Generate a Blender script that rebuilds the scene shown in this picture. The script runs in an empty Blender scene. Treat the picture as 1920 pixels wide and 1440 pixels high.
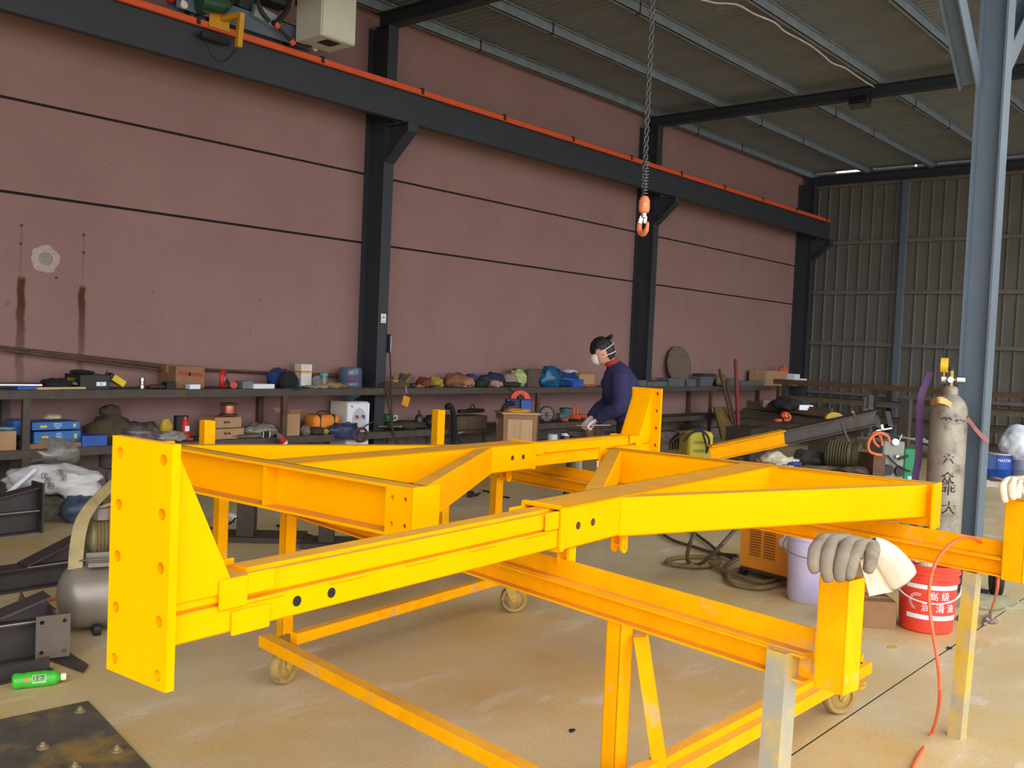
import bpy, bmesh, math, random
from mathutils import Vector, Matrix, Euler, noise as mnoise
C = bpy.context.scene.collection
S = bpy.context.scene
R_ = random.Random(7)
PI = math.pi

# ------------------------------------------------------------------ camera, sky, light, exposure
FOC = 1808.6                      # focal length in pixels of a 1920 px wide frame
CAMH = 1.55
AX = (Vector((.65229, -.75676, .04286)), Vector((-.00077, -.05720, -.99836)), Vector((.75797, .65118, -.03789)))
cd = bpy.data.cameras.new('camera'); cam = bpy.data.objects.new('camera', cd); C.objects.link(cam)
cd.sensor_width = 36; cd.lens = FOC / 1920 * 36; cd.clip_start = .05; cd.clip_end = 200
m = Matrix((AX[0], -AX[1], -AX[2])).transposed().to_4x4(); m.translation = (0, 0, CAMH); cam.matrix_world = m
S.camera = cam
S.view_settings.view_transform = 'Standard'; S.view_settings.look = 'None'; S.view_settings.gamma = 1
S.view_settings.use_curve_mapping = False
S.view_settings.exposure = 0.42
w = bpy.data.worlds.new('sky'); S.world = w; w.use_nodes = True
bg = w.node_tree.nodes['Background']; bg.inputs[0].default_value = (.93, .96, 1, 1); bg.inputs[1].default_value = 2.35
sd = bpy.data.lights.new('sun', 'SUN'); sd.energy = 1.0; sd.angle = math.radians(60); sd.color = (1, .97, .93)
so = bpy.data.objects.new('sun', sd); C.objects.link(so); so.rotation_euler = Vector((1, 1, -.55)).to_track_quat('-Z', 'Y').to_euler()

# ------------------------------------------------------------------ measuring helpers (a sight line met with a real plane)
def ray(px, py):
    a, b = (px - 960) / FOC, (py - 720) / FOC
    return AX[0] * a + AX[1] * b + AX[2]
O = Vector((0, 0, CAMH))
def atz(px, py, z): d = ray(px, py); return O + d * ((z - CAMH) / d.z)
def aty(px, py, y): d = ray(px, py); return O + d * (y / d.y)
def atx(px, py, x): d = ray(px, py); return O + d * (x / d.x)
def atd(px, py, t): return O + ray(px, py) * t
def depth(p): return (Vector(p) - O).dot(AX[2])

# ------------------------------------------------------------------ materials
def srgb(c):
    return tuple((v / 255 / 12.92 if v / 255 <= .04045 else ((v / 255 + .055) / 1.055) ** 2.4) for v in c) + (1,)
MATS = {}
def M(name, c=(128, 128, 128), rough=.6, metal=0, var=.25, sc=6, c2=None, thr=None, sc2=None, bump=0, alpha=None, stretch=None, trans=0, ior=1.45, spec=None, dust=None):
    """one noise for tone, a second (c2/thr) for worn patches; all in object space"""
    if name in MATS: return MATS[name]
    mt = bpy.data.materials.new(name); mt.use_nodes = True; nt = mt.node_tree; N = nt.nodes; L = nt.links
    b = N['Principled BSDF']; b.inputs['Roughness'].default_value = rough; b.inputs['Metallic'].default_value = metal
    if spec is not None: b.inputs['Specular IOR Level'].default_value = spec
    if trans: b.inputs['Transmission Weight'].default_value = trans; b.inputs['IOR'].default_value = ior
    if alpha is not None: b.inputs['Alpha'].default_value = alpha
    co = N.new('ShaderNodeTexCoord'); src = co.outputs['Object']
    if stretch:
        mp = N.new('ShaderNodeMapping'); mp.inputs['Scale'].default_value = stretch; L.new(src, mp.inputs[0]); src = mp.outputs[0]
    n = N.new('ShaderNodeTexNoise'); n.inputs['Scale'].default_value = sc; n.inputs['Detail'].default_value = 6; n.inputs['Roughness'].default_value = .65; L.new(src, n.inputs['Vector'])
    base = Vector(srgb(c)[:3])
    r = N.new('ShaderNodeValToRGB'); r.color_ramp.elements[0].position = .3; r.color_ramp.elements[1].position = .7
    r.color_ramp.elements[0].color = tuple(base * (1 - var)) + (1,); r.color_ramp.elements[1].color = tuple(base * (1 + var * .5)) + (1,)
    L.new(n.outputs['Fac'], r.inputs[0]); out = r.outputs[0]
    if c2:
        n2 = N.new('ShaderNodeTexNoise'); n2.inputs['Scale'].default_value = sc2 or sc * .5; n2.inputs['Detail'].default_value = 8; n2.inputs['Roughness'].default_value = .7; L.new(src, n2.inputs['Vector'])
        r2 = N.new('ShaderNodeValToRGB'); r2.color_ramp.elements[0].position = thr or .5; r2.color_ramp.elements[1].position = (thr or .5) + .12
        L.new(n2.outputs['Fac'], r2.inputs[0])
        mx = N.new('ShaderNodeMix'); mx.data_type = 'RGBA'; L.new(r2.outputs[0], mx.inputs[0]); L.new(out, mx.inputs[6]); mx.inputs[7].default_value = srgb(c2); out = mx.outputs[2]
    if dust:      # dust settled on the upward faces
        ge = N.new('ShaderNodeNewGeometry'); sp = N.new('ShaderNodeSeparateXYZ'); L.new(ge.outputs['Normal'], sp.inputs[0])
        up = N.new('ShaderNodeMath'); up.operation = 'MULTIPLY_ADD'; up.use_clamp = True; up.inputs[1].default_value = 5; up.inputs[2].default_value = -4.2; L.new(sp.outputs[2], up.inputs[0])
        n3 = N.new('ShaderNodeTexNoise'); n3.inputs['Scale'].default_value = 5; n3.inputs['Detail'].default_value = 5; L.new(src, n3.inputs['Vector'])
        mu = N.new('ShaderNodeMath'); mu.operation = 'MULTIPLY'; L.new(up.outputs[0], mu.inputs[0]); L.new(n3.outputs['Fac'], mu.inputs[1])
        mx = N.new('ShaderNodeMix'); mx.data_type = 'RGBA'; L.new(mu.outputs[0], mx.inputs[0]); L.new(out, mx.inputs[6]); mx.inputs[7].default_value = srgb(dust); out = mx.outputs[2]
    L.new(out, b.inputs['Base Color'])
    if bump:
        bp = N.new('ShaderNodeBump'); bp.inputs['Strength'].default_value = bump; bp.inputs['Distance'].default_value = .01; L.new(n.outputs['Fac'], bp.inputs['Height']); L.new(bp.outputs[0], b.inputs['Normal'])
    MATS[name] = mt; return mt

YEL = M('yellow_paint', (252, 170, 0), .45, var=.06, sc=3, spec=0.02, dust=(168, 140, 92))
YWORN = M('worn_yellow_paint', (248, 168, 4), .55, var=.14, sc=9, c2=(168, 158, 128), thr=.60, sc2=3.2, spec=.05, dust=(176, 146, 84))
YGALV = M('galvanised_yellow_overspray', (206, 172, 62), .5, .1, var=.2, sc=6, c2=(160, 156, 142), thr=.46, sc2=2.4)
STEELP = M('blue_grey_steel_paint', (88, 101, 114), .5, var=.1, sc=4)
STEELD = M('dark_steel_paint', (46, 51, 58), .55, var=.15, sc=4)
RUST = M('raw_dark_steel', (74, 66, 62), .55, .35, var=.35, sc=8, c2=(98, 78, 60), thr=.58, sc2=5)
RUSTB = M('rusty_brown_steel', (92, 66, 48), .75, .1, var=.4, sc=14)
SHELF = M('dusty_shelf_steel', (80, 70, 63), .7, .1, var=.3, sc=9, c2=(92, 74, 58), thr=.6, sc2=4)
GALV = M('galvanised_purlin', (140, 152, 164), .45, .3, var=.25, sc=5)
CARD = M('brown_cardboard', (172, 134, 98), .85, var=.14, sc=7)
CARDD = M('old_cardboard', (142, 104, 72), .85, var=.2, sc=7)
WHITE = M('white_plastic', (228, 230, 238), .4, var=.05)
BLACK = M('black_rubber', (30, 30, 32), .6, var=.3, sc=12)
DARK = M('dark_void', (22, 18, 16), .9, var=.2)
CHROME = M('chrome_metal', (200, 200, 205), .22, .95, var=.1)
BRASS = M('dull_brass', (150, 130, 80), .4, .8, var=.2)
ORANGE = M('orange_plastic', (232, 110, 60), .5, var=.1)
RED = M('red_plastic', (198, 44, 36), .45, var=.12)
BLUE = M('blue_plastic', (36, 84, 168), .5, var=.15)
NAVY = M('navy_cloth', (40, 44, 84), .9, var=.25, sc=12, bump=.3)
BCLOTH = M('black_cloth', (28, 27, 30), .9, var=.3, sc=14, bump=.3)
INK = M('black_ink', (26, 26, 30), .7, var=.1)
WINK = M('white_print', (240, 236, 244), .6, var=.04)
DUST = M('dusty_clutter', (112, 100, 84), .85, var=.5, sc=18)
WOOD = M('pale_plywood', (196, 164, 122), .7, var=.14, sc=5, stretch=(1, 1, .15))
WOODD = M('reddish_wood_trim', (156, 112, 80), .7, var=.2, sc=6)

# ------------------------------------------------------------------ mesh helpers
class B:
    def __init__(s): s.bm = bmesh.new()
    def box(s, c, d, rot=None, bev=0, seg=1):
        g = bmesh.ops.create_cube(s.bm, size=1); vs = g['verts']
        for v in vs: v.co = Vector((v.co.x * d[0], v.co.y * d[1], v.co.z * d[2]))
        if bev:
            es = list({e for v in vs for e in v.link_edges})
            r = bmesh.ops.bevel(s.bm, geom=es, offset=bev, segments=seg, affect='EDGES', profile=.5)
            vs = list({v for f in r['faces'] for v in f.verts} | {v for v in vs if v.is_valid})
        mt = Matrix.Translation(Vector(c)) @ ((Euler(rot).to_matrix() if not isinstance(rot, Matrix) else rot).to_4x4() if rot else Matrix())
        for v in vs: v.co = mt @ v.co
        return s
    def b2(s, lo, hi, bev=0):
        lo, hi = Vector(lo), Vector(hi); return s.box((lo + hi) / 2, hi - lo, None, bev)
    def bar(s, p0, p1, w, h, up=(0, 0, 1), bev=0, off=(0, 0)):
        """rectangular bar along p0-p1, w sideways, h along up"""
        p0, p1 = Vector(p0), Vector(p1); d = (p1 - p0); L = d.length; d.normalize()
        sd = Vector(up).cross(d)
        if sd.length < 1e-5: sd = Vector((1, 0, 0)).cross(d)
        sd.normalize(); u = d.cross(sd)
        rot = Matrix((d, sd, u)).transposed()
        return s.box((p0 + p1) / 2 + sd * off[0] + u * off[1], (L, w, h), rot, bev)
    def cyl(s, p0, p1, r, r2=None, n=16, cap=True):
        p0, p1 = Vector(p0), Vector(p1); d = p1 - p0
        mt = Matrix.Translation((p0 + p1) / 2) @ d.to_track_quat('Z', 'Y').to_matrix().to_4x4()
        bmesh.ops.create_cone(s.bm, cap_ends=cap, segments=n, radius1=r, radius2=r if r2 is None else r2, depth=d.length, matrix=mt); return s
    def tube(s, pts, r, n=8, smooth=3):
        pts = [Vector(p) for p in pts]
        if smooth and len(pts) > 2: pts = spline(pts, smooth)
        rings = []; prev = None
        for i, p in enumerate(pts):
            t = (pts[min(i + 1, len(pts) - 1)] - pts[max(i - 1, 0)]).normalized()
            if prev is None: a = t.orthogonal().normalized()
            else:
                a = prev - t * prev.dot(t); a = a.normalized() if a.length > 1e-6 else t.orthogonal().normalized()
            prev = a; b = t.cross(a); rr = r[i * (len(r) - 1) // max(1, len(pts) - 1)] if isinstance(r, (list, tuple)) else r
            rings.append([s.bm.verts.new(p + (a * math.cos(2 * PI * k / n) + b * math.sin(2 * PI * k / n)) * rr) for k in range(n)])
        for a, b in zip(rings, rings[1:]):
            for k in range(n): s.bm.faces.new((a[k], a[(k + 1) % n], b[(k + 1) % n], b[k]))
        s.bm.faces.new(rings[0][::-1]); s.bm.faces.new(rings[-1]); return s
    def lathe(s, prof, c=(0, 0, 0), n=24, axis=None):
        """prof: (radius, height) list, about z (or axis) through c"""
        rot = Vector(axis).to_track_quat('Z', 'Y').to_matrix() if axis else Matrix.Identity(3)
        rings = []
        for r, z in prof:
            rings.append([s.bm.verts.new(Vector(c) + rot @ Vector((max(r, 1e-4) * math.cos(2 * PI * k / n), max(r, 1e-4) * math.sin(2 * PI * k / n), z))) for k in range(n)])
        for a, b in zip(rings, rings[1:]):
            for k in range(n): s.bm.faces.new((a[k], a[(k + 1) % n], b[(k + 1) % n], b[k]))
        s.bm.faces.new(rings[0][::-1]); s.bm.faces.new(rings[-1]); return s
    def prism(s, poly, ext):
        """polygon of 3-D points swept along ext"""
        a = [s.bm.verts.new(Vector(p)) for p in poly]; b = [s.bm.verts.new(Vector(p) + Vector(ext)) for p in poly]
        s.bm.faces.new(a[::-1]); s.bm.faces.new(b)
        for i in range(len(a)): j = (i + 1) % len(a); s.bm.faces.new((a[i], a[j], b[j], b[i]))
        return s
    def holed(s, o, ex, ey, ez, w, h, t, holes, n=14):
        """plate w x h (from corner o along ex, ey), thickness t along ez, real round holes (x, y, r)"""
        o, ex, ey, ez = map(Vector, (o, ex, ey, ez)); loops = []
        outer = [(0, 0), (w, 0), (w, h), (0, h)]
        loops.append(outer)
        for x, y, r in holes: loops.append([(x + r * math.cos(2 * PI * k / n), y + r * math.sin(2 * PI * k / n)) for k in range(n)])
        tops = []
        for lev in (0, t):
            es = []; vl = []
            for lp in loops:
                vs = [s.bm.verts.new(o + ex * x + ey * y + ez * lev) for x, y in lp]; vl.append(vs)
                es += [s.bm.edges.new((vs[i], vs[(i + 1) % len(vs)])) for i in range(len(vs))]
            bmesh.ops.triangle_fill(s.bm, edges=es, use_beauty=True, use_dissolve=False); tops.append(vl)
        for a, b in zip(*tops):
            for i in range(len(a)): j = (i + 1) % len(a); s.bm.faces.new((a[i], a[j], b[j], b[i]))
        return s
    def blob(s, c, d, seed=0, amp=.25, sc=2.2, sub=4, flat=None, rot=0):
        g = bmesh.ops.create_icosphere(s.bm, subdivisions=sub, radius=1); off = Vector((seed * 3.7, seed * 1.3, seed * 7.1)); mr = Matrix.Rotation(rot, 3, 'Z')
        for v in g['verts']:
            p = v.co.copy(); k = 1 + amp * mnoise.noise(p * sc + off) + amp * .5 * mnoise.noise(p * sc * 2.6 + off) + amp * .75 * (.22 - abs(mnoise.noise(p * sc * 2.1 + off * 2))) + amp * .5 * (.2 - abs(mnoise.noise(p * sc * 5.2 + off)))
            q = mr @ Vector((p.x * k * d[0] / 2, p.y * k * d[1] / 2, p.z * k * d[2] / 2))
            if flat is not None: q.z = max(q.z, -d[2] * flat)
            v.co = Vector(c) + q
        return s
    def build(s, name, mat, parent=None, world=True, smooth=False, label=None):
        bmesh.ops.recalc_face_normals(s.bm, faces=s.bm.faces)
        if world and parent is not None:
            mi = root_matrix(parent).inverted()
            bmesh.ops.transform(s.bm, matrix=mi, verts=s.bm.verts)
        me = bpy.data.meshes.new(name); s.bm.to_mesh(me); s.bm.free()
        if mat: me.materials.append(mat)
        if smooth:
            me.polygons.foreach_set('use_smooth', [True] * len(me.polygons))
            if smooth != 'all': me.set_sharp_from_angle(angle=math.radians(38))
        o = bpy.data.objects.new(name, me); C.objects.link(o)
        if parent is not None: o.parent = parent
        if label: o['label'] = label
        return o
def root_matrix(o):
    mt = Matrix()
    while o is not None: mt = Matrix.LocRotScale(o.location, o.rotation_euler, o.scale) @ mt; o = o.parent
    return mt
def spline(pts, k):
    out = []
    for i in range(len(pts) - 1):
        a, b, c, d = pts[max(i - 1, 0)], pts[i], pts[i + 1], pts[min(i + 2, len(pts) - 1)]
        for j in range(k):
            t = j / k; out.append(.5 * ((2 * b) + (c - a) * t + (2 * a - 5 * b + 4 * c - d) * t * t + (3 * b - a - 3 * c + d) * t ** 3))
    return out + [pts[-1]]
def thing(name, label, cat, loc=(0, 0, 0), rotz=0, group=None):
    o = bpy.data.objects.new(name, None); C.objects.link(o); o.empty_display_size = .1
    o.location = loc; o.rotation_euler = (0, 0, rotz); o['label'] = label; o['category'] = cat
    if group: o['group'] = group
    return o
def tag(o, label, cat, group=None):
    o['label'] = label; o['category'] = cat
    if group: o['group'] = group
    return o
def struct(o, label=None):
    o['kind'] = 'structure'
    if label: o['label'] = label
    return o
def single(b, name, mat, label, cat, base, group=None, smooth=False, rotz=0):
    """a thing that is one mesh, its origin at its base"""
    o = b.build(name, mat, None, smooth=smooth)
    mi = Matrix.LocRotScale(Vector(base), Euler((0, 0, rotz)), None)
    o.data.transform(mi.inverted()); o.location = base; o.rotation_euler = (0, 0, rotz)
    return tag(o, label, cat, group)
def copy_tree(o, parent=None):
    c = o.copy(); C.objects.link(c)
    if parent is not None: c.parent = parent
    for ch in list(o.children): copy_tree(ch, c)
    return c
def text(s, size, mat, parent, mtx, name='lettering', ext=.0008, bendr=None, font=None):
    """flat lettering; mtx places the text plane (x right, y up) in world space; bendr wraps it round a cylinder"""
    cu = bpy.data.curves.new('t', 'FONT'); cu.body = s; cu.size = size; cu.extrude = ext; cu.align_x = 'CENTER'; cu.align_y = 'CENTER'; cu.resolution_u = 2
    to = bpy.data.objects.new('t', cu); C.objects.link(to); bpy.context.view_layer.update()
    me = bpy.data.meshes.new_from_object(to.evaluated_get(bpy.context.evaluated_depsgraph_get())); bpy.data.objects.remove(to); bpy.data.curves.remove(cu)
    if bendr:
        for v in me.vertices:
            a = v.co.x / bendr; r = bendr + v.co.z; v.co = Vector((math.sin(a) * r, v.co.y, math.cos(a) * r - bendr))
    me.transform(mtx if parent is None else root_matrix(parent).inverted() @ mtx)
    me.name = name; me.materials.clear(); me.materials.append(mat)
    o = bpy.data.objects.new(name, me); C.objects.link(o)
    if parent is not None: o.parent = parent
    return o
def plane_mtx(c, right, up):
    r = Vector(right).normalized(); u = Vector(up); u = (u - r * u.dot(r)).normalized(); n = r.cross(u)
    mt = Matrix((r, u, n)).transposed().to_4x4(); mt.translation = Vector(c); return mt

# ================================================================== THE SHELL
WY, EX, RZ = 8.8, 19.6, 5.47     # wall plane, end wall plane, roof sheet
# floor: concrete with dust, joints cut by real gaps
def floor_mat():
    mt = bpy.data.materials.new('dusty_concrete'); mt.use_nodes = True; nt = mt.node_tree; N = nt.nodes; L = nt.links
    b = N['Principled BSDF']; b.inputs['Roughness'].default_value = .5
    co = N.new('ShaderNodeTexCoord')
    def nz(sc, det, ro=.6, st=None):
        n = N.new('ShaderNodeTexNoise'); n.inputs['Scale'].default_value = sc; n.inputs['Detail'].default_value = det; n.inputs['Roughness'].default_value = ro
        if st:
            mp = N.new('ShaderNodeMapping'); mp.inputs['Scale'].default_value = st; mp.inputs['Rotation'].default_value = (0, 0, .5); L.new(co.outputs['Object'], mp.inputs[0]); L.new(mp.outputs[0], n.inputs[0])
        else: L.new(co.outputs['Object'], n.inputs[0])
        return n
    def ramp(n, p0, c0, p1, c1):
        r = N.new('ShaderNodeValToRGB'); r.color_ramp.elements[0].position = p0; r.color_ramp.elements[1].position = p1
        r.color_ramp.elements[0].color = c0; r.color_ramp.elements[1].color = c1; L.new(n.outputs['Fac'], r.inputs[0]); return r
    def mix(f, a, bb, typ='MIX'):
        m_ = N.new('ShaderNodeMix'); m_.data_type = 'RGBA'; m_.blend_type = typ
        (L.new(f, m_.inputs[0]) if not isinstance(f, float) else setattr(m_.inputs[0], 'default_value', f)); L.new(a, m_.inputs[6]); L.new(bb, m_.inputs[7]); return m_.outputs[2]
    base = ramp(nz(1.3, 8, .65), .3, srgb((186, 168, 132)), .7, srgb((208, 192, 154)))
    tan = ramp(nz(.9, 6, .7), .40, (0, 0, 0, 1), .64, (1, 1, 1, 1)); tc = N.new('ShaderNodeRGB'); tc.outputs[0].default_value = srgb((196, 166, 104))
    o1 = mix(tan.outputs[0], base.outputs[0], tc.outputs[0])
    pale = ramp(nz(1.1, 7, .7, (1, 3.2, 1)), .56, (0, 0, 0, 1), .72, (.8, .8, .8, 1)); pc = N.new('ShaderNodeRGB'); pc.outputs[0].default_value = srgb((220, 214, 200))
    o2 = mix(pale.outputs[0], o1, pc.outputs[0])
    fine = ramp(nz(70, 4, .7), .3, (.82, .82, .82, 1), .7, (1.08, 1.08, 1.08, 1))
    o3 = mix(1.0, o2, fine.outputs[0], 'MULTIPLY')
    L.new(o3, b.inputs['Base Color'])
    rr = ramp(nz(2.2, 5), .3, (.38, .38, .38, 1), .7, (.62, .62, .62, 1)); L.new(rr.outputs[0], b.inputs['Roughness'])
    return mt
FLOOR = floor_mat()
JX0 = atz(1640, 1310, 0)   # the saw-cut joint runs along x
jy = JX0.y
f = B()
f.b2((-14, -14, -.12), (26, jy - .006, 0)); f.b2((-14, jy + .006, -.12), (26, 12, 0)); f.b2((-14, jy - .006, -.12), (26, jy + .006, -.018))
struct(f.build('floor', FLOOR), 'dusty tan concrete workshop floor with a saw-cut joint')
DARKG = M('joint_sealant', (58, 50, 46), .9)
tr = B(); tr.b2((-14, jy - .006, -.018), (26, jy + .006, -.004)); struct(tr.build('trim_1', DARKG), 'dark sealant in the floor joint')

# pink rendered slab wall with two real open joints
def pink_mat():
    mt = bpy.data.materials.new('pink_render'); mt.use_nodes = True; nt = mt.node_tree; N = nt.nodes; L = nt.links
    b = N['Principled BSDF']; b.inputs['Roughness'].default_value = .9
    co = N.new('ShaderNodeTexCoord'); ge = N.new('ShaderNodeNewGeometry'); pos = ge.outputs['Position']
    n = N.new('ShaderNodeTexNoise'); n.inputs['Scale'].default_value = .9; n.inputs['Detail'].default_value = 9; n.inputs['Roughness'].default_value = .7; L.new(pos, n.inputs[0])
    r = N.new('ShaderNodeValToRGB'); r.color_ramp.elements[0].position = .3; r.color_ramp.elements[1].position = .7
    r.color_ramp.elements[0].color = srgb((136, 103, 98)); r.color_ramp.elements[1].color = srgb((148, 115, 110)); L.new(n.outputs['Fac'], r.inputs[0]); out = r.outputs[0]
    sp = N.new('ShaderNodeTexNoise'); sp.inputs['Scale'].default_value = 9; sp.inputs['Detail'].default_value = 3; L.new(pos, sp.inputs[0])
    rs = N.new('ShaderNodeValToRGB'); rs.color_ramp.elements[0].position = .70; rs.color_ramp.elements[1].position = .78; rs.color_ramp.elements[1].color = (.45, .45, .45, 1); L.new(sp.outputs['Fac'], rs.inputs[0])
    sep = N.new('ShaderNodeSeparateXYZ'); L.new(pos, sep.inputs[0])
    wob = N.new('ShaderNodeTexNoise'); wob.inputs['Scale'].default_value = 5; L.new(pos, wob.inputs[0])
    def math_(op, a, bb=None, clamp=False):
        m_ = N.new('ShaderNodeMath'); m_.operation = op; m_.use_clamp = clamp
        for i, v in enumerate((a, bb)):
            if v is None: continue
            if isinstance(v, (int, float)): m_.inputs[i].default_value = v
            else: L.new(v, m_.inputs[i])
        return m_.outputs[0]
    def mixc(fac, a, c):
        m_ = N.new('ShaderNodeMix'); m_.data_type = 'RGBA'; L.new(fac, m_.inputs[0]); L.new(a, m_.inputs[6]); m_.inputs[7].default_value = srgb(c); return m_.outputs[2]
    out = mixc(rs.outputs[0], out, (92, 70, 66))
    def streak(x0, ztop, zbot, half, c, soft=.012, fade=.5):
        xs = math_('ABSOLUTE', math_('SUBTRACT', math_('ADD', sep.outputs[0], math_('MULTIPLY', math_('SUBTRACT', wob.outputs['Fac'], .5), .05)), x0))
        ax = math_('DIVIDE', math_('SUBTRACT', half, xs), soft, True)
        t1 = math_('DIVIDE', math_('SUBTRACT', ztop, sep.outputs[2]), .04, True)
        t2 = math_('DIVIDE', math_('SUBTRACT', sep.outputs[2], zbot), fade, True)
        return math_('MULTIPLY', math_('MULTIPLY', ax, t1), t2), c
    for st in (streak(3.60, 2.0, .75, .045, (74, 42, 22), .02, 1.0), streak(4.14, 1.96, .8, .04, (72, 40, 20), .02, 1.0),
               streak(3.59, 2.45, 1.95, .012, (98, 78, 76), .02, .1), streak(4.138, 2.45, 1.95, .012, (96, 76, 74), .02, .1)):
        out = mixc(st[0], out, st[1])
    L.new(out, b.inputs['Base Color'])
    bp = N.new('ShaderNodeBump'); bp.inputs['Strength'].default_value = .25; bp.inputs['Distance'].default_value = .01; L.new(sp.outputs['Fac'], bp.inputs['Height']); L.new(bp.outputs[0], b.inputs['Normal'])
    return mt
PINK = pink_mat()
wl = B(); wl.b2((-3, WY + .05, 0), (EX + .2, WY + .25, 5.6)); wl = struct(wl.build('wall_left', M('grey_mortar', (112, 100, 94), .95, var=.25, sc=12)), 'pink rendered wall of stacked precast slabs')
bays = [(-3, 1.5), (1.5, 7.5), (7.5, 13.2), (13.2, EX)]
rows = [(.42, 2.69), (2.715, 3.49), (3.515, 5.46)]
for z_ in (2.69, 3.49): jb = B(); jb.b2((-3, WY + .022, z_ - .001), (EX, WY + .05, z_ + .026)); jb.build('joint_seal', DARK, wl)
HX, HZ = 3.80, 2.16
for bx in bays:
    for rz in rows:
        p = B()
        if bx[0] == 1.5 and rz[0] == .42:
            p.holed((bx[0], WY, rz[0]), (1, 0, 0), (0, 0, 1), (0, 1, 0), bx[1] - bx[0] - .004, rz[1] - rz[0], .12, [(HX - bx[0], HZ - rz[0], .062)], 18)
        else: p.b2((bx[0], WY, rz[0]), (bx[1] - .004, WY + .12, rz[1]))
        p.build('panel', PINK, wl)
STONE = M('rough_foundation_stone', (120, 106, 100), .95, var=.3, sc=5, bump=.6)
smesh = []
for k in range(5):
    b_ = B(); b_.blob((0, 0, 0), (1.34, .9, 1.30), 20 + k, .16, 1.4, 3); g = b_.bm
    for v in g.verts: v.co = Vector([max(-.5, min(.5, c_)) for c_ in v.co])
    o = b_.build('stone', STONE, wl, smooth=True); smesh.append(o)
first = True; ki = 0
for row, (z0, z1) in enumerate(((0, .22), (.22, .43))):
    x = 2.0 + row * .2
    while x < EX - .3:
        L_ = R_.uniform(.32, .62) * (1 if x < 9 else 1.8)
        if ki < 5: o = smesh[ki]
        else: o = smesh[ki % 5].copy(); C.objects.link(o)
        o.location = (x + L_ / 2, WY + .06, (z0 + z1) / 2); o.scale = (L_ * .97, .2 + R_.uniform(-.03, .05), (z1 - z0) * .96)
        ki += 1; x += L_
# chipped plaster round the pipe hole in the wall: a ragged thin crust with a ring-shaped outline
cr = B(); ring = []
for k in range(26):
    a = 2 * PI * k / 26; r0 = .062; r1 = .125 + .035 * mnoise.noise(Vector((math.cos(a) * 2, math.sin(a) * 2, 3)))
    ring.append([Vector((HX + math.cos(a) * r, WY - d, HZ + math.sin(a) * r * .95)) for r, d in ((r0, .001), (r0, .008), (r1 * .8, .006), (r1, .001))])
vv = [[cr.bm.verts.new(p) for p in q] for q in ring]
for i in range(26):
    for j in range(3): cr.bm.faces.new((vv[i][j], vv[(i + 1) % 26][j], vv[(i + 1) % 26][j + 1], vv[i][j + 1]))
cr.build('hole_rim', M('chipped_plaster', (176, 158, 152), .95, var=.2, sc=30), wl, smooth=True)
hb = B(); hb.lathe([(.062, 0), (.062, .118)], (HX, WY + .001, HZ), 20, (0, 1, 0)); hb.build('hole_lining', M('hole_concrete', (150, 138, 130), .95, var=.3, sc=20), wl)
for (x, z) in ((3.59, 2.43), (3.585, 2.27), (4.138, 2.41), (4.14, 2.25), (3.9, 2.0)):
    a_ = B(); a_.cyl((x, WY - .012, z), (x, WY + .01, z), .012, n=8); a_.build('anchor_bolt', RUSTB, wl)

# end wall: corrugated sheets on girts
CLAD = M('grey_beige_cladding', (104, 101, 94), .55, .15, var=.14, sc=2)
we = B(); we.b2((EX + .06, -14, 0), (EX + .2, WY + .3, 5.455))
for (a_, b_) in ((-14, 6.6), (6.68, 6.8), (6.84, 7.45), (8.28, WY + .3)): we.b2((EX + .06, a_, 5.45), (EX + .2, b_, 5.75))
we = struct(we.build('wall_back', M('cladding_back', (90, 88, 84), .8)), 'corrugated grey metal end wall')
def sheet(w_, h_, pitch, rib, deep):
    b_ = B(); prof = []; x = 0
    while x < w_ - 1e-6:
        prof += [(x, 0), (x + pitch - rib, 0), (x + pitch - rib * .72, deep), (x + pitch - rib * .28, deep)]
        for q in (.3, .55): prof.insert(-2, (x + (pitch - rib) * q + 0, 0)) if False else None
        x += pitch
    prof.append((w_, 0))
    lo = [b_.bm.verts.new((x, -y, 0)) for x, y in prof]; hi = [b_.bm.verts.new((x, -y, h_)) for x, y in prof]
    for i in range(len(lo) - 1): b_.bm.faces.new((lo[i], lo[i + 1], hi[i + 1], hi[i]))
    return b_
# sheets run down the y axis of the end wall
n0 = None; y = WY - .05; k = 0
while y > -13:
    if n0 is None:
        b_ = sheet(.92, 5.45, .23, .045, .028); n0 = b_.build('cladding_sheet', CLAD, we, world=False); o = n0
    else: o = n0.copy(); C.objects.link(o)
    o.location = (EX, y, 0); o.rotation_euler = (0, 0, -PI / 2); y -= .922
GIRT = M('brown_grey_girt', (112, 100, 96), .7, .1, var=.2)
for z in (.9, 1.92, 2.97, 3.99, 5.17):
    g = B(); g.b2((EX - .10, -13, z - .035), (EX - .03, WY - .2, z + .035)); g.build('girt', GIRT, we)
for yy in (6.72, 4.2, 1.6, -1):
    g = B(); g.b2((EX - .16, yy - .055, 0), (EX - .10, yy + .055, 5.25)); g.build('wall_post', STEELP, we)
for (y0, y1, z) in ((8.25, 7.45, 5.462), (6.75, 6.71, 5.452), (6.6, 6.5, 5.452), (6.17, 6.13, 5.455), (4.6, 4.56, 5.44)):
    pass
# eave beam over the end wall
eb = B(); eb.b2((EX - .3, -13, 5.2), (EX - .12, WY - .3, 5.36)); struct(eb.build('trim_2', STEELD), 'dark eave beam along the end wall')

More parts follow.
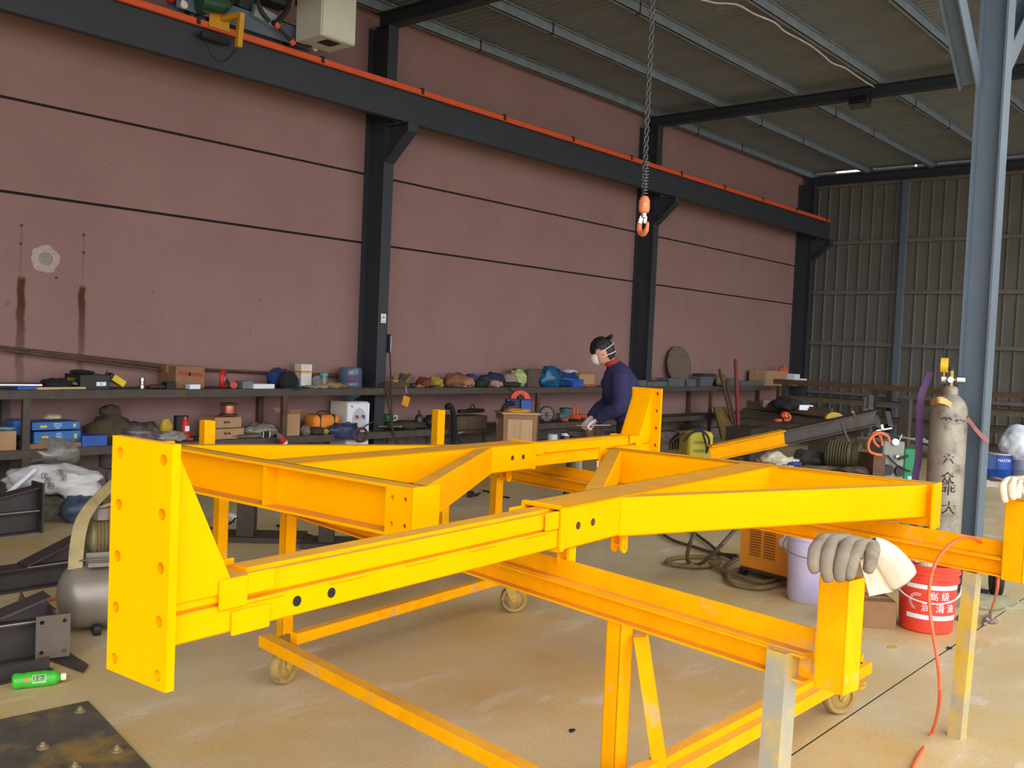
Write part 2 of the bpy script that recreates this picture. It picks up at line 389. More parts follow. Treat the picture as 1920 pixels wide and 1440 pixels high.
# roof: ribbed sheets, purlins, rafters
roof = B(); roof.b2((-3.0, -.6, RZ + .06), (EX - .06, 8.95, RZ + .1))
roof = struct(roof.build('ceiling', M('roof_back', (120, 116, 108), .8)), 'grey corrugated metal roof seen from below')
RSHEET = M('roof_sheet_underside', (130, 134, 138), .6, .1, var=.2, sc=1.2, c2=(150, 154, 156), thr=.6, sc2=2.6)
x = -3.0; r0 = None
while x < EX - .92:
    if r0 is None:
        b_ = sheet(.9, 9.5, .1125, .05, .028); r0 = b_.build('roof_sheet', RSHEET, roof, world=False); o = r0
    else: o = r0.copy(); C.objects.link(o)
    o.location = (x, 8.9, RZ + .03 + (.004 if int(x * 10) % 2 else 0)); o.rotation_euler = (PI / 2, 0, 0); x += .902
# purlins run along x
for i, yy in enumerate((8.62, 7.44, 6.2, 5.0, 3.8, 2.6, 1.4, .2)):
    b_ = B(); b_.b2((-2.6, yy - .03, 5.33), (EX, yy + .03, 5.338)); b_.b2((-2.6, yy - .03, 5.33), (EX, yy - .022, RZ)); b_.b2((-2.6, yy - .03, RZ - .03), (EX, yy + .03, RZ - .022))
    b_.b2((-2.6, yy + .024, 5.33), (EX, yy + .03, 5.35))
    b_.build('purlin', GALV, roof)
for yy in (8.62, 7.44, 6.2, 5.0):
    for xx in (9.1, 14.6, 16.2):
        b_ = B(); b_.b2((xx - .012, yy - .036, 5.324), (xx + .012, yy + .032, 5.46)); b_.build('purlin_splice', STEELD, roof)
def ibeam(b_, p0, p1, wd, h, tf=.012, tw=.01, up=(0, 0, 1)):
    p0, p1 = Vector(p0), Vector(p1)
    b_.bar(p0, p1, tw, h - 2 * tf, up); b_.bar(p0, p1, wd, tf, up, off=(0, h / 2 - tf / 2)); b_.bar(p0, p1, wd, tf, up, off=(0, -h / 2 + tf / 2)); return b_
for xx in (1.5, 7.5, 13.22, 19.3):
    b_ = B(); ibeam(b_, (xx, 8.7, 5.25), (xx, -.5, 5.25), .15, .15 if xx > 8 else .17); b_.build('rafter', STEELD, roof)
# wall columns with crane corbels
cn = 0
LAB = {1.5: 'dark steel wall column beyond the left edge', 7.495: 'dark steel wall column behind the water dispenser, warning sign on its face', 13.205: 'dark steel wall column behind the worker and hanging hook', 19.2: 'dark steel corner column at the corrugated wall'}
for xx in (1.5, 7.495, 13.205, 19.2):
    t = thing('steel_column', LAB[xx], 'column', (xx, 8.62, 0))
    b_ = B(); ibeam(b_, (xx, 8.62, 0), (xx, 8.62, 5.18), .15, .34, .014, .012, up=(0, 1, 0)); b_.build('column_shaft', STEELD, t)
    b_ = B(); b_.b2((xx - .11, 8.40, 0), (xx + .11, 8.8, .02)); b_.build('base_plate', STEELD, t)
    b_ = B()   # bracket: top plate, web, sloped lower flange
    b_.b2((xx - .075, 8.06, 4.015), (xx + .075, 8.46, 4.03)); b_.prism([(xx - .006, 8.45, 4.015), (xx - .006, 8.08, 4.015), (xx - .006, 8.08, 3.93), (xx - .006, 8.45, 3.62)], (.012, 0, 0))
    b_.bar((xx, 8.075, 3.93), (xx, 8.45, 3.61), .15, .014, up=(0, .6, .8)); b_.b2((xx - .075, 8.068, 3.925), (xx + .075, 8.08, 4.02))
    b_.build('crane_bracket', STEELD, t)
# unseen gable wall behind the viewer, added to hold back light from that side
wr = B(); wr.b2((-3.2, 3.2, 0), (-3.0, 8.8, RZ)); struct(wr.build('wall_unseen', M('cladding_inside', (120, 118, 112), .8)), 'unseen wall behind the viewer, added to hold back the light')
# crane beam with orange conductor rail
ct = thing('crane_runway_beam', 'dark steel crane runway beam along the pink wall with orange conductor rail', 'beam', (8, 8.2, 4.03))
b_ = B(); ibeam(b_, (-2.6, 8.2, 4.22), (19.35, 8.2, 4.22), .09, .36, .012, .05); b_.build('beam_body', STEELD, ct)
b_ = B(); b_.b2((-2.6, 8.17, 4.40), (19.3, 8.23, 4.43)); b_.build('crane_rail', STEELD, ct)
b_ = B(); b_.b2((-2.6, 8.105, 4.372), (19.2, 8.15, 4.436), .008); b_.build('conductor_rail', M('orange_conductor', (214, 86, 44), .5, var=.08), ct, label='orange conductor rail')
for k in range(12):
    xx = 3.4 + k * 1.42; b_ = B(); b_.b2((xx - .02, 8.10, 4.38), (xx + .02, 8.18, 4.45)); b_.build('rail_clip', BLACK, ct)

# near column on the open side
t = thing('steel_column', 'large blue-grey H column at the right, bright outer flange, strapped gas cylinder beside it', 'column', (7.05, 1.92, 0))
b_ = B(); ibeam(b_, (7.05, 1.895, 0), (7.05, 1.895, 5.18), .16, .18, .014, .012, up=(0, 1, 0)); b_.build('column_shaft', STEELP, t)
b_ = B(); b_.b2((6.9, 1.75, 0), (7.2, 2.06, .02)); b_.build('base_plate', STEELP, t)
a0 = atd(1828, 160, 6.42)
b_ = B(); ibeam(b_, (6.98, 2.02, 3.46), (6.15, 2.06, 4.35), .14, .12, .01, .01, up=(0, 1, 0)); b_.build('knee_brace', STEELP, t)
b_ = B(); ibeam(b_, (7.12, 1.92, 3.5), (7.95, 1.92, 4.3), .14, .12, .01, .01, up=(0, 1, 0)); b_.build('knee_brace', STEELP, t)
rt = thing('crane_runway_beam', 'steel crane runway beam above the right column', 'beam', (8, 1.98, 4.35))
b_ = B(); ibeam(b_, (-2.6, 1.98, 4.5), (19.3, 1.98, 4.5), .12, .3, .012, .01); b_.build('beam_body', STEELP, rt)

# ================================================================== THE YELLOW OUTRIGGER FRAMES
HOLE = M('hole_shade', (70, 48, 20), .9)
def rounded_box(b_, lo, hi, r): b_.b2(lo, hi, r); return b_
def outrigger(label, loc, rotz, ext, cross, v0, v1, zt=1.03):
    """local frame: u runs from the sleeve mouth (0) to the crosshead (cross), the inner beam slides out to -ext; v across"""
    t = thing('outrigger_frame', label, 'steel frame', loc, rotz, None)
    W = .158; zb = zt - .145; e = ext; mid = W / 2
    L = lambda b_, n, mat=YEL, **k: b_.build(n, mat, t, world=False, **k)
    # outer sleeve: hollow square tube
    b_ = B()
    for lo, hi in (((0, 0, zb), (cross, .009, zt)), ((0, W - .009, zb), (cross, W, zt)), ((0, 0, zt - .009), (cross, W, zt)), ((0, 0, zb), (cross, W, zb + .009))): b_.b2(lo, hi, .003)
    L(b_, 'sleeve')
    b_ = B()
    for lo, hi in (((0, -.006, zb - .006), (.022, .004, zt + .006)), ((0, W - .004, zb - .006), (.022, W + .006, zt + .006)), ((0, -.006, zt - .004), (.022, W + .006, zt + .006)), ((0, -.006, zb - .006), (.022, W + .006, zb + .004))): b_.b2(lo, hi, .0035)
    L(b_, 'sleeve_collar')
    for u in (.11, .205):
        for vv, s_ in ((0, -1), (W, 1)):
            b_ = B(); b_.cyl((u, vv + s_ * .0012, zb + .073), (u, vv - s_ * .004, zb + .073), .0135, n=14); L(b_, 'pin_hole', HOLE)  # solid dark disc, painted as the shade inside the hole
    # inner telescoping beam: upper channel, lower channel set a little proud, ribs and runs of weld
    z0 = zb + .010
    b_ = B(); b_.b2((-e, .016, z0 + .062), (.35, W - .016, zt - .018), .010); L(b_, 'inner_beam_upper')
    b_ = B(); b_.b2((-e, .010, z0), (.35, W - .010, z0 + .0625), .004); L(b_, 'inner_beam_lower')
    b_ = B(); b_.b2((-e + .22, mid - .030, zt - .02), (.2, mid + .030, zt - .010), .002); L(b_, 'wear_strip')
    for vv in (.0085, W - .0085):
        b_ = B()
        for k in range(5):
            u0 = -e + .17 + k * (e - .25) / 4.4
            b_.bar((u0, vv, z0 + .060), (u0 + .13, vv, z0 + .060), .008, .008, bev=.0025)
        L(b_, 'weld_run')['kind'] = 'stuff'
    b_ = B()
    for k in range(6):
        u0 = -e + .22 + k * (e - .25) / 5.4
        for vv in (mid - .032, mid + .032): b_.bar((u0, vv, zt - .017), (u0 + .1, vv, zt - .017), .006, .006, bev=.002)
    L(b_, 'weld_run')['kind'] = 'stuff'
    for u in (-e + .34, -e + .45):
        for vv, s_ in ((.010, -1), (W - .010, 1)):
            b_ = B(); b_.cyl((u, vv + s_ * .002, z0 + .034), (u, vv - s_ * .01, z0 + .034), .0125, n=16); L(b_, 'pin_hole', DARK)  # dark disc on the face, its colour stands for shade in the bore
    # wear pads near the end plate and by the sleeve mouth
    for vv, s_ in ((.010, -1), (W - .010, 1)):
        for (u0, u1, a, c_) in ((-e + .115, -e + .19, .055, .122), (-e + .19, -e + .265, .078, .126), (-e + .15, -e + .255, -.008, .046), (-.08, -.006, .066, .124)):
            b_ = B(); b_.b2((u0, min(vv, vv + s_ * .008), z0 + a), (u1, max(vv, vv + s_ * .008), z0 + c_), .002); L(b_, 'wear_pad')
    # end plate with ten real holes, box gusset
    pz0, pz1, pv0, pv1 = zt - .222, zt + .292, -.006, .212
    hs = []
    for k in range(5):
        for vv in (.03, pv1 - pv0 - .03): hs.append((vv, .03 + .0 + k * (pz1 - pz0 - .065) / 4, .0125))
    b_ = B(); b_.holed((-e, pv0, pz0), (0, 1, 0), (0, 0, 1), (-1, 0, 0), pv1 - pv0, pz1 - pz0, .02, hs, 16); L(b_, 'end_plate')
    for vv in (.010, W - .020):
        b_ = B(); b_.prism([(-e, vv, pz1 - .01), (-e + .15, vv, zt - .02), (-e + .15, vv, zt - .045), (-e, vv, zt - .045)], (0, .01, 0)); L(b_, 'gusset')
    b_ = B(); b_.bar((-e, mid, pz1 - .012), (-e + .15, mid, zt - .018), W - .045, .010, up=(.6, 0, .8)); L(b_, 'gusset_cover')
    # crosshead: channel open outwards, middle stiffener, end plates with holes
    hz0 = zt - .188; D = .085
    b_ = B(); b_.b2((cross, v0, hz0), (cross + .010, v1, zt)); b_.b2((cross, v0, zt - .011), (cross + D, v1, zt)); b_.b2((cross, v0, hz0), (cross + D, v1, hz0 + .011)); L(b_, 'crosshead')
    b_ = B(); b_.b2((cross + .01, mid - .006, hz0 + .01), (cross + D - .006, mid + .006, zt - .01)); L(b_, 'stiffener')
    for va, s_ in ((v0, 1), (v1, -1)):
        b_ = B(); b_.b2((cross - .05, min(va, va - s_ * .014), hz0 - .012), (cross + D + .005, max(va, va - s_ * .014), zt + .004), .004); L(b_, 'end_cap')
        vb = va + s_ * .135
        b_ = B(); b_.holed((cross + D - .01, min(va, vb), hz0 + .011), (0, 1, 0), (0, 0, 1), (1, 0, 0), .135, .166, .010, [(.035, .035, .009), (.10, .035, .009), (.035, .132, .009), (.10, .132, .009)], 12); L(b_, 'bolting_plate')
    # two box-section braces from the sleeve to the crosshead ends
    for va, s_ in ((v0, -1), (v1, 1)):
        side = 0 if s_ < 0 else W
        p0 = Vector((.40, side - s_ * .03, 0)); p1 = Vector((cross + .004, va - s_ * .055, 0))
        b_ = B(); b_.bar(p0 + Vector((0, 0, (zt + zb) / 2 - .004)), p1 + Vector((0, 0, (zt + zb) / 2 - .004)), .075, .142, bev=.006); L(b_, 'brace')
    # lugs with a pin under the sleeve
    for u in (.10, .46):
        for vv in (.012, .050):
            b_ = B(); pts = [(u - .02, vv, zb), (u - .02, vv, zb - .055)] + [(u + .001 - .021 * math.cos(q * PI / 6), vv, zb - .055 - .021 * math.sin(q * PI / 6)) for q in range(7)] + [(u + .022, vv, zb)]
            b_.prism(pts, (0, .010, 0)); L(b_, 'lug')
        b_ = B(); b_.cyl((u, .004, zb - .05), (u, .068, zb - .05), .008, n=10); L(b_, 'lug_pin')
    return t
y4 = math.radians(4.5); y2 = math.radians(2.5)
outrigger('nearer yellow telescopic outrigger frame, its tall holed end plate at the left front', (2.51, 1.92, 0), y4, 1.455, 1.85, -.74, .93)
off = Vector((-math.sin(y2), math.cos(y2), 0)) * .158
outrigger('farther yellow telescopic outrigger frame, its end plate standing before the worker', Vector((4.127, 3.353, 0)) + off, PI + y2, 1.27, 1.69, -.77, .935)

# ================================================================== THE ROLLING STAND UNDER THEM
st = thing('rolling_stand', 'yellow welded rolling stand on casters carrying both outrigger frames', 'stand', (3.5, 2.6, 0))
def rail(a, b_end):
    a, b_end = Vector(a), Vector(b_end); d = (b_end - a).normalized(); n = Vector((-d.y, d.x, 0)); n = n if n.x < 0 else -n     # n points to the left viewer side
    q = B()
    q.bar(a + Vector((0, 0, .7385)) - n * .0, b_end + Vector((0, 0, .7385)), .007, .073)
    for z, wd in ((.772, .045), (.703, .040)): q.bar(a + n * (wd / 2 - .003) + Vector((0, 0, z)), b_end + n * (wd / 2 - .003) + Vector((0, 0, z)), wd, .007)
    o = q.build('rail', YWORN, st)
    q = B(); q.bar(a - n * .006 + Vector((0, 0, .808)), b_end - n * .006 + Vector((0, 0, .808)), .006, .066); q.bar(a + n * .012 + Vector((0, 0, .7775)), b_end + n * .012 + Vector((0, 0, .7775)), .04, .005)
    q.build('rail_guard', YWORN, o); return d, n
RA = (Vector((2.452, 1.02, 0)), Vector((2.98, 4.74, 0))); RB_ = (Vector((4.312, .99, 0)), Vector((4.80, 4.76, 0)))
d1, n1 = rail(*RA); d2, n2 = rail(*RB_)
def on(r, y): a, b_ = r; k = (y - a.y) / (b_.y - a.y); return a.lerp(b_, k)
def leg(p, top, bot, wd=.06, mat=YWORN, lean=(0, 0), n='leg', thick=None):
    q = B(); p = Vector(p); a = math.atan2(-d1.x, d1.y)
    t_ = .0035; hw = wd / 2
    P0 = p + Vector((0, 0, top)); P1 = p + Vector((lean[0], lean[1], bot))
    for ox, oy, w_, h_ in ((hw - t_ / 2, 0, t_, wd), (-hw + t_ / 2, 0, t_, wd), (0, hw - t_ / 2, wd, t_), (0, -hw + t_ / 2, wd, t_)):
        u = Vector((math.cos(a), math.sin(a), 0)); v = Vector((-math.sin(a), math.cos(a), 0)); o_ = u * ox + v * oy
        q.bar(P0 + o_, P1 + o_, w_, h_, up=tuple(v))
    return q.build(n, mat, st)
# legs of the left rail, then of the right rail
leg(on(RA, 1.70) + Vector((.01, 0, 0)), .70, .0); leg(on(RA, 1.085) + n1 * .036, .775, .0, mat=YGALV, lean=(-.035, .0))
leg(on(RA, 3.85), .70, .0); leg(on(RA, 4.6), .70, .0)
leg(on(RB_, 1.115) + n2 * .034, .70, .0, mat=YGALV, lean=(-.01, .02), wd=.055); leg(on(RB_, 4.15), .70, .0); leg(on(RB_, 4.7), .70, .0)
# stop posts at the four rail ends
for r, n_, y_, z0, z1 in ((RA, n1, .94, .71, 1.0), (RB_, n2, .955, .695, 1.02), (RA, n1, 4.78, .7, 1.07), (RB_, n2, 4.78, .7, 1.09)):
    p = on(r, y_); leg(p + n_ * .012, z1, z0, .082 if y_ < 2 else .066, n='stop_post')
# lower frame
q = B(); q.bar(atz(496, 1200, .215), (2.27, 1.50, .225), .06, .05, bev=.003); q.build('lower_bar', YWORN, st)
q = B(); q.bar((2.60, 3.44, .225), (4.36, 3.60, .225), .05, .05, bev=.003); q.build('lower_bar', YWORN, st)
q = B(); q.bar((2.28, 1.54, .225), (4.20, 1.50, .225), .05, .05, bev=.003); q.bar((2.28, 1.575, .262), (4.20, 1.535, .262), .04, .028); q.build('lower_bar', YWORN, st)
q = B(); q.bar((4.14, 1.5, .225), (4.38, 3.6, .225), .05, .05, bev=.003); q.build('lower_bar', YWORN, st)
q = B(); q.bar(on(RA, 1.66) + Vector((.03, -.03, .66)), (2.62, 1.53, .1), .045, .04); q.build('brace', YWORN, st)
CW = M('yellow_dusted_rubber', (168, 138, 74), .75, var=.3, sc=18, c2=(112, 98, 76), thr=.54)
CF = M('yellow_dusted_caster_steel', (190, 156, 74), .6, .2, var=.25, sc=16)
def caster(x, y, z, rot):
    ct = B(); u = Vector((math.cos(rot), math.sin(rot), 0)); v = Vector((-math.sin(rot), math.cos(rot), 0)); c_ = Vector((x, y, .08))
    top = c_ - u * .03 + Vector((0, 0, z - .08))
    ct.bar(top - u * .05 - Vector((0, 0, .004)), top + u * .05 - Vector((0, 0, .004)), .1, .008); ct.cyl(top - Vector((0, 0, .03)), top - Vector((0, 0, .008)), .036, n=14)
    for s_ in (-1, 1):
        o_ = v * s_ * .032
        ct.prism([top + o_ - u * .035 + Vector((0, 0, -.028)), top + o_ + u * .04 + Vector((0, 0, -.028)), c_ + o_ + u * .020 + Vector((0, 0, 0)), c_ + o_ + Vector((0, 0, -.020)), c_ + o_ - u * .018], v * .005)
    ct.cyl(c_ - v * .042, c_ + v * .042, .009, n=8)
    ca = ct.build('caster', CF, st)
    wb = B(); wb.lathe([(.030, -.026), (.054, -.014), (.056, -.024), (.072, -.024), (.080, -.012), (.080, .012), (.072, .024), (.056, .024), (.054, .014), (.030, .026)], c_, 28, tuple(v)); wb.build('wheel', CW, ca, smooth=True)
    return ca
caster(2.61, 3.52, .2, 3.4); caster(4.29, 3.60, .2, 5.4); caster(4.16, 1.60, .2, 2.6); caster(2.31, 1.56, .2, 3.0)

# ================================================================== THINGS ROUND THE STAND, NEAR TO FAR
TOW = lambda p: (O - Vector(p)).normalized()          # towards the viewer's side of the room
IR = Vector((.6527, -.7573, 0)).normalized()          # a sideways direction in the room, parallel to the floor
TC = Vector((-.7573, -.6527, 0)).normalized()
def chain_skin(name, mat, nodes, edges, radii, parent=None, sub=2, root=0):
    """a smooth branching body grown from joints"""
    mi = root_matrix(parent).inverted() if parent is not None else Matrix()
    me = bpy.data.meshes.new(name); me.from_pydata([mi @ Vector(p) for p in nodes], edges, []); me.update()
    o = bpy.data.objects.new(name, me); C.objects.link(o)
    if parent is not None: o.parent = parent
    md = o.modifiers.new('skin', 'SKIN'); md.use_smooth_shade = True; md.branch_smoothing = .3
    for i, v in enumerate(me.skin_vertices[0].data):
        r = radii[i]; v.radius = r if isinstance(r, tuple) else (r, r); v.use_root = (i == root)
    sb = o.modifiers.new('sub', 'SUBSURF'); sb.levels = sub; sb.render_levels = sub
    bpy.context.view_layer.update()
    m2 = bpy.data.meshes.new_from_object(o.evaluated_get(bpy.context.evaluated_depsgraph_get()))
    o.modifiers.clear(); o.data = m2; m2.materials.clear(); m2.materials.append(mat); m2.name = name
    m2.polygons.foreach_set('use_smooth', [True] * len(m2.polygons))
    return o
GREYG = M('grimy_grey_glove', (136, 122, 104), .95, var=.3, sc=14, c2=(110, 98, 82), thr=.55, sc2=8, bump=.5)
CANV = M('off_white_canvas', (202, 192, 172), .95, var=.15, sc=9, c2=(172, 158, 134), thr=.6, sc2=4, bump=.3)
# grey work glove draped over the left stop post
t = thing('work_glove', 'grimy grey work glove with off-white cuff draped over the nearest yellow post', 'glove', atd(1575, 1060, 2.42))
D0 = 2.42
def G(px, py, d): return atd(px, py, d)
fing = [[(1545, 1012, 2.44), (1528, 1030, 2.37), (1524, 1058, 2.34), (1530, 1078, 2.34)],
        [(1560, 1014, 2.44), (1552, 1036, 2.355), (1548, 1068, 2.33), (1555, 1093, 2.33)],
        [(1590, 1018, 2.44), (1580, 1042, 2.355), (1572, 1072, 2.33), (1576, 1094, 2.335)],
        [(1612, 1022, 2.45), (1600, 1044, 2.37), (1594, 1070, 2.34), (1590, 1090, 2.345)]]
nodes = [G(1580, 1012, 2.46), G(1608, 1013, 2.46), G(1638, 1022, 2.46)]; edges = [(0, 1), (1, 2)]; rad = [(.030, .022), (.032, .022), (.028, .022)]
for fi, (fg, a) in enumerate(zip(fing, (0, 0, 1, 1))):
    n0 = len(nodes)
    for q, p in enumerate(fg): nodes.append(G(*p)); rad.append((.020, .018, .0165, .0145)[q])
    edges.append((a, n0)); edges += [(n0 + i, n0 + i + 1) for i in range(3)]
n0 = len(nodes); nodes += [G(1634, 1040, 2.41), G(1632, 1060, 2.39), G(1624, 1076, 2.385)]; rad += [.019, .017, .0145]; edges += [(2, n0), (n0, n0 + 1), (n0 + 1, n0 + 2)]
chain_skin('glove_hand', GREYG, nodes, edges, rad, t)
cu = B(); cpts = [(1630, 1022, 2.47, .026), (1652, 1034, 2.50, .036), (1672, 1058, 2.53, .045), (1690, 1086, 2.55, .050)]
ax = [G(*p[:3]) for p in cpts]; rr = [p[3] for p in cpts]
rings = []
for i, p in enumerate(ax):
    tn = (ax[min(i + 1, 3)] - ax[max(i - 1, 0)]).normalized(); a = TC - tn * TC.dot(tn); a.normalize(); b_ = tn.cross(a)
    rings.append([cu.bm.verts.new(p + (a * math.cos(2 * PI * k / 20) * .62 + b_ * math.sin(2 * PI * k / 20) * 1.0) * rr[i] * (1 + .06 * math.sin(k * 2.1 + i))) for k in range(20)])
for a, b_ in zip(rings, rings[1:]):
    for k in range(20): cu.bm.faces.new((a[k], a[(k + 1) % 20], b_[(k + 1) % 20], b_[k]))
o = cu.build('glove_cuff', CANV, t, smooth=True, label='off-white canvas cuff'); md = o.modifiers.new('s', 'SOLIDIFY'); md.thickness = .004; md = o.modifiers.new('ss', 'SUBSURF'); md.levels = 1; md.render_levels = 1
bl = B(); bl.prism([G(1612, 1050, 2.50), G(1650, 1036, 2.49), G(1690, 1092, 2.54), G(1672, 1110, 2.54), G(1630, 1118, 2.51)], TC * -.006); bl.build('glove_lining', CANV, t, label='off-white canvas lining')
# pale glove hanging on the right stop post
t = thing('work_glove', 'pale dusty work glove hanging over the post at the right edge', 'glove', atd(1900, 920, 3.78))
nodes = [G(1905, 899, 3.94), G(1930, 902, 3.94)]; edges = [(0, 1)]; rad = [(.036, .022), (.036, .022)]
for fg, a in (([(1888, 902, 3.92), (1880, 912, 3.83), (1882, 930, 3.81), (1886, 943, 3.81)], 0), ([(1900, 902, 3.92), (1896, 912, 3.82), (1898, 928, 3.80), (1902, 939, 3.80)], 0), ([(1914, 904, 3.92), (1910, 914, 3.82), (1908, 926, 3.80), (1910, 936, 3.80)], 1), ([(1930, 904, 3.92), (1924, 912, 3.82), (1922, 922, 3.80), (1924, 930, 3.80)], 1)):
    n0 = len(nodes); nodes += [G(*p) for p in fg]; rad += [.018, .017, .015, .013]; edges += [(a, n0)] + [(n0 + i, n0 + i + 1) for i in range(3)]
n0 = len(nodes); nodes += [G(1948, 908, 3.9), G(1954, 920, 3.86)]; rad += [.018, .014]; edges += [(1, n0), (n0, n0 + 1)]
chain_skin('glove_hand', M('pale_glove', (222, 208, 182), .95, var=.25, sc=16, c2=(176, 152, 120), thr=.56, sc2=10, bump=.4), nodes, edges, rad, t)

# red lubricant bucket
bk = atz(1752, 1186, 0) + Vector((.06, .07, 0)); bk.z = 0
t = thing('bucket', 'red plastic lubricant bucket with white bands and Chinese lettering', 'bucket', bk)
h_ = .395; RB0, RT0 = .148, .168
REDB = M('bucket_red', (226, 66, 48), .4, var=.06, sc=5)
b_ = B(); b_.lathe([(0, .004), (RB0 - .01, 0), (RB0, .01), (RB0 + .013, h_ * .72), (RB0 + .013, h_ * .74), (RT0 + .004, h_ * .75), (RT0 + .004, h_ * .79), (RT0 - .004, h_ * .80), (RT0 - .004, h_ * .87), (RT0 + .008, h_ * .875), (RT0 + .008, h_ * .91), (RT0, h_ * .915), (RT0 + .004, h_), (RT0 - .006, h_), (RT0 - .012, h_ * .85), (RB0 - .012, .02), (0, .016)], bk, 40); b_.build('bucket_body', REDB, t, smooth=True)
vd = Vector((bk.x, bk.y, 0)).normalized(); vl = Vector((-vd.y, vd.x, 0))     # away and left as seen from the front
def rad_at(z): return RB0 + .013 * z / (h_ * .72)
def band(z0, z1, a0, a1, n=24, parent=t, mat=WINK, nm='white_band'):
    q = B(); r_ = []
    for k in range(n + 1):
        a = a0 + (a1 - a0) * k / n; dr = (-vd * math.cos(a) - vl * math.sin(a))
        r_.append([q.bm.verts.new(bk + dr * (rad_at(z) + .0012) + Vector((0, 0, z))) for z in (z0, z1)])
    for a, c_ in zip(r_, r_[1:]): q.bm.faces.new((a[0], c_[0], c_[1], a[1]))
    return q.build(nm, mat, parent)
band(.262, .288, -.75, 1.3); band(.085, .112, -.75, 1.3)
def btext(s, size, a, z):
    dr = -vd * math.cos(a) - vl * math.sin(a); rt = Vector((-dr.y, dr.x, 0))
    text(s, size, WINK, t, plane_mtx(bk + dr * (rad_at(z) + .001) + Vector((0, 0, z)), rt, (0, 0, 1)), bendr=rad_at(z))
for ch, a, z in (('高', .22, .222), ('级', .66, .222), ('润', -.02, .152), ('滑', .48, .152), ('油', .92, .152)): btext(ch, .055, a, z)
for r1 in (.050, .040):   # the printed double arc left of the words
    q = B(); rr_ = []
    for k in range(19):
        th = PI * .38 + PI * 1.02 * k / 18
        row = []
        for r2 in (r1, r1 - .004):
            ax_ = math.cos(th) * r2; az = math.sin(th) * r2; a = -.32 + ax_ / .152; z = .185 + az
            dr = -vd * math.cos(a) - vl * math.sin(a); row.append(q.bm.verts.new(bk + dr * (rad_at(z) + .0013) + Vector((0, 0, z))))
        rr_.append(row)
    for a, c_ in zip(rr_, rr_[1:]): q.bm.faces.new((a[0], c_[0], c_[1], a[1]))
    q.build('printed_arc', WINK, t)
hp = []
for k in range(13):
    a = -1.45 + 2.95 * k / 12; dr = -vd * math.cos(a) - vl * math.sin(a); z = .30 - .098 * math.sin(PI * k / 12) ** .7 - .02 * (k / 12); hp.append(bk + dr * (RT0 + .012 + .014 * math.sin(PI * k / 12)) + Vector((0, 0, z)))
b_ = B(); b_.tube(hp, .0045, 6, 2); b_.build('bail_handle', WHITE, t, smooth=True)
q = B(); q.cyl(bk + Vector((.02, .02, h_ - .05)), bk + Vector((.03, .03, h_ + .025)), .055, n=20); single(q, 'paint_tin', M('dusty_white_tin', (206, 196, 190), .5, var=.15), 'dusty white tin standing in the red bucket', 'tin', bk + Vector((.02, .02, h_ - .05)))
q = B(); q.blob(bk - vl * -.08 + Vector((0, 0, h_ + .005)), (.07, .06, .05), 4, .25, 2, 2); single(q, 'plastic_wrapper', M('lilac_film', (206, 176, 190), .3, var=.2), 'crumpled lilac plastic film in the red bucket', 'wrapper', bk + vl * .08 + Vector((0, 0, h_ - .02)), smooth=True)
# mauve bucket
p = atz(1530, 1132, 0) + Vector((.06, .08, 0)); p.z = 0
t = thing('bucket', 'pale lilac bucket half hidden behind the gloved post', 'bucket', p)
b_ = B(); b_.lathe([(0, .004), (.125, 0), (.132, .01), (.148, .40), (.155, .402), (.155, .43), (.148, .43), (.142, .40), (.12, .02), (0, .015)], p, 36); b_.build('bucket_body', M('lilac_plastic', (196, 190, 226), .4, var=.08), t, smooth=True)
q = B(); q.tube([p + vl * .150 + Vector((0, 0, .40)), p + vl * .165 - vd * .06 + Vector((0, 0, .33)), p - vd * .17 + Vector((0, 0, .30)), p - vl * .16 - vd * .06 + Vector((0, 0, .33)), p - vl * .15 + Vector((0, 0, .40))], .003, 6); q.build('bail_handle', CHROME, t)
# cardboard carton by the bucket
def carton(loc, d, rz, mat, label, name='carton', open_=False, tape=True, group=None, flap=True, tapemat=None):
    t = thing(name, label, 'box', loc, rz, group); w_, dp, h = d
    q = B()
    q.b2((-w_ / 2, -dp / 2, 0), (w_ / 2, dp / 2, h), .002); q.build('carton_body', mat, t, world=False)
    if flap and not open_:
        for s_ in (-1, 1):
            q = B(); q.b2((-w_ / 2, min(0.002 * s_, dp / 2 * s_), h), (w_ / 2, max(.002 * s_, dp / 2 * s_), h + .003)); q.build('flap', mat, t, world=False)
    if open_:
        for s_ in (-1, 1):
            q = B(); q.bar((0, s_ * dp / 2, h), (0, s_ * (dp / 2 + h * .25), h + h * .22), w_ * .96, .003, up=(0, -s_ * .6, .8)); q.build('flap', mat, t, world=False)
    if tape:
        q = B(); q.b2((-w_ / 2 - .0012, -.02, h * .7), (w_ / 2 + .0012, .02, h + .0045)); q.build('tape', tapemat or M('packing_tape', (184, 150, 104), .3, var=.1), t, world=False)
    return t
p = atz(1640, 1165, 0); 
t = carton(Vector((5.72, 2.09, 0)), (.33, .22, .155), -.9, CARDD, 'small brown carton lying between pink dustpan and red bucket')
q = B()
for k in (-.5, .5): q.cyl((-.166, -.01 + .06 * k, .11), (-.1655, -.01 + .06 * k, .11), .012, n=12)
q.build('printed_mark', INK, t, world=False)
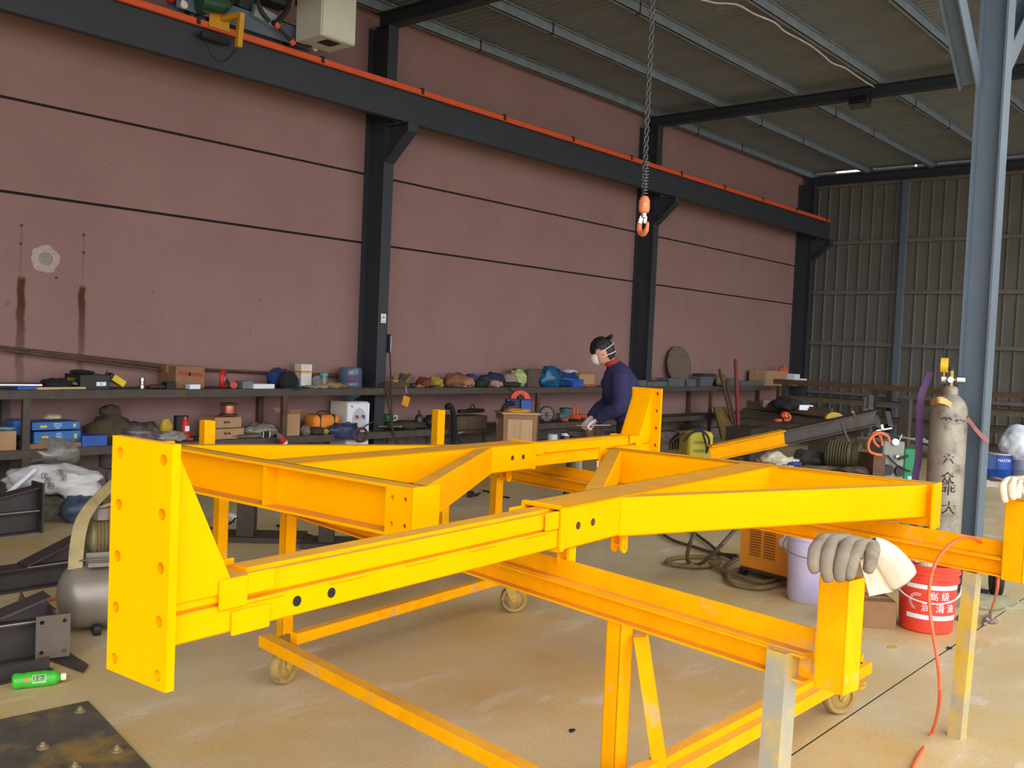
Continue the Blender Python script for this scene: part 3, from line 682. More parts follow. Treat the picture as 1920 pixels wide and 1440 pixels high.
# pink dustpan
p = atz(1618, 1165, .0)
t = thing('dustpan', 'pink plastic dustpan on the floor behind the gloved post', 'dustpan', p)
PINKP = M('pink_plastic', (232, 128, 146), .4, var=.08)
q = B(); q.prism([atz(1600, 1172, .004), atz(1652, 1166, .004), atz(1640, 1142, .004), atz(1606, 1140, .004)], (0, 0, .004)); q.build('pan', PINKP, t)
for a, c_ in (((1652, 1166), (1612, 1136)), ((1612, 1136), (1590, 1146))):
    q = B(); q.bar(atz(*a, .012), atz(*c_, .05), .004, .06); q.build('pan_wall', PINKP, t)
# castor wheel with rubber tyre on a cart base, green sack under it
p = atz(1868, 1112, .05) + Vector((.1, .0, 0)); p = Vector((p.x, p.y, 0)); zc = .165
t = thing('gas_cylinder_cart', 'black spoked rubber wheel of a cart beside the blue-grey column', 'cart wheel', p)
av = Vector((.35, -.93, .0)).normalized()
cc = atd(1868, 1088, depth(p)) ; cc.z = max(cc.z, .16)
q = B(); q.lathe([(.098, -.03), (.13, -.036), (.155, -.026), (.162, 0), (.155, .026), (.13, .036), (.098, .03)], cc, 32, tuple(av)); q.build('tyre', BLACK, t, smooth=True)
RIMM = M('pale_rim', (190, 186, 170), .5, .2)
q = B(); q.lathe([(.002, -.012), (.10, -.014), (.10, .014), (.002, .012)], cc, 24, tuple(av)); q.build('rim', M('dark_rim', (50, 48, 46), .5, .3), t)
vv_ = Vector((0, 0, 1)); uu_ = av.cross(vv_).normalized()
for k in range(5):
    a = 2 * PI * k / 5 + .3; c0 = cc + (uu_ * math.cos(a) + vv_ * math.sin(a)) * .055 - av * -.0
    q = B(); sgn = -1 if av.dot(TC) < 0 else 1
    q.prism([c0 + av * sgn * .0145 + (uu_ * math.cos(a + 2 * PI * j / 5) + vv_ * math.sin(a + 2 * PI * j / 5)) * .020 for j in range(5)], av * sgn * .002); q.build('spoke_gap', RIMM, t)
q = B(); q.cyl(cc - av * .05, cc + av * .05, .018, n=12); q.build('hub', CHROME, t)
SACK = M('olive_woven_sack', (146, 142, 112), .95, var=.25, sc=10, bump=.4)
p = atz(1856, 1140, .0); q = B(); q.blob(p + Vector((.05, .05, .015)), (.50, .30, .10), 3, .25, 1.6, 3, .3, rot=-.8); single(q, 'folded_sack', SACK, 'folded olive green sack flat on the floor under the black wheel', 'sack', (p.x, p.y, 0), smooth=True)
# orange air hose looping over the rail end, quick coupling on the floor
HOSE = M('orange_air_hose', (222, 96, 48), .4, var=.12, sc=4)
t = thing('air_hose', 'orange air hose looping over the rail end and hanging to the floor', 'hose', atz(1725, 1440, 0))
def pt(px, py, **k): return atz(px, py, k['z']) if 'z' in k else atd(px, py, k['d'])
hs = [pt(1700, 1470, z=.012), pt(1718, 1425, z=.012), pt(1748, 1372, z=.013), pt(1762, 1310, d=3.5), pt(1758, 1240, d=3.55), pt(1745, 1160, d=3.6), pt(1742, 1110, d=3.62), pt(1752, 1060, d=3.68), pt(1780, 1022, d=3.75), pt(1812, 1007, d=3.86), pt(1838, 1016, d=4.02), pt(1858, 1040, d=4.2), pt(1870, 1075, d=4.22), pt(1869, 1110, d=4.25), pt(1858, 1145, z=.03)]
q = B(); q.tube(hs, .0068, 8, 4); q.build('hose', HOSE, t, smooth=True)
e0 = pt(1858, 1148, z=.02); e1 = pt(1848, 1170, z=.014)
q = B(); q.cyl(e0, e1, .011, n=10); q.cyl(e0.lerp(e1, .3), e0.lerp(e1, .7), .015, n=6); q.build('coupling', CHROME, t)
for (px, py, nm, lb) in ((1802, 1162, 'stone_chip', 'brown and white stone chip beside the red bucket'), (1862, 1168, 'metal_offcut', 'small rusty offcut beside the hose coupling')):
    p = atz(px, py, 0); q = B(); q.blob(p + Vector((0, 0, .012)), (.09, .06, .035), px, .3, 1.5, 2, .3); single(q, nm, M('chip_stone', (150, 128, 108), .9, var=.4, sc=30), lb, 'debris', p)
# brown welding cable coils and grey hoses in front of the orange welder
CABLE = M('olive_brown_cable', (112, 96, 62), .6, var=.15, sc=9); CABD = M('dark_grey_hose', (74, 66, 58), .6, var=.2, sc=9)
t = thing('welding_cable', 'olive brown welding cable lying in loose coils before the orange welder', 'cable', atz(1415, 1085, 0))
def ell(cx, cy, rx, ry, a0, a1, n, z, tilt=0): return [atz(cx + rx * math.cos(a0 + (a1 - a0) * k / n) , cy + ry * math.sin(a0 + (a1 - a0) * k / n) + tilt * rx * math.cos(a0 + (a1 - a0) * k / n) / 100, z + .006 * (k % 3)) for k in range(n + 1)]
q = B(); q.tube([atz(1388, 1045, .02), atz(1360, 1062, .02)] + ell(1418, 1083, 54, 19, PI, PI * 3.9, 16, .018) + [atz(1432, 1092, .03), atz(1370, 1075, .03), atz(1330, 1058, .03)] + ell(1300, 1053, 50, 9, 0, PI * 2.6, 12, .018) , .0165, 8, 3); q.build('cable', CABLE, t, smooth=True)
t = thing('rubber_hose', 'dark grey rubber hoses hanging in a V under the yellow frame', 'hose', atz(1300, 1058, 0))
q = B(); q.tube([atd(1308, 985, 6.3), atd(1292, 1025, 6.0), atz(1290, 1052, .03), atz(1312, 1058, .03), atd(1345, 1030, 5.9), atd(1385, 985, 6.2)], .013, 8, 5); q.build('hose', CABD, t, smooth=True)
q = B(); q.tube([atz(1230, 990, .02), atz(1260, 1012, .02), atz(1300, 1025, .02), atz(1340, 1037, .02), atz(1384, 1042, .05)], .013, 8, 5); q.build('hose', CABD, t, smooth=True)
q = B(); q.tube([atz(1290, 990, .02), atz(1330, 1020, .02), atz(1352, 1038, .02), atz(1380, 1050, .02)], .012, 8, 5); q.build('hose', CABD, t, smooth=True)
# orange inverter welder with louvres
wy = -.60
cw = atz(1440, 1075, .06); wz0 = .07
a = atz(1385, 1060, wz0 - .0); b__ = atz(1508, 1092, wz0)
ub = (Vector((b__.x, b__.y, 0)) - Vector((a.x, a.y, 0))); Lw = ub.length; ub.normalize(); vb = Vector((-ub.y, ub.x, 0)); vb = vb if vb.dot(Vector((a.x, a.y, 0))) > 0 else -vb
org = Vector((a.x, a.y, 0))
t = thing('inverter_welder', 'orange cabinet welder on casters with louvred side panel', 'welding machine', org + ub * Lw / 2)
OWEL = M('welder_orange', (222, 140, 42), .45, var=.1, sc=5)
q = B(); c_ = org + ub * Lw / 2 + vb * .16 + Vector((0, 0, wz0 + .24)); rm = Matrix((ub, vb, Vector((0, 0, 1)))).transposed(); q.box(c_, (Lw, .32, .48), rm, .008); q.build('cabinet', OWEL, t)
for cx_ in (.16, .38):
    for k in range(13):
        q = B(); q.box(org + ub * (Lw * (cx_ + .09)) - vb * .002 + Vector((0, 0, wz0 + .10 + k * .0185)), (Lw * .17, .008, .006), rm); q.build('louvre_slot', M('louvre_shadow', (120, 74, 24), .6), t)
for k in range(4): 
    q = B(); q.cyl(org + ub * (Lw * (.04 + .92 * (k % 2))) + vb * (.04 + .24 * (k // 2)) + Vector((0, 0, .035)) - ub * .012, org + ub * (Lw * (.04 + .92 * (k % 2))) + vb * (.04 + .24 * (k // 2)) + Vector((0, 0, .035)) + ub * .012, .035, n=14); q.build('caster_wheel', BLACK, t)
q = B(); q.box(org + ub * Lw / 2 + vb * .16 + Vector((0, 0, wz0 - .01)), (Lw * .96, .30, .03), rm); q.build('chassis', RUST, t)
q = B(); 
for k in range(3): q.box(org + ub * Lw * (.80 + .05 * k) - vb * .001 + Vector((0, 0, wz0 + .05)), (.016, .003, .014), rm)
q.build('printed_mark', INK, t)
p = org + ub * Lw * .85 - vb * .01 + Vector((0, 0, wz0 + .24)); q = B(); q.blob(p, (.24, .05, .13), 9, .35, 1.6, 3, rot=math.atan2(ub.y, ub.x)); single(q, 'plastic_film', M('white_film', (226, 220, 226), .35, var=.12), 'crumpled white plastic film stuck on the orange welder', 'film', p - Vector((0, 0, .07)), smooth=True)
# red hose run on the floor
for pts, lb, bs in (([(1440, 1092), (1480, 1093), (1515, 1094)], 'thin red hose on the floor beside the lilac bucket', (1480, 1093)), ([(392, 1000), (400, 1020), (399, 1045), (392, 1062)], 'short red hose showing behind the near gusset plate', (395, 1030)), ([(60, 1136), (95, 1124), (130, 1116)], 'orange red hose on the floor beside the air tank', (95, 1124))):
    q = B(); q.tube([atz(*p, .012) for p in pts], .009, 8, 5); single(q, 'rubber_hose', M('red_hose', (206, 72, 48), .45, var=.1), lb, 'hose', atz(*bs, 0), smooth=True)

# ------------------------------------------------------------------ gas cylinders
GASM = M('scuffed_grey_cylinder', (150, 142, 128), .5, .25, var=.25, sc=7, c2=(96, 84, 74), thr=.52, sc2=4)
GASD = M('dull_grey_cylinder', (104, 96, 86), .55, .25, var=.25, sc=7, c2=(76, 68, 60), thr=.52, sc2=4)
def cylinder(loc, r, h, mat, label, gauge=True):
    t = thing('gas_cylinder', label, 'gas cylinder', loc); L = Vector(loc)
    q = B(); q.lathe([(r * .5, 0), (r * .96, .0), (r, .03), (r, h - r * 1.25), (r * .96, h - r * .95), (r * .82, h - r * .62), (r * .6, h - r * .36), (r * .38, h - r * .2), (r * .30, h - .0), (r * .0, h)], L, 36); q.build('cylinder_body', mat, t, smooth=True)
    q = B(); q.lathe([(r * .42, h - r * .2), (r * .42, h + .012), (r * .3, h + .03), (.001, h + .03)], L, 20); q.build('neck_ring', mat, t)
    q = B(); q.cyl(L + Vector((0, 0, h + .02)), L + Vector((0, 0, h + .14)), .016, n=12); q.cyl(L + Vector((0, 0, h + .075)) - IR * .045, L + Vector((0, 0, h + .075)) + IR * .05, .014, n=10); q.build('valve', BRASS, t)
    q = B(); q.cyl(L + Vector((0, 0, h + .135)), L + Vector((0, 0, h + .16)), .022, n=10); q.build('valve_wheel', BLACK, t)
    return t
# near one, chalk-marked, strapped to the column
dc = 6.55; pc = atd(1766, 1000, dc); pc.z = 0
t = cylinder(pc, .118, 1.385, GASM, 'scuffed grey gas cylinder with black Chinese marks strapped to the right column')
hh = 1.385
q = B(); V = pc + Vector((0, 0, hh + .075)); q.cyl(V - IR * .075, V - IR * .02, .026, n=14); q.cyl(V + IR * .03, V + IR * .085, .024, n=14); q.cyl(V - IR * .03, V - IR * .03 + TC * .06, .02, n=12); q.build('regulator', CHROME, t)
q = B(); G0 = V - IR * .055 + Vector((0, 0, .095)); q.cyl(G0 - TC * .0 + IR * -.02, G0 + IR * .02 + TC * .02, .05, n=22); q.build('gauge', M('yellow_gauge', (232, 190, 40), .4), t, label='yellow pressure gauge')
q = B(); q.cyl(V - IR * .05, G0, .009, n=8); q.build('gauge_stem', BRASS, t)
for ch, a, z, sz in (('泰', -.10, 1.225, .10), ('止', .62, 1.215, .085), ('六', .12, .93, .075), ('众', .12, .80, .09), ('乖', .2, .73, .10), ('大', .28, .60, .095)):
    vd2 = Vector((pc.x, pc.y, 0)).normalized(); vl2 = Vector((-vd2.y, vd2.x, 0)); dr = -vd2 * math.cos(a) - vl2 * math.sin(a); rt = Vector((-dr.y, dr.x, 0))
    rr_ = .118 if z < 1.2 else .1085
    upv = Vector((0, 0, 1)) if z < 1.2 else (Vector((0, 0, .86)) - dr * .42)
    text(ch, sz, INK, t, plane_mtx(pc + dr * (rr_ + .002) + Vector((0, 0, z)), rt, upv), bendr=.118 if z < 1.2 else .11)
# flat lifting strap: round the shoulder, out to the column
STRAP = M('tan_webbing', (204, 160, 96), .9, var=.15, sc=20); STRAPR = M('faded_red_webbing', (148, 92, 92), .9, var=.2, sc=20); STRAPP = M('faded_violet_webbing', (92, 66, 104), .9, var=.2, sc=14)
def ribbon(pts, wd, mat, name, label, wdir, k=4, parent=None, th=.004):
    pts = spline([Vector(p) for p in pts], k); q = B(); r_ = []
    for i, p in enumerate(pts):
        wv = Vector(wdir).normalized() * wd / 2; tn = (pts[min(i + 1, len(pts) - 1)] - pts[max(i - 1, 0)]).normalized(); wv = wv - tn * wv.dot(tn); nn = tn.cross(wv).normalized() * th / 2
        r_.append([q.bm.verts.new(x_) for x_ in (p - wv - nn, p + wv - nn, p + wv + nn, p - wv + nn)])
    for a, c_ in zip(r_, r_[1:]):
        for j in range(4): q.bm.faces.new((a[j], a[(j + 1) % 4], c_[(j + 1) % 4], c_[j]))
    q.bm.faces.new(r_[0]); q.bm.faces.new(r_[-1][::-1])
    return single(q, name, mat, label, 'strap', pts[0]) if parent is None else q.build(name, mat, parent)
ts = thing('lifting_strap', 'tan and faded red webbing strap slung round the marked cylinder shoulder', 'strap', pc + Vector((0, 0, 1.3)))
dF = dc - .13
ribbon([atd(1745, 756, dc + .02), atd(1758, 750, dF), atd(1775, 754, dF), atd(1792, 768, dF), atd(1806, 782, dF + .03)], .045, STRAP, 'strap_band', '', (.2, .2, 1), parent=ts)
ribbon([atd(1806, 782, dF + .03), atd(1818, 790, dF + .02), atd(1832, 808, dF), atd(1853, 830, dF)], .04, STRAPR, 'strap_tail', '', (.3, .1, 1), parent=ts)
ribbon([atd(1806, 784, dF + .03), atd(1807, 800, dF + .03), atd(1802, 815, dF + .05)], .04, STRAPR, 'strap_tail', '', IR, parent=ts)
q = B(); q.bar(atd(1800, 780, dF + .02), atd(1812, 786, dF + .02), .012, .045); q.build('strap_buckle', BLACK, ts)
ribbon([atd(1744, 698, dc + .1), atd(1737, 716, dc + .1), atd(1727, 745, dc + .1), atd(1724, 800, dc + .12), atd(1722, 860, dc + .12), atd(1716, 900, dc + .12), atd(1714, 1000, dc + .12), atd(1712, 1075, dc + .1)], .05, STRAPP, 'webbing_sling', 'faded violet webbing sling hanging left of the marked cylinder', IR)
q = B(); q.tube([atd(1772, 642, dc), atd(1771, 660, dc), atd(1769, 710, dc)], .006, 6, 2); single(q, 'hanging_wire', BLACK, 'thin black wire hook hanging above the marked cylinder', 'wire', atd(1772, 642, dc))

# blots of yellow paint dust on the floor
for k, (px, py, r, lb) in enumerate(((1674, 1214, .035, 'round yellow paint blot on the floor behind the nearest caster'), (1610, 1278, .05, 'yellow dusted leaf by the nearest caster'), (1612, 1288, .03, 'small yellow dusted leaf by the nearest caster'), (1072, 1371, .015, 'tiny dark chip on the floor beside the left front leg'), (1780, 1216, .02, 'tiny black chip on the floor joint'))):
    p = atz(px, py, .0); q = B(); n_ = 12; q.prism([p + Vector((r * (1 + .35 * math.sin(a * 3 + k)) * math.cos(a), r * .7 * math.sin(a), .0005)) for a in [2 * PI * j / n_ for j in range(n_)]], (0, 0, .002 + .004 * (k > 0)))
    single(q, ('paint_blot', 'leaf', 'leaf', 'chip', 'chip')[k], (YGALV, YWORN, YWORN, DARK, DARK)[k], lb, ('paint spot', 'leaf', 'leaf', 'debris', 'debris')[k], p)

# ================================================================== THE LONG SHELF ON THE PINK WALL
SF, SB_, Z1, Z2 = 8.30, 8.78, 1.02, .52
sh = thing('wall_shelf', 'long two-tier steel shelf along the pink wall crowded with tools', 'shelf', (8, 8.5, 0))
def sx(px, y=SF): return aty(px, 725, y).x
gap0, gap1 = sx(618, 8.5), sx(690, 8.5)
for z in (Z1, Z2):
    q = B(); q.b2((2.2, SF, z - .075), (17.3, SF + .006, z)); q.b2((2.2, SF, z - .006), (17.3, SF + .06, z)); q.build('front_angle', SHELF, sh)
    q = B(); q.b2((2.2, SB_ - .05, z - .06), (17.3, SB_ - .044, z - .002)); q.build('back_angle', SHELF, sh)
    xs = [2.2, 4.2, gap0, gap1, 9.2, 11.4, 13.6, 15.8, 17.3]
    for a, b_ in zip(xs, xs[1:]):
        if a == gap0: continue
        for k in range(3):
            y0 = SF + .062 + k * .137; q = B(); q.b2((a + .004, y0, z - .022), (b_ - .004, y0 + .133, z - .001 - .003 * (k % 2))); q.build('deck_board', SHELF, sh)
for px in (52, 537, 1012, 1336, 1462):
    X = sx(px)
    q = B(); q.b2((X - .03, SF + .006, 0), (X + .03, SF + .05, Z1 - .01)); q.build('post', RUSTB if px > 400 else SHELF, sh)
    q = B(); q.b2((X - .03, SB_ - .05, 0), (X + .03, SB_, Z1 - .01)); q.build('post', RUSTB if px > 400 else SHELF, sh)

class Spot:                                    # a place on a shelf: x range from the sight lines, height from the scale there
    def __init__(s, p0, p1, hpx, z, y=SF + .12): s.x0, s.x1 = sx(p0, y), sx(p1, y); s.y = y; s.z = z; s.k = depth((.5 * (s.x0 + s.x1), y, z)) / FOC; s.h = hpx * s.k; s.w = s.x1 - s.x0; s.c = Vector((.5 * (s.x0 + s.x1), y, z))
def put_box(p0, p1, hpx, z, d, mat, name, label, cat='box', y=SF + .06, rz=0, group=None, **k):
    s = Spot(p0, p1, hpx, z, y); t = carton(Vector((s.c.x, y + d / 2, z)), (s.w, d, s.h), rz, mat, label, name, group=group, **k); t['category'] = cat; return t, s
def put_blob(p0, p1, hpx, z, d, mat, name, label, cat, y=SF + .18, seed=None, amp=.32, group=None, sc=2.0, sub=3):
    s = Spot(p0, p1, hpx, z, y); q = B(); q.blob(s.c + Vector((0, 0, s.h * .42)), (s.w, d, s.h * 1.15), seed if seed is not None else p0, amp, sc, sub, .38)
    return single(q, name, mat, label, cat, s.c, group, smooth='all')
def tall(p, r, h, prof, mat, name, label, cat, parts=(), z=Z1, y=SF + .14, px=None):
    X = sx(px, y); t = thing(name, label, cat, (X, y, z)); L = Vector((X, y, z))
    q = B(); q.lathe([(a * r, b_ * h) for a, b_ in prof], L, 20); q.build(p, mat, t, smooth=True)
    for nm, pf, mt in parts: q = B(); q.lathe([(a * r, b_ * h) for a, b_ in pf], L, 20); q.build(nm, mt, t, smooth=True)
    return t
FILM = M('clear_film', (176, 172, 168), .2, var=.3, sc=20, alpha=.75); BLUEF = M('blue_film', (30, 66, 122), .35, var=.35, sc=8); TEALF = M('teal_film', (26, 92, 132), .3, var=.35, sc=8)
# ---- upper tier, left to right
q = B(); q.cyl((sx(-30, 8.5), 8.5, Z1 + .03), (sx(78, 8.42), 8.42, Z1 + .03), .026, n=12); single(q, 'steel_tube', CHROME, 'bright steel tube lying at the left end of the upper shelf', 'tube', (sx(40, 8.5), 8.5, Z1))
put_box(33, 68, 5, Z1, .16, BLUE, 'flat_box', 'flat blue packet on the upper shelf under the steel tube end', 'packet', tape=False)
put_blob(74, 136, 20, Z1, .26, BCLOTH, 'cloth_heap', 'heap of black cloth beside the black shoe box', 'cloth')
for i, (a, b_, w_) in enumerate(((72, 118, .05), (110, 168, .04))):
    q = B(); q.bar((sx(a), SF + .04 + .03 * i, Z1 + .012), (sx(b_), SF + .07 + .02 * i, Z1 + .012), w_, .02); single(q, 'wood_batten', WOOD, ('short pale wood batten in front of the black cloth', 'short pale wood batten in front of the black shoe box')[i], 'batten', (sx(a), SF + .05, Z1))
BOXB = M('black_card', (30, 32, 30), .5, var=.15)
t, s = put_box(150, 205, 26, Z1, .30, BOXB, 'shoe_box', 'black shoe box with yellow safety lettering and a white label', 'box', y=SF + .07, rz=0, tape=False)
text('SAFETY', .045, M('yellow_print', (214, 190, 40), .6), t, plane_mtx(Vector((s.x0 - .003, s.y + .17, s.z + s.h * .62)), (0, -1, 0), (0, 0, 1)))
text('SHOES', .033, WINK, t, plane_mtx(Vector((s.x0 - .003, s.y + .10, s.z + s.h * .36)), (0, -1, 0), (0, 0, 1)))
q = B(); q.b2((s.x0 + s.w * .55, s.y - .003, s.z + .03), (s.x0 + s.w * .88, s.y - .001, s.z + .065)); q.build('label_sticker', WINK, t)
text('41', .03, INK, t, plane_mtx(Vector((s.x0 + s.w * .72, s.y - .004, s.z + .047)), (1, 0, 0), (0, 0, 1)))
q = B(); q.blob(Vector((s.c.x - .05, s.y + .15, s.z + s.h + .02)), (.22, .16, .05), 3, .3, 2, 2); q_ = single(q, 'cloth_heap', BCLOTH, 'black cloth lying on the lid of the shoe box', 'cloth', (s.c.x, s.y + .15, s.z + s.h), smooth=True)
t = thing('spring_box', 'yellow and black tipped box with a coil spring beside the shoe box', 'box', (sx(228), SF + .14, Z1))
q = B(); q.box((sx(233), SF + .14, Z1 + .075), (.13, .1, .06), (0, .55, 0), .004); q.build('box_body', M('box_yellow', (226, 196, 30), .5), t)
q = B(); q.box((sx(219), SF + .15, Z1 + .105), (.05, .11, .075), (0, .55, 0), .004); q.build('box_end', BLACK, t)
q = B(); q.tube([Vector((sx(214) + .012 * math.cos(k * 1.3), SF + .14 + .012 * math.sin(k * 1.3), Z1 + .13 + k * .0025)) for k in range(24)], .002, 5, 1); q.build('spring', BRASS, t)
tall('socket_body', .027, .10, [(.0, 0), (1, 0), (1, .35), (.75, .42), (.75, .6), (1, .66), (1, 1), (.7, 1), (.7, .7), (0, .7)], CHROME, 'socket_tool', 'chrome socket standing alone on the upper shelf', 'socket', px=266)
put_blob(272, 312, 7, Z1, .2, RUSTB, 'rusty_scrap', 'flat rusty scrap between the chrome socket and the old carton', 'scrap')
put_box(313, 331, 12, Z1, .1, BLACK, 'small_case', 'small black case before the old carton', 'case', tape=False)
t, s = put_box(329, 383, 41, Z1, .32, CARDD, 'carton', 'old brown carton with red smeared print behind the regulator cylinder', y=SF + .14)
for k, (a, b_) in enumerate(((.12, .5), (.45, .92))):
    q = B(); q.box((s.x0 + s.w * (a + b_) / 2, s.y - .001, s.z + s.h * (.68 - .05 * k)), (s.w * (b_ - a), .003, .035), (0, .1, 0)); q.build('red_print', M('red_smear', (156, 66, 56), .8, var=.3, sc=30), t)
put_box(356, 376, 8, Z1, .08, WHITE, 'small_box', 'little white box before the old carton', y=SF + .02, tape=False)
# caster wheel with red tyre
t = thing('caster_wheel', 'spare caster with red tyre and zinc fork on the upper shelf', 'caster', (sx(432), SF + .12, Z1)); c_ = Vector((sx(430), SF + .12, Z1 + .095)); av = Vector((.75, -.66, 0)).normalized()
q = B(); q.lathe([(.055, -.02), (.088, -.022), (.095, -.012), (.095, .012), (.088, .022), (.055, .02)], c_, 26, tuple(av)); q.build('tyre', RED, t, smooth=True)
q = B(); q.lathe([(.001, -.022), (.055, -.018), (.055, .018), (.001, .022)], c_, 22, tuple(av)); q.build('hub', WHITE, t, smooth=True)
q = B(); q.bar(c_ + av * .026, c_ + av * .026 + Vector((.08, .05, -.06)), .05, .006, up=tuple(av)); q.bar(c_ - av * .026, c_ - av * .026 + Vector((.08, .05, -.06)), .05, .006, up=tuple(av)); q.build('fork', CHROME, t)
q = B(); q.cyl((sx(447), SF + .08, Z1 + .035), (sx(447) + .05, SF + .15, Z1 + .035), .035, n=18); single(q, 'tape_roll', RED, 'small red roll beside the spare caster', 'roll', (sx(448), SF + .1, Z1))
put_box(455, 475, 13, Z1, .16, M('grey_card', (112, 122, 118), .7), 'small_box', 'grey box between the red roll and the flat white box', tape=False)
put_box(476, 515, 8, Z1, .2, WHITE, 'flat_box', 'flat white box in front of the blue plastic bag', y=SF + .03, tape=False)
put_blob(506, 540, 36, Z1, .28, BLUEF, 'plastic_bag', 'dark blue plastic bag slumped left of the navy cap', 'bag', y=SF + .2)
put_blob(522, 556, 34, Z1, .12, BCLOTH, 'cloth_heap', 'black cloth draped between blue bag and navy cap', 'cloth', y=SF + .06)
t = thing('cap', 'navy cap resting on the upper shelf before the white carton', 'cap', (sx(556), SF + .16, Z1)); L = Vector((sx(556), SF + .16, Z1))
q = B(); q.lathe([(.12, 0), (.125, .03), (.118, .09), (.09, .14), (.045, .165), (0, .17)], L, 24); q.build('crown', M('cap_navy', (36, 52, 92), .85, var=.15, sc=20), t, smooth=True)
q = B(); q.prism([L + Vector((.12 * math.cos(a), .12 * math.sin(a) - .02, .012)) for a in [PI * 1.15 + .7 * PI * k / 8 for k in range(9)]] + [L + Vector((.13 * math.cos(a) * 1.0, .19 * math.sin(a) - .03, .0)) for a in [PI * 1.85 - .7 * PI * k / 8 for k in range(9)]], (0, 0, .006)); q.build('peak', M('cap_navy'), t)
t, s = put_box(564, 584, 43, Z1, .12, M('white_card', (226, 222, 212), .7), 'carton', 'tall white carton with orange and yellow bands', y=SF + .22, tape=False, rz=.0)
for k, (z0, c_) in enumerate(((.66, (226, 120, 50)), (.60, (232, 190, 60)))):
    q = B(); q.b2((s.x0 - .001, s.y - .001, s.z + s.h * z0), (s.x1 + .001, s.y + .121, s.z + s.h * (z0 + .055))); q.build('colour_band', M('band%d' % k, c_, .6), t)
GLASS = M('clear_glass', (225, 232, 230), .05, var=0, trans=.9, ior=1.3)
tall('jar_body', .042, .13, [(0, 0), (.9, 0), (1, .06), (1, .8), (.8, .88), (.8, 1), (.74, 1), (.74, .88), (.92, .78), (.92, .08), (0, .06)], GLASS, 'glass_jar', 'empty clear glass jar beside the white carton', 'jar', px=594)
tall('bottle_body', .04, .165, [(0, 0), (.95, 0), (1, .05), (1, .66), (.85, .78), (.85, .82), (.78, .82), (.9, .66), (.9, .08), (0, .06)], GLASS, 'drink_bottle', 'clear drinking bottle with teal cap on the upper shelf', 'bottle', px=607, parts=(('cap', [(0, .99), (.75, 1), (1.15, .97), (1.15, .80), (0, .79)], M('teal_cap', (70, 160, 160), .4)),))
for i, (a, b_, h, c_, lb) in enumerate(((588, 612, 6, (170, 150, 120), 'crumpled tan rag before the glass jar'), (606, 636, 12, (150, 122, 84), 'brown rag bundle right of the capped bottle'), (628, 650, 8, (134, 104, 74), 'flat brown rag against the water bottle'), (570, 594, 5, (150, 140, 120), 'rusty rod ends and rag below the white carton'))):
    put_blob(a, b_, h, Z1, .2, M('rag%d' % i, c_, .9, var=.35, sc=16, bump=.3), 'rag', lb, 'rag', y=SF + .12)
# pipes leaning along the wall
for i, (a, b_) in enumerate((((-30, 647), (332, 688)), ((55, 658), (332, 691)), ((-20, 653), (328, 697)), ((420, 696), (640, 703)), ((330, 690), (650, 706)))):
    p0, p1 = aty(a[0], a[1], WY - .03 - .03 * (i % 3)), aty(b_[0], b_[1], WY - .05 - .03 * (i % 3)); p1.z = max(p1.z, Z1 + .02)
    q = B(); q.cyl(p0, p1, .014, n=8); single(q, 'steel_rod', RUSTB, ('topmost long dark rod leaning along the pink wall at the left', 'middle long dark rod leaning along the pink wall at the left', 'lowest long dark rod leaning along the pink wall at the left', 'short dark rod behind the red caster along the wall', 'long dark rod behind the cap and jars along the wall')[i], 'rod', p0)
# ---- right of the wall column, upper tier
t, s = put_box(722, 768, 10, Z1, .22, RUSTB, 'tool_tray', 'brown steel tray of fittings just right of the wall column', 'tray', tape=False, flap=False)
for i, (p0, p1, c_, lb) in enumerate(((734, 744, (190, 150, 110), 'tan fitting in the brown tray'), (744, 756, (100, 92, 84), 'dark ring-shaped fitting in the brown tray'), (756, 768, (132, 118, 80), 'olive valve in the brown tray'))):
    S_ = Spot(p0, p1, 16, Z1 + s.h, SF + .16); q = B(); q.lathe([(0, 0), (.05, 0), (.05, .03), (.03, .04), (.03, .07), (.045, .08), (.045, .1), (0, .1)], S_.c, 12, (.3 * (i - 1), -.5, 1)); q.cyl(S_.c + Vector((-.05, 0, .05)), S_.c + Vector((.05, 0, .06)), .014, n=8); single(q, 'pipe_fitting', M('fitting%d' % i, c_, .5, .4), lb, 'fitting', S_.c)
cols = [(70, 66, 70), (96, 44, 36), (40, 50, 80), (150, 130, 60), (120, 110, 100), (60, 40, 34), (170, 160, 150), (46, 46, 50)]
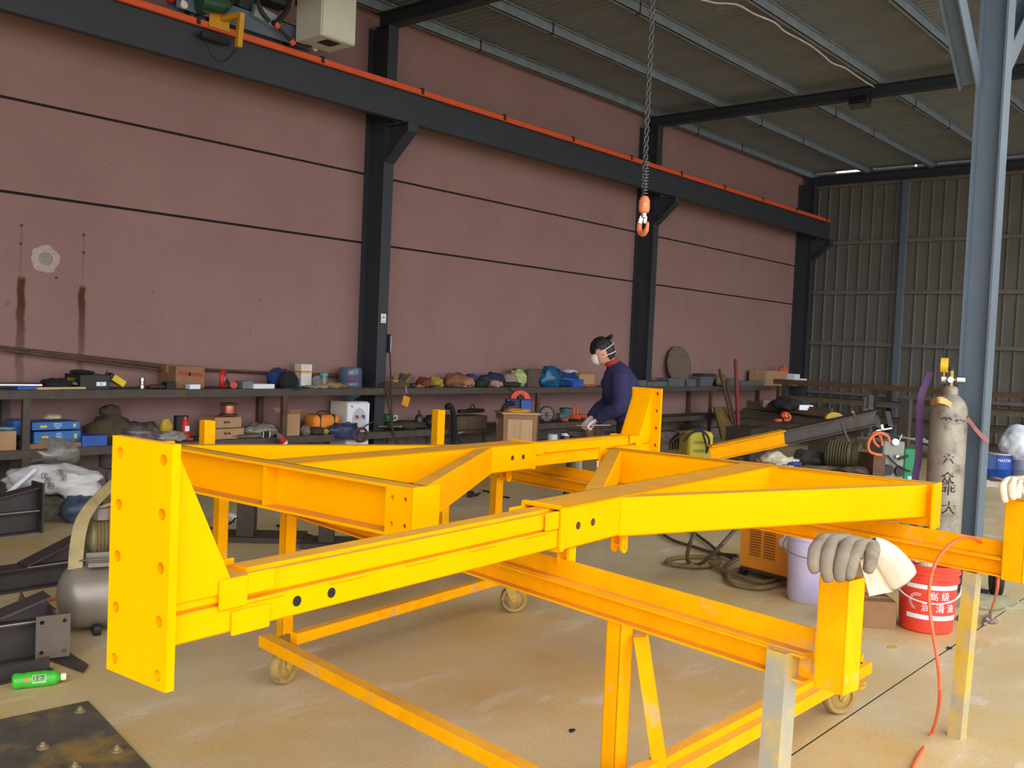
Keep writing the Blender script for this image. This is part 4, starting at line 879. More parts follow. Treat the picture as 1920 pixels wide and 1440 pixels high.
for i in range(30):
    px = 769 + i * 3.9; y = SF + .05 + .30 * R_.random(); X = sx(px, y); k = i % 4; a = R_.uniform(0, PI); d_ = Vector((math.cos(a), math.sin(a) * .5, R_.uniform(-.02, .12))).normalized(); c_ = Vector((X, y, Z1 + R_.uniform(.015, .035))); Lh = R_.uniform(.06, .13); q = B()
    if k == 0: q.cyl(c_ - d_ * Lh, c_ + d_ * Lh * .3, .014, n=8); q.cyl(c_ + d_ * Lh * .3, c_ + d_ * Lh, .006, n=6)          # screwdriver
    elif k == 1:
        for s_ in (-1, 1): q.bar(c_, c_ - d_ * Lh + Vector((.018 * s_, .012 * s_, 0)), .014, .012); q.bar(c_, c_ + d_ * Lh * .5 + Vector((.004 * s_, 0, 0)), .012, .012)   # pliers
    elif k == 2: q.bar(c_ - d_ * Lh, c_ + d_ * Lh, .018, .007); q.cyl(c_ + d_ * Lh - Vector((0, 0, .006)), c_ + d_ * Lh + Vector((0, 0, .006)), .022, n=10); q.cyl(c_ - d_ * Lh - Vector((0, 0, .006)), c_ - d_ * Lh + Vector((0, 0, .006)), .018, n=10)  # spanner
    else: q.lathe([(0, 0), (.02, 0), (.02, .03), (.03, .035), (.03, .05), (0, .05)], c_ - Vector((0, 0, .012)), 10, tuple(d_ + Vector((0, 0, .4))))       # bit or fitting
    single(q, 'hand_tool', M('tool%d' % (i % 8), cols[i % 8], .5, .3, var=.3, sc=20), 'small greasy hand tool in the heap on the upper shelf right of the wall column', 'hand tool', (X, y, Z1), 'hand tools heaped on the upper shelf')
for i, (p0, p1, h, c_, nm, lb, ct_) in enumerate((
        (786, 800, 18, (120, 52, 44), 'rag', 'small dark red rag among the hand tools', 'rag'), (806, 824, 22, (164, 140, 46), 'rag', 'mustard yellow rag among the hand tools', 'rag'),
        (836, 874, 26, (132, 88, 56), 'rag', 'brown and blue rag bundle in the middle of the upper shelf', 'rag'), (866, 884, 20, (178, 120, 92), 'plastic_bag', 'peach coloured wrapper beside the brown rag bundle', 'wrapper'),
        (872, 890, 24, (40, 62, 118), 'rag', 'blue rag beside the peach wrapper', 'rag'), (888, 908, 16, (40, 36, 36), 'grinder_head', 'dark lumpy tool head under the navy jacket', 'tool'),
        (900, 950, 26, (38, 42, 74), 'jacket', 'folded navy jacket on the upper shelf', 'jacket'), (918, 938, 13, (186, 142, 126), 'rag', 'pinkish rag in front of the folded navy jacket', 'rag'),
        (940, 965, 26, (150, 128, 116), 'plastic_bag', 'dusty beige plastic bag beside the green one', 'bag'), (958, 990, 34, (170, 182, 120), 'plastic_bag', 'pale green plastic bag on the upper shelf', 'bag'),
        (934, 975, 10, (52, 46, 42), 'rag', 'flat dark rag in front of the pale green bag', 'rag'))):
    put_blob(p0, p1, h, Z1, .22, M('heap%d' % i, c_, .8, var=.35, sc=12, bump=.3), nm, lb, ct_, y=SF + .14 + (.1 if h > 22 else 0))
t, s = put_box(990, 1040, 32, Z1, .3, M('dark_card', (92, 74, 62), .85, var=.2), 'carton', 'dark brown carton behind the teal plastic bag', y=SF + .10)
put_blob(1012, 1050, 40, Z1, .2, TEALF, 'plastic_bag', 'teal blue plastic bag draped over the dark brown carton', 'bag', y=SF + .10, amp=.4)
put_blob(1042, 1088, 28, Z1, .26, BLUEF, 'plastic_bag', 'blue plastic bag right of the teal one', 'bag', y=SF + .18)
put_blob(1056, 1080, 8, Z1 + .19, .12, M('pale_film', (190, 180, 190), .4, var=.3), 'plastic_wrapper', 'pale wrapper with a black knob on the blue bag', 'wrapper', y=SF + .18)
put_box(1074, 1094, 14, Z1, .1, BLUE, 'small_box', 'small bright blue box by the brown open carton', tape=False, y=SF + .04)
put_box(1086, 1114, 24, Z1, .2, CARD, 'carton', 'small open brown carton next to the worker', open_=True, tape=False, y=SF + .06)
put_blob(1094, 1116, 5, Z1, .1, M('orange_bits', (176, 90, 50), .7, var=.4, sc=30), 'plastic_scrap', 'orange bits at the foot of the small open carton', 'scrap', y=SF + .05)
# beyond the worker: steel plates and blocks, disc, cartons
BLK = M('grey_steel_plate', (104, 108, 110), .55, .2, var=.25, sc=8)
def plates(p0, p1, hpx, d, label, y=SF + .06, n=None):
    s = Spot(p0, p1, hpx, Z1, y); t = thing('plate_stack', label, 'steel plates', (s.c.x, y + d / 2, Z1)); n = n or max(2, round(s.h / .03)); th = s.h / n
    for k in range(n):
        q = B(); q.b2((s.x0 + R_.uniform(0, .02), y + R_.uniform(0, .015), Z1 + k * th), (s.x1 - R_.uniform(0, .02), y + d, Z1 + (k + .9) * th)); q.build('plate', BLK, t)
plates(1188, 1213, 12, .24, 'grey plate stack nearest the worker on the upper shelf'); plates(1214, 1252, 9, .2, 'low grey plate stack left of the leaning disc')
plates(1254, 1285, 15, .24, 'grey plate stack in front of the leaning disc'); plates(1288, 1306, 13, .2, 'narrow grey plate stack right under the disc edge'); plates(1313, 1338, 18, .25, 'tall grey plate stack right of the disc')
S_ = Spot(1316, 1340, 6, Z1 + .165, SF + .1); q = B(); q.b2((S_.x0, SF + .08, S_.z + .0), (S_.x1, SF + .3, S_.z + .05), .004); single(q, 'steel_block', STEELD, 'dark block on the tall grey plate stack', 'block', S_.c)
plates(1366, 1388, 14, .25, 'grey plate stack behind the red pole', y=SF + .1); plates(1390, 1432, 9, .25, 'low dark plate stack left of the brown carton')
put_blob(1342, 1362, 22, Z1, .16, M('tan_lump', (126, 108, 84), .9, var=.3), 'rag', 'tan rag bundle behind the brown poles', 'rag', y=SF + .2)
t = thing('flange_disc', 'large brown steel disc with rim holes leaning on the wall', 'disc', (sx(1285, 8.6), 8.6, Z1)); c_ = aty(1273, 678, 8.68); c_.z = Z1 + .34; dn = Vector((-.08, -.98, .16)).normalized(); du = dn.cross(Vector((0, 0, 1))).normalized(); dv = du.cross(dn)
q = B(); nn = 36; es = [[], []]
for lev in (0, 1):
    vs = [q.bm.verts.new(c_ + dn * .02 * lev + du * .34 * math.cos(2 * PI * k / nn) + dv * .34 * math.sin(2 * PI * k / nn)) for k in range(nn)]; es[lev] = vs; q.bm.faces.new(vs)
for k in range(nn): q.bm.faces.new((es[0][k], es[0][(k + 1) % nn], es[1][(k + 1) % nn], es[1][k]))
q.build('disc_plate', M('brown_plate', (112, 98, 84), .7, .2, var=.2, sc=3), t)
for k in range(12):
    a = 2 * PI * k / 12; p = c_ + du * .31 * math.cos(a) + dv * .31 * math.sin(a); q = B(); q.cyl(p + dn * .0195, p + dn * .0215, .012, n=10); q.build('bolt_hole', DARK, t)  # thin dark discs coloured like the shade inside drilled holes
put_box(1434, 1474, 28, Z1, .34, CARD, 'carton', 'brown carton with an orange bag on top at the shelf end', y=SF + .06)
S_ = Spot(1456, 1476, 14, Z1 + .27, SF + .2); q = B(); q.blob(S_.c + Vector((0, 0, .05)), (.19, .2, .14), 5, .35, 2, 3, .35); single(q, 'plastic_bag', M('orange_film', (214, 104, 54), .4, var=.25), 'orange plastic bag on the end carton', 'bag', S_.c, smooth=True)
t = thing('tray_box', 'white step-sided box on the last end of the shelf', 'box', (sx(1500), SF + .2, Z1)); a = aty(1485, 722, SF - .1); 
q = B(); X0, X1 = sx(1486, SF - .0), sx(1524, SF - .0); q.b2((X0, SF - .02, Z1 + .06), (X0 + .28, SF + .4, Z1 + .24), .004); q.b2((X0 + .28, SF - .02, Z1 + .06), (X0 + .62, SF + .4, Z1 + .15), .004); q.build('box_body', WHITE, t)
q = B(); q.b2((X0 + .02, SF, Z1), (X0 + .5, SF + .3, Z1 + .058)); q.build('box_base', CARDD, t)
# ---- lower tier
t, s = put_box(-12, 33, 36, Z2, .32, CARD, 'carton', 'brown carton at the far left of the lower shelf', y=SF + .02)
q = B(); q.blob(Vector((s.c.x, SF + .15, s.z + s.h + .015)), (.3, .2, .03), 7, .3, 2, 2); single(q, 'plastic_film', M('pale_blue_film', (120, 170, 206), .3), 'pale blue film on the far left carton', 'film', (s.c.x, SF + .15, s.z + s.h), smooth=True)
BBOX = M('printed_blue_box', (40, 104, 172), .45, var=.08)
for i, (p0, p1, h, zz, y) in enumerate(((62, 152, 14, Z2 + .155, SF + .05), (66, 154, 20, Z2 + .045, SF + .06), (27, 60, 26, Z2 + .10, SF + .24))):
    t, s = put_box(p0, p1, h, zz, .26, BBOX, 'rod_box', ('topmost blue printed box of the left lower stack', 'blue printed box below the topmost one in the left stack', 'blue printed box standing behind the grey shelf post')[i], y=y, tape=False)
    if i < 2:
        for k in range(3): text(('H08Mn2Si', 'WELDING', 'WIRE')[k] if i == 0 else ('J422', '20KG', 'ER50')[k], s.h * .26, WINK, t, plane_mtx(Vector((s.x0 + s.w * .52, s.y - .003, s.z + s.h * (.78 - .28 * k))), (1, 0, 0), (0, 0, 1)))
        q = B(); q.b2((s.x0 + s.w * .16, s.y - .003, s.z + s.h * .3), (s.x0 + s.w * .30, s.y - .001, s.z + s.h * .62)); q.b2((s.x0 + s.w * .85, s.y - .003, s.z + s.h * .3), (s.x0 + s.w * .91, s.y - .001, s.z + s.h * .75)); q.build('yellow_print', M('yellow_print'), t)['kind'] = 'stuff'
S_ = Spot(58, 156, 8, Z2, SF + .03); q = B(); q.b2((S_.x0, SF + .03, Z2), (S_.x1, SF + .34, Z2 + .04)); single(q, 'cardboard_sheet', CARDD, 'folded cardboard sheets under the blue printed boxes', 'cardboard', S_.c)
put_blob(82, 116, 10, Z2 + .235, .14, M('torn_card', (190, 170, 140), .8), 'paper_scrap', 'torn paper on top of the blue printed boxes', 'paper')
put_box(157, 204, 20, Z2, .3, BLUE, 'crate', 'plain blue plastic crate on the lower shelf', 'crate', y=SF + .01, tape=False, flap=False)
MOSS = M('mouldy_brown_rag', (78, 66, 46), .95, var=.4, sc=14, bump=.5)
put_blob(164, 250, 50, Z2, .34, MOSS, 'rag', 'big mound of brown sacking on the lower shelf', 'rag heap', y=SF + .24)
put_blob(190, 226, 22, Z2 + .24, .2, MOSS, 'rag', 'brown sacking lump on top of the mound', 'rag heap', y=SF + .26)
put_blob(228, 302, 36, Z2, .3, M('shiny_film', (104, 94, 92), .18, var=.5, sc=16), 'plastic_bag', 'shiny dark plastic bags beside the brown mound', 'bag', y=SF + .14, amp=.4, sc=3)
put_blob(288, 352, 20, Z2, .24, M('shiny_film2', (150, 142, 136), .2, var=.5, sc=22), 'plastic_bag', 'shiny pale plastic bag by the red bottle jack', 'bag', y=SF + .10, amp=.4, sc=3)
put_blob(302, 326, 34, Z2 + .04, .06, M('mustard_sheet', (196, 160, 40), .7, var=.25), 'plastic_sheet', 'mustard yellow sheet stuck in the plastic bags', 'sheet', y=SF + .2, amp=.15)
t = thing('bottle_jack', 'red and black hydraulic bottle jack on the lower shelf', 'jack', (sx(349), SF + .14, Z2)); L = Vector((sx(349, SF + .14), SF + .14, Z2))
q = B(); q.b2(L + Vector((-.06, -.06, 0)), L + Vector((.06, .06, .025)), .006); q.lathe([(.05, .02), (.05, .06), (.04, .07), (.04, .18), (.03, .19), (.03, .21), (0, .21)], L, 18); q.build('jack_body', RED, t, smooth=True)
q = B(); q.b2(L + Vector((-.085, .0, .06)), L + Vector((.04, .065, .235)), .004); q.build('jack_back', BLACK, t); q = B(); q.cyl(L + Vector((0, 0, .2)), L + Vector((0, 0, .225)), .012, n=10); q.build('ram', CHROME, t); q = B(); q.b2(L + Vector((-.022, -.043, .09)), L + Vector((.022, -.0395, .14))); q.build('label_sticker', WINK, t)
t = thing('wire_spool', 'copper wire spool on the two stacked cartons', 'spool', (sx(432), SF + .18, Z2 + .22)); L = Vector((sx(430, SF + .18), SF + .18, Z2 + .225))
q = B(); q.lathe([(.06, .012), (.075, .02), (.078, .06), (.075, .10), (.06, .11)], L, 22); q.build('copper_winding', M('copper_wire', (190, 112, 84), .35, .7, var=.1), t, smooth=True)
for z in (0, .11): q = B(); q.cyl(L + Vector((0, 0, z)), L + Vector((0, 0, z + .012)), .095, n=22); q.build('spool_flange', RUSTB, t)
for i, (p0, p1, h, zz) in enumerate(((405, 455, 19, Z2 + .112), (404, 460, 19, Z2))): 
    t, s = put_box(p0, p1, h, zz, .26, CARD, 'carton', ('upper brown carton under the copper spool', 'lower brown carton under the copper spool')[i], y=SF + .05, tape=False)
    for u in (.38, .5): q = B(); q.box((s.x0 + s.w * u, s.y - .0015, s.z + s.h * .55), (.03, .003, .016), (0, .4, 0)); q.build('printed_mark', INK, t)
put_blob(462, 522, 24, Z2, .28, M('dull_film', (140, 132, 124), .3, var=.35, sc=18), 'plastic_sheet', 'crumpled dull plastic sheeting on the lower shelf', 'sheet', y=SF + .2, amp=.35, sc=3)
q = B(); q.b2((sx(498), SF + .02, Z2), (sx(511), SF + .04, Z2 + .06)); 
q2 = thing('name_plate', 'small dark white-edged frame at the front of the lower shelf', 'frame', (sx(504), SF + .03, Z2)); q.build('frame_body', INK, q2); q = B(); q.b2((sx(498), SF + .012, Z2), (sx(499), SF + .02, Z2 + .06)); q.build('frame_edge', WINK, q2); q = B(); q.b2((sx(510), SF + .012, Z2), (sx(511), SF + .02, Z2 + .06)); q.build('frame_edge', WINK, q2)
put_blob(440, 500, 8, Z2, .14, DUST, 'rag', 'dark flat rag before the plastic sheeting', 'rag', y=SF + .06)
t, s = put_box(541, 565, 41, Z2, .2, CARD, 'carton', 'tall open brown carton right of the brown shelf post', open_=True, tape=False, y=SF + .04)
t = thing('tool_bag', 'bright orange tool bag with dark straps on the lower shelf', 'bag', (sx(606), SF + .2, Z2)); s = Spot(581, 630, 28, Z2 + .04, SF + .2)
q = B(); q.box(s.c + Vector((0, 0, s.h / 2)), (s.w, .22, s.h), None, .05, 3); q.build('bag_body', M('orange_cloth', (232, 138, 34), .6, var=.12), t, smooth=True)
for u in (-.28, .25): q = B(); q.box(s.c + Vector((s.w * u, 0, s.h / 2)), (.03, .228, s.h * 1.03), None, .012); q.build('strap', BLACK, t)
q = B(); q.tube([s.c + Vector((-s.w * .35, -.05, s.h)), s.c + Vector((-s.w * .2, -.06, s.h + .04)), s.c + Vector((s.w * .1, -.06, s.h + .03)), s.c + Vector((s.w * .2, -.05, s.h))], .008, 6); q.build('handle', BLACK, t)
for i, (p0, p1, h, c_, nm, lb) in enumerate(((566, 582, 18, (124, 118, 116), 'can', 'small grey can between open carton and orange bag'), (582, 612, 14, (64, 48, 38), 'rag', 'dark rag under the orange tool bag'), (602, 616, 12, (150, 140, 60), 'rag', 'olive yellow rag before the orange tool bag'), (612, 630, 9, (120, 84, 66), 'rag', 'brown rag right of the olive yellow one'))):
    put_blob(p0, p1, h, Z2, .14, M('low%d' % i, c_, .8, var=.3, sc=14), nm, lb, 'rag' if nm == 'rag' else 'can', y=SF + .08)
put_blob(618, 676, 30, Z2 - .05, .16, M('dull_blue_film', (44, 58, 92), .4, var=.4, sc=9), 'plastic_bag', 'dark blue plastic bag hanging over the lower shelf edge', 'bag', y=SF + .03, amp=.35)
# water dispenser with its bottle, in the gap of the shelf
dx0, dx1 = sx(652, 8.42), sx(693, 8.42); dw = dx1 - dx0; dt = .86
t = thing('water_dispenser', 'white water dispenser with blue drip tray standing in the shelf gap', 'water dispenser', ((dx0 + dx1) / 2, 8.56, 0)); L = Vector(((dx0 + dx1) / 2, 8.40, 0))
CREAM = M('cream_plastic', (214, 206, 196), .5, var=.06)
q = B(); q.b2((dx0 - .0, 8.42, 0), (dx1, 8.72, dt), .012); q.build('cabinet', CREAM, t)
q = B(); q.b2((dx0, 8.395, .36), (dx1, 8.425, dt - .01), .012); q.build('front_panel', WHITE, t); q = B(); q.b2((dx0, 8.40, .03), (dx1, 8.425, .33), .012); q.build('lower_door', WHITE, t)
q = B(); q.lathe([(.0, .0), (.088, .0), (.098, .004), (.102, .004), (.106, -.006)], (L.x, 8.394, .64), 28, (0, -1, 0)); 
for v in q.bm.verts: v.co.z = .64 + (v.co.z - .64) * 1.5
q.build('tap_recess', M('recess_grey', (196, 198, 206), .4), t, smooth=True)
q = B(); q.b2((L.x - .09, 8.35, .46), (L.x + .09, 8.40, .505), .012); q.build('drip_tray', BLUE, t)
for u, c_ in ((-.045, RED), (.045, BLUE)): q = B(); q.cyl((L.x + u, 8.36, .70), (L.x + u, 8.395, .70), .012, n=10); q.cyl((L.x + u, 8.365, .67), (L.x + u, 8.365, .70), .009, n=8); q.build('tap', c_, t)
q = B(); q.box((dx0 + .05, 8.393, .81), (.03, .003, .012), (0, .6, 0)); q.build('red_emblem', RED, t)
t = thing('water_bottle', 'upturned blue water bottle with red lettering on the dispenser', 'bottle', (L.x, 8.57, dt)); L2 = Vector((L.x, 8.57, dt))
WB = M('blue_water_bottle', (96, 120, 150), .15, var=.15, sc=4, trans=.35)
q = B(); q.lathe([(.03, 0), (.05, .02), (.12, .06), (.135, .09), (.135, .13), (.128, .14), (.135, .15), (.135, .22), (.128, .23), (.135, .24), (.135, .34), (.12, .385), (.05, .39), (0, .385)], L2, 32); q.build('bottle_body', WB, t, smooth=True)
for k, s_ in enumerate(('娃哈哈', '纯净水')): text(s_, .05, M('red_print', (150, 44, 60), .6), t, plane_mtx(L2 + Vector((-.05, -.128, .285 - .065 * k)), (.93, -.36, 0), (0, 0, 1)), bendr=.137)
# coil of cable and hanging wires by the column
t = thing('cable_coil', 'dark brown cable coil hanging under the lower shelf before the dispenser', 'cable', (sx(678), SF - .03, Z2 - .1)); c_ = Vector((sx(680, SF - .03), SF - .03, Z2 - .02))
for r in (.075, .09): q = B(); q.tube([c_ + Vector((r * 1.2 * math.cos(a), .01 * math.sin(3 * a), r * .9 * math.sin(a))) for a in [2 * PI * k / 20 for k in range(20)]], .009, 6, 2); q.build('cable_loop', RUSTB, t, smooth=True)
q = B(); q.tube([c_ + Vector((-.0, 0, .06)), c_ + Vector((.1, .05, .09)), c_ + Vector((.25, .1, .13))], .008, 6); q.build('cable_tail', RUSTB, t)
t = thing('power_cable', 'dark brown cables hanging down beside the wall column', 'cable', (sx(730, 8.6), 8.6, .3))
for i, pts in enumerate(([(731, 662), (732, 690), (733, 720), (735, 780), (737, 805)], [(724, 730), (728, 755), (733, 790), (737, 812)], [(738, 810), (742, 826), (747, 842)])): q = B(); q.tube([aty(*p, 8.27) for p in pts], .011, 6, 3); q.build('cable', M('brown_cable', (62, 40, 32), .6), t, smooth=True)
sb = aty(733, 646, 8.5); t = thing('switch_box', 'white surface switch box on the side of the wall column', 'switch', (7.62, 8.5, sb.z))
q = B(); q.b2((7.572, 8.42, sb.z - .10), (7.60, 8.58, sb.z + .12)); q.build('back_board', INK, t); q = B(); q.b2((7.60, 8.44, sb.z - .08), (7.63, 8.56, sb.z + .10), .004); q.build('switch_plate', WHITE, t); q = B(); q.b2((7.63, 8.47, sb.z - .03), (7.665, 8.53, sb.z + .04), .01); q.build('socket_face', M('pale_green_plastic', (190, 205, 190), .5), t)
wsn = aty(719, 597, 8.442); t = thing('warning_sign', 'small white electric hazard sign on the wall column', 'sign', wsn)
q = B(); q.box(wsn, (.075, .004, .105)); q.build('sign_plate', WINK, t)
for sc_, mt, dy in ((.030, INK, .0025), (.022, M('sign_yellow', (226, 190, 40), .5), .0035)): q = B(); q.prism([wsn + Vector((sc_ * math.sin(2 * PI * k / 3), -dy, sc_ * math.cos(2 * PI * k / 3) + .012)) for k in range(3)], (0, .001, 0)); q.build('sign_triangle', mt, t)
q = B(); q.prism([wsn + Vector((x * .9, -.0055, z * .9 + .012)) for x, z in ((.004, .012), (-.005, -.001), (.0, -.001), (-.003, -.011), (.006, .003), (.001, .003))], (0, .001, 0)); q.build('lightning_mark', INK, t); text('有电危险', .014, INK, t, plane_mtx(wsn + Vector((0, -.003, -.035)), (1, 0, 0), (0, 0, 1)))
t = thing('hanging_tag', 'orange yellow card hanging from the upper shelf edge', 'tag', aty(762, 760, SF - .01)); c_ = aty(761, 752, SF - .012)
q = B(); q.box(c_, (.105, .004, .115), (0, .3, 0)); q.build('card', M('tag_orange', (226, 150, 22), .6), t); q = B(); q.tube([aty(762, 738, SF - .012), aty(762, 730, SF - .012), aty(761, 724, SF - .004)], .002, 5); q.build('string', WINK, t)
# right of the column, lower tier
t = thing('enamel_mug', 'green enamel can lying on the lower shelf right of the column', 'can', (sx(746), SF + .16, Z2 + .08)); q = B(); q.cyl((sx(739), SF + .16, Z2 + .14), (sx(753), SF + .16, Z2 + .14), .05, n=18); q.build('can_body', M('green_enamel', (40, 110, 64), .4), t); q = B(); q.tube([(sx(753), SF + .12, Z2 + .16), (sx(757), SF + .1, Z2 + .17), (sx(757), SF + .1, Z2 + .12), (sx(753), SF + .12, Z2 + .11)], .006, 6); q.build('handle', WHITE, t)
put_blob(720, 800, 16, Z2, .3, M('dark_bits', (70, 58, 46), .8, .2, var=.5, sc=20), 'scrap_heap', 'heap of dark pipes and scrap on the lower shelf by the column', 'scrap heap', y=SF + .2, amp=.4, sc=4)
for i in range(9):
    X = sx(738 + i * 6.5); a = R_.uniform(-.5, .5); c_ = Vector((X, SF + .05 + .02 * i, Z2 + .05 + .01 * (i % 3))); d_ = Vector((math.cos(a), math.sin(a), .1 * math.sin(i))); q = B(); q.cyl(c_ - d_ * .13, c_ + d_ * .13, .012, n=8); q.cyl(c_ + d_ * .12, c_ + d_ * .15, .018, n=8); single(q, 'pipe_piece', M('pipe%d' % (i % 3), ((120, 110, 98), (84, 66, 52), (64, 60, 58))[i % 3], .5, .4, var=.3), 'short pipe piece in the scrap heap on the lower shelf', 'pipe', c_, 'pipe pieces in the lower shelf heap')
tall('flask_body', .05, .15, [(0, 0), (.9, 0), (1, .1), (1, .5), (.6, .7), (.28, .78), (.28, .95), (0, .95)], M('brown_flask', (60, 48, 38), .4), 'oil_flask', 'dark brown oil flask on the scrap heap', 'flask', px=788, z=Z2 + .06, parts=(('cap', [(0, 1.05), (.34, 1.05), (.34, .92), (0, .92)], BLACK),))
put_blob(800, 824, 22, Z2 + .02, .2, M('dark_hose_heap', (44, 38, 34), .8, var=.4, sc=24), 'hose_heap', 'dark tangled hoses left of the far yellow stop post', 'hose', y=SF + .16, amp=.4, sc=4)
q = B(); q.tube([aty(838, 764, 8.25), aty(842, 760, 8.2), aty(848, 768, 8.2), aty(852, 790, 8.22), aty(851, 820, 8.24), aty(849, 850, 8.26)], .035, 8, 4); single(q, 'hanging_belt', BCLOTH, 'black belt hanging from the lower shelf behind the far yellow stop post', 'belt', aty(848, 800, 8.22), smooth=True)
put_box(852, 916, 24, Z2 - .02, .3, M('rough_crate', (88, 70, 54), .9, var=.35, sc=10), 'crate', 'rough dark crate on the lower shelf left of the wooden cabinet', 'crate', tape=False, y=SF - .05)
S_ = Spot(862, 908, 9, Z2 + .165, SF + .1); q = B(); q.bar(S_.c + Vector((-S_.w / 2, 0, .03)), S_.c + Vector((S_.w / 2, 0, .035)), .07, .045, bev=.01); q.bar(S_.c + Vector((-.05, 0, .055)), S_.c + Vector((.09, 0, .055)), .05, .02); q.tube([S_.c + Vector((-.02, 0, .06)), S_.c + Vector((.0, 0, .10)), S_.c + Vector((.04, 0, .11)), S_.c + Vector((.07, 0, .06))], .008, 6); single(q, 'clamp_bar', M('cast_dark', (44, 36, 32), .6, .3), 'dark cast bar clamp on the rough crate', 'clamp', S_.c)
t = thing('chrome_valve', 'chrome valve hanging below the lower shelf behind the far stop post', 'valve', aty(862, 815, 8.24)); c_ = aty(862, 812, 8.24)
q = B(); q.cyl(c_ - Vector((.05, 0, 0)), c_ + Vector((.05, 0, .01)), .022, n=12); q.build('valve_body', CHROME, t); q = B(); q.tube([c_, c_ - Vector((.01, 0, .06)), c_ + Vector((.02, 0, -.12))], .013, 6); q.build('stem', BLACK, t)
t = thing('drink_bottle', 'small bottle with red, white and blue label under the lower shelf', 'bottle', aty(533, 838, 8.2)); c0 = aty(527, 822, 8.2); c1 = aty(541, 842, 8.2); d_ = (c1 - c0).normalized()
for r, a, b_, mt, nm in ((.035, -.02, .05, RED, 'label_red'), (.0352, .05, .075, WINK, 'label_white'), (.035, .075, .14, M('label_navy', (30, 44, 110), .4), 'label_blue')): q = B(); q.cyl(c0 + d_ * a, c0 + d_ * b_, r, n=16); q.build(nm, mt, t)
q = B(); q.lathe([(.018, -.09), (.018, -.06), (.034, -.02), (.034, .19), (0, .19)], c0, 16, tuple(d_)); q.build('bottle_body', GLASS, t, smooth=True)
p_ = aty(540, 850, 8.2); q = B(); q.b2((p_.x - .14, 8.1, 0), (p_.x + .14, 8.32, p_.z + .02)); single(q, 'timber_block', CARDD, 'brown block under the small labelled bottle below the shelf', 'block', (p_.x, 8.2, 0))
# wooden cabinet with things on it
ang = -.62; cw = atd(968, 800, 12.2); cw.z = 0; u = Vector((math.cos(ang), math.sin(ang), 0)); v = Vector((-u.y, u.x, 0)); hh = .72
t = thing('wooden_cabinet', 'pale plywood cabinet with reddish trim behind the far yellow beam', 'cabinet', cw, ang)
ww, dd = .42, .40
q = B(); q.b2((-ww / 2, -dd / 2, .02), (ww / 2, dd / 2, hh)); q.build('carcass', WOOD, t, world=False)
for (a, b_) in ((-ww / 2 + .05, -.004), (.004, ww / 2 - .05)): q = B(); q.b2((a, -dd / 2 - .006, .05), (b_, -dd / 2, hh - .06)); q.build('door_board', WOOD, t, world=False)
for lo, hi in (((-ww / 2 - .006, -dd / 2 - .014, .02), (-ww / 2 + .05, -dd / 2, hh)), ((ww / 2 - .05, -dd / 2 - .014, .02), (ww / 2 + .006, -dd / 2, hh)), ((-ww / 2 + .05, -dd / 2 - .013, hh - .06), (ww / 2 - .05, -dd / 2, hh)), ((-ww / 2 - .012, -dd / 2, .02), (-ww / 2, -dd / 2 + .05, hh)), ((-ww / 2 - .012, dd / 2 - .05, .02), (-ww / 2, dd / 2, hh)), ((-ww / 2 - .012, -dd / 2 + .05, hh - .06), (-ww / 2, dd / 2 - .05, hh))): q = B(); q.b2(lo, hi, .002); q.build('trim_board', WOODD, t, world=False)
q = B(); q.b2((-ww / 2 - .035, -dd / 2 - .035, hh), (ww / 2 + .035, dd / 2 + .02, hh + .022), .003); q.build('top_board', WOOD, t, world=False)
q = B(); q.b2((-ww / 2 - .0145, dd / 2 - .09, hh - .15), (-ww / 2 - .0125, dd / 2 - .04, hh - .08)); q.build('paper_label', WINK, t, world=False)
def cab(x, y, z=0): return cw + u * x + v * y + Vector((0, 0, hh + .022 + z))
q = B(); q.blob(cab(-.02, -.08, .02), (.34, .2, .06), 8, .3, 2, 3, .4, rot=ang); single(q, 'cleaning_cloth', M('orange_cloth2', (228, 150, 30), .8, var=.15), 'orange yellow cloth on the wooden cabinet', 'cloth', cab(-.02, -.08), smooth=True)
t = carton(cab(.10, -.02), (.13, .10, .15), ang, BLUE, 'bright blue carton on the wooden cabinet', tape=False)
t = carton(cab(-.05, .09), (.15, .12, .15), ang, M('deep_blue_card', (36, 78, 128), .5), 'deep blue carton behind the bright blue one on the cabinet', tape=False)
t = thing('circular_saw', 'red orange saw guard with dark handle lying on the blue cartons', 'power tool', cab(.02, .05, .15)); c_ = cab(.04, .04, .16)
q = B(); pts = [c_ + u * (r * math.cos(a)) + Vector((0, 0, r * math.sin(a) * .85 + .005)) for r, rev in ((.125, 0), (.055, 1)) for a in ([PI * k / 12 for k in range(13)] if not rev else [PI - PI * k / 12 for k in range(13)])]; q.prism([p - v * .045 for p in pts], v * .09); q.build('saw_guard', M('saw_red', (224, 70, 44), .45), t)
q = B(); q.cyl(c_ - v * .055 + Vector((0, 0, .03)), c_ + v * .055 + Vector((0, 0, .03)), .035, n=14); q.build('saw_motor', BLACK, t); q = B(); q.tube([c_ - u * .08 + Vector((0, 0, .08)), c_ - u * .14 + Vector((0, 0, .12)), c_ - u * .19 + Vector((0, 0, .15))], .014, 8); q.build('saw_handle', BLACK, t)
q = B(); q.tube([cab(-.20, -.02, .0), cab(-.16, -.02, .07), cab(-.09, -.02, .11), cab(-.04, -.02, .10)], .03, 8); single(q, 'hose_bend', BLACK, 'bent black hose at the left of the cabinet top', 'hose', cab(-.18, -.02), smooth=True)
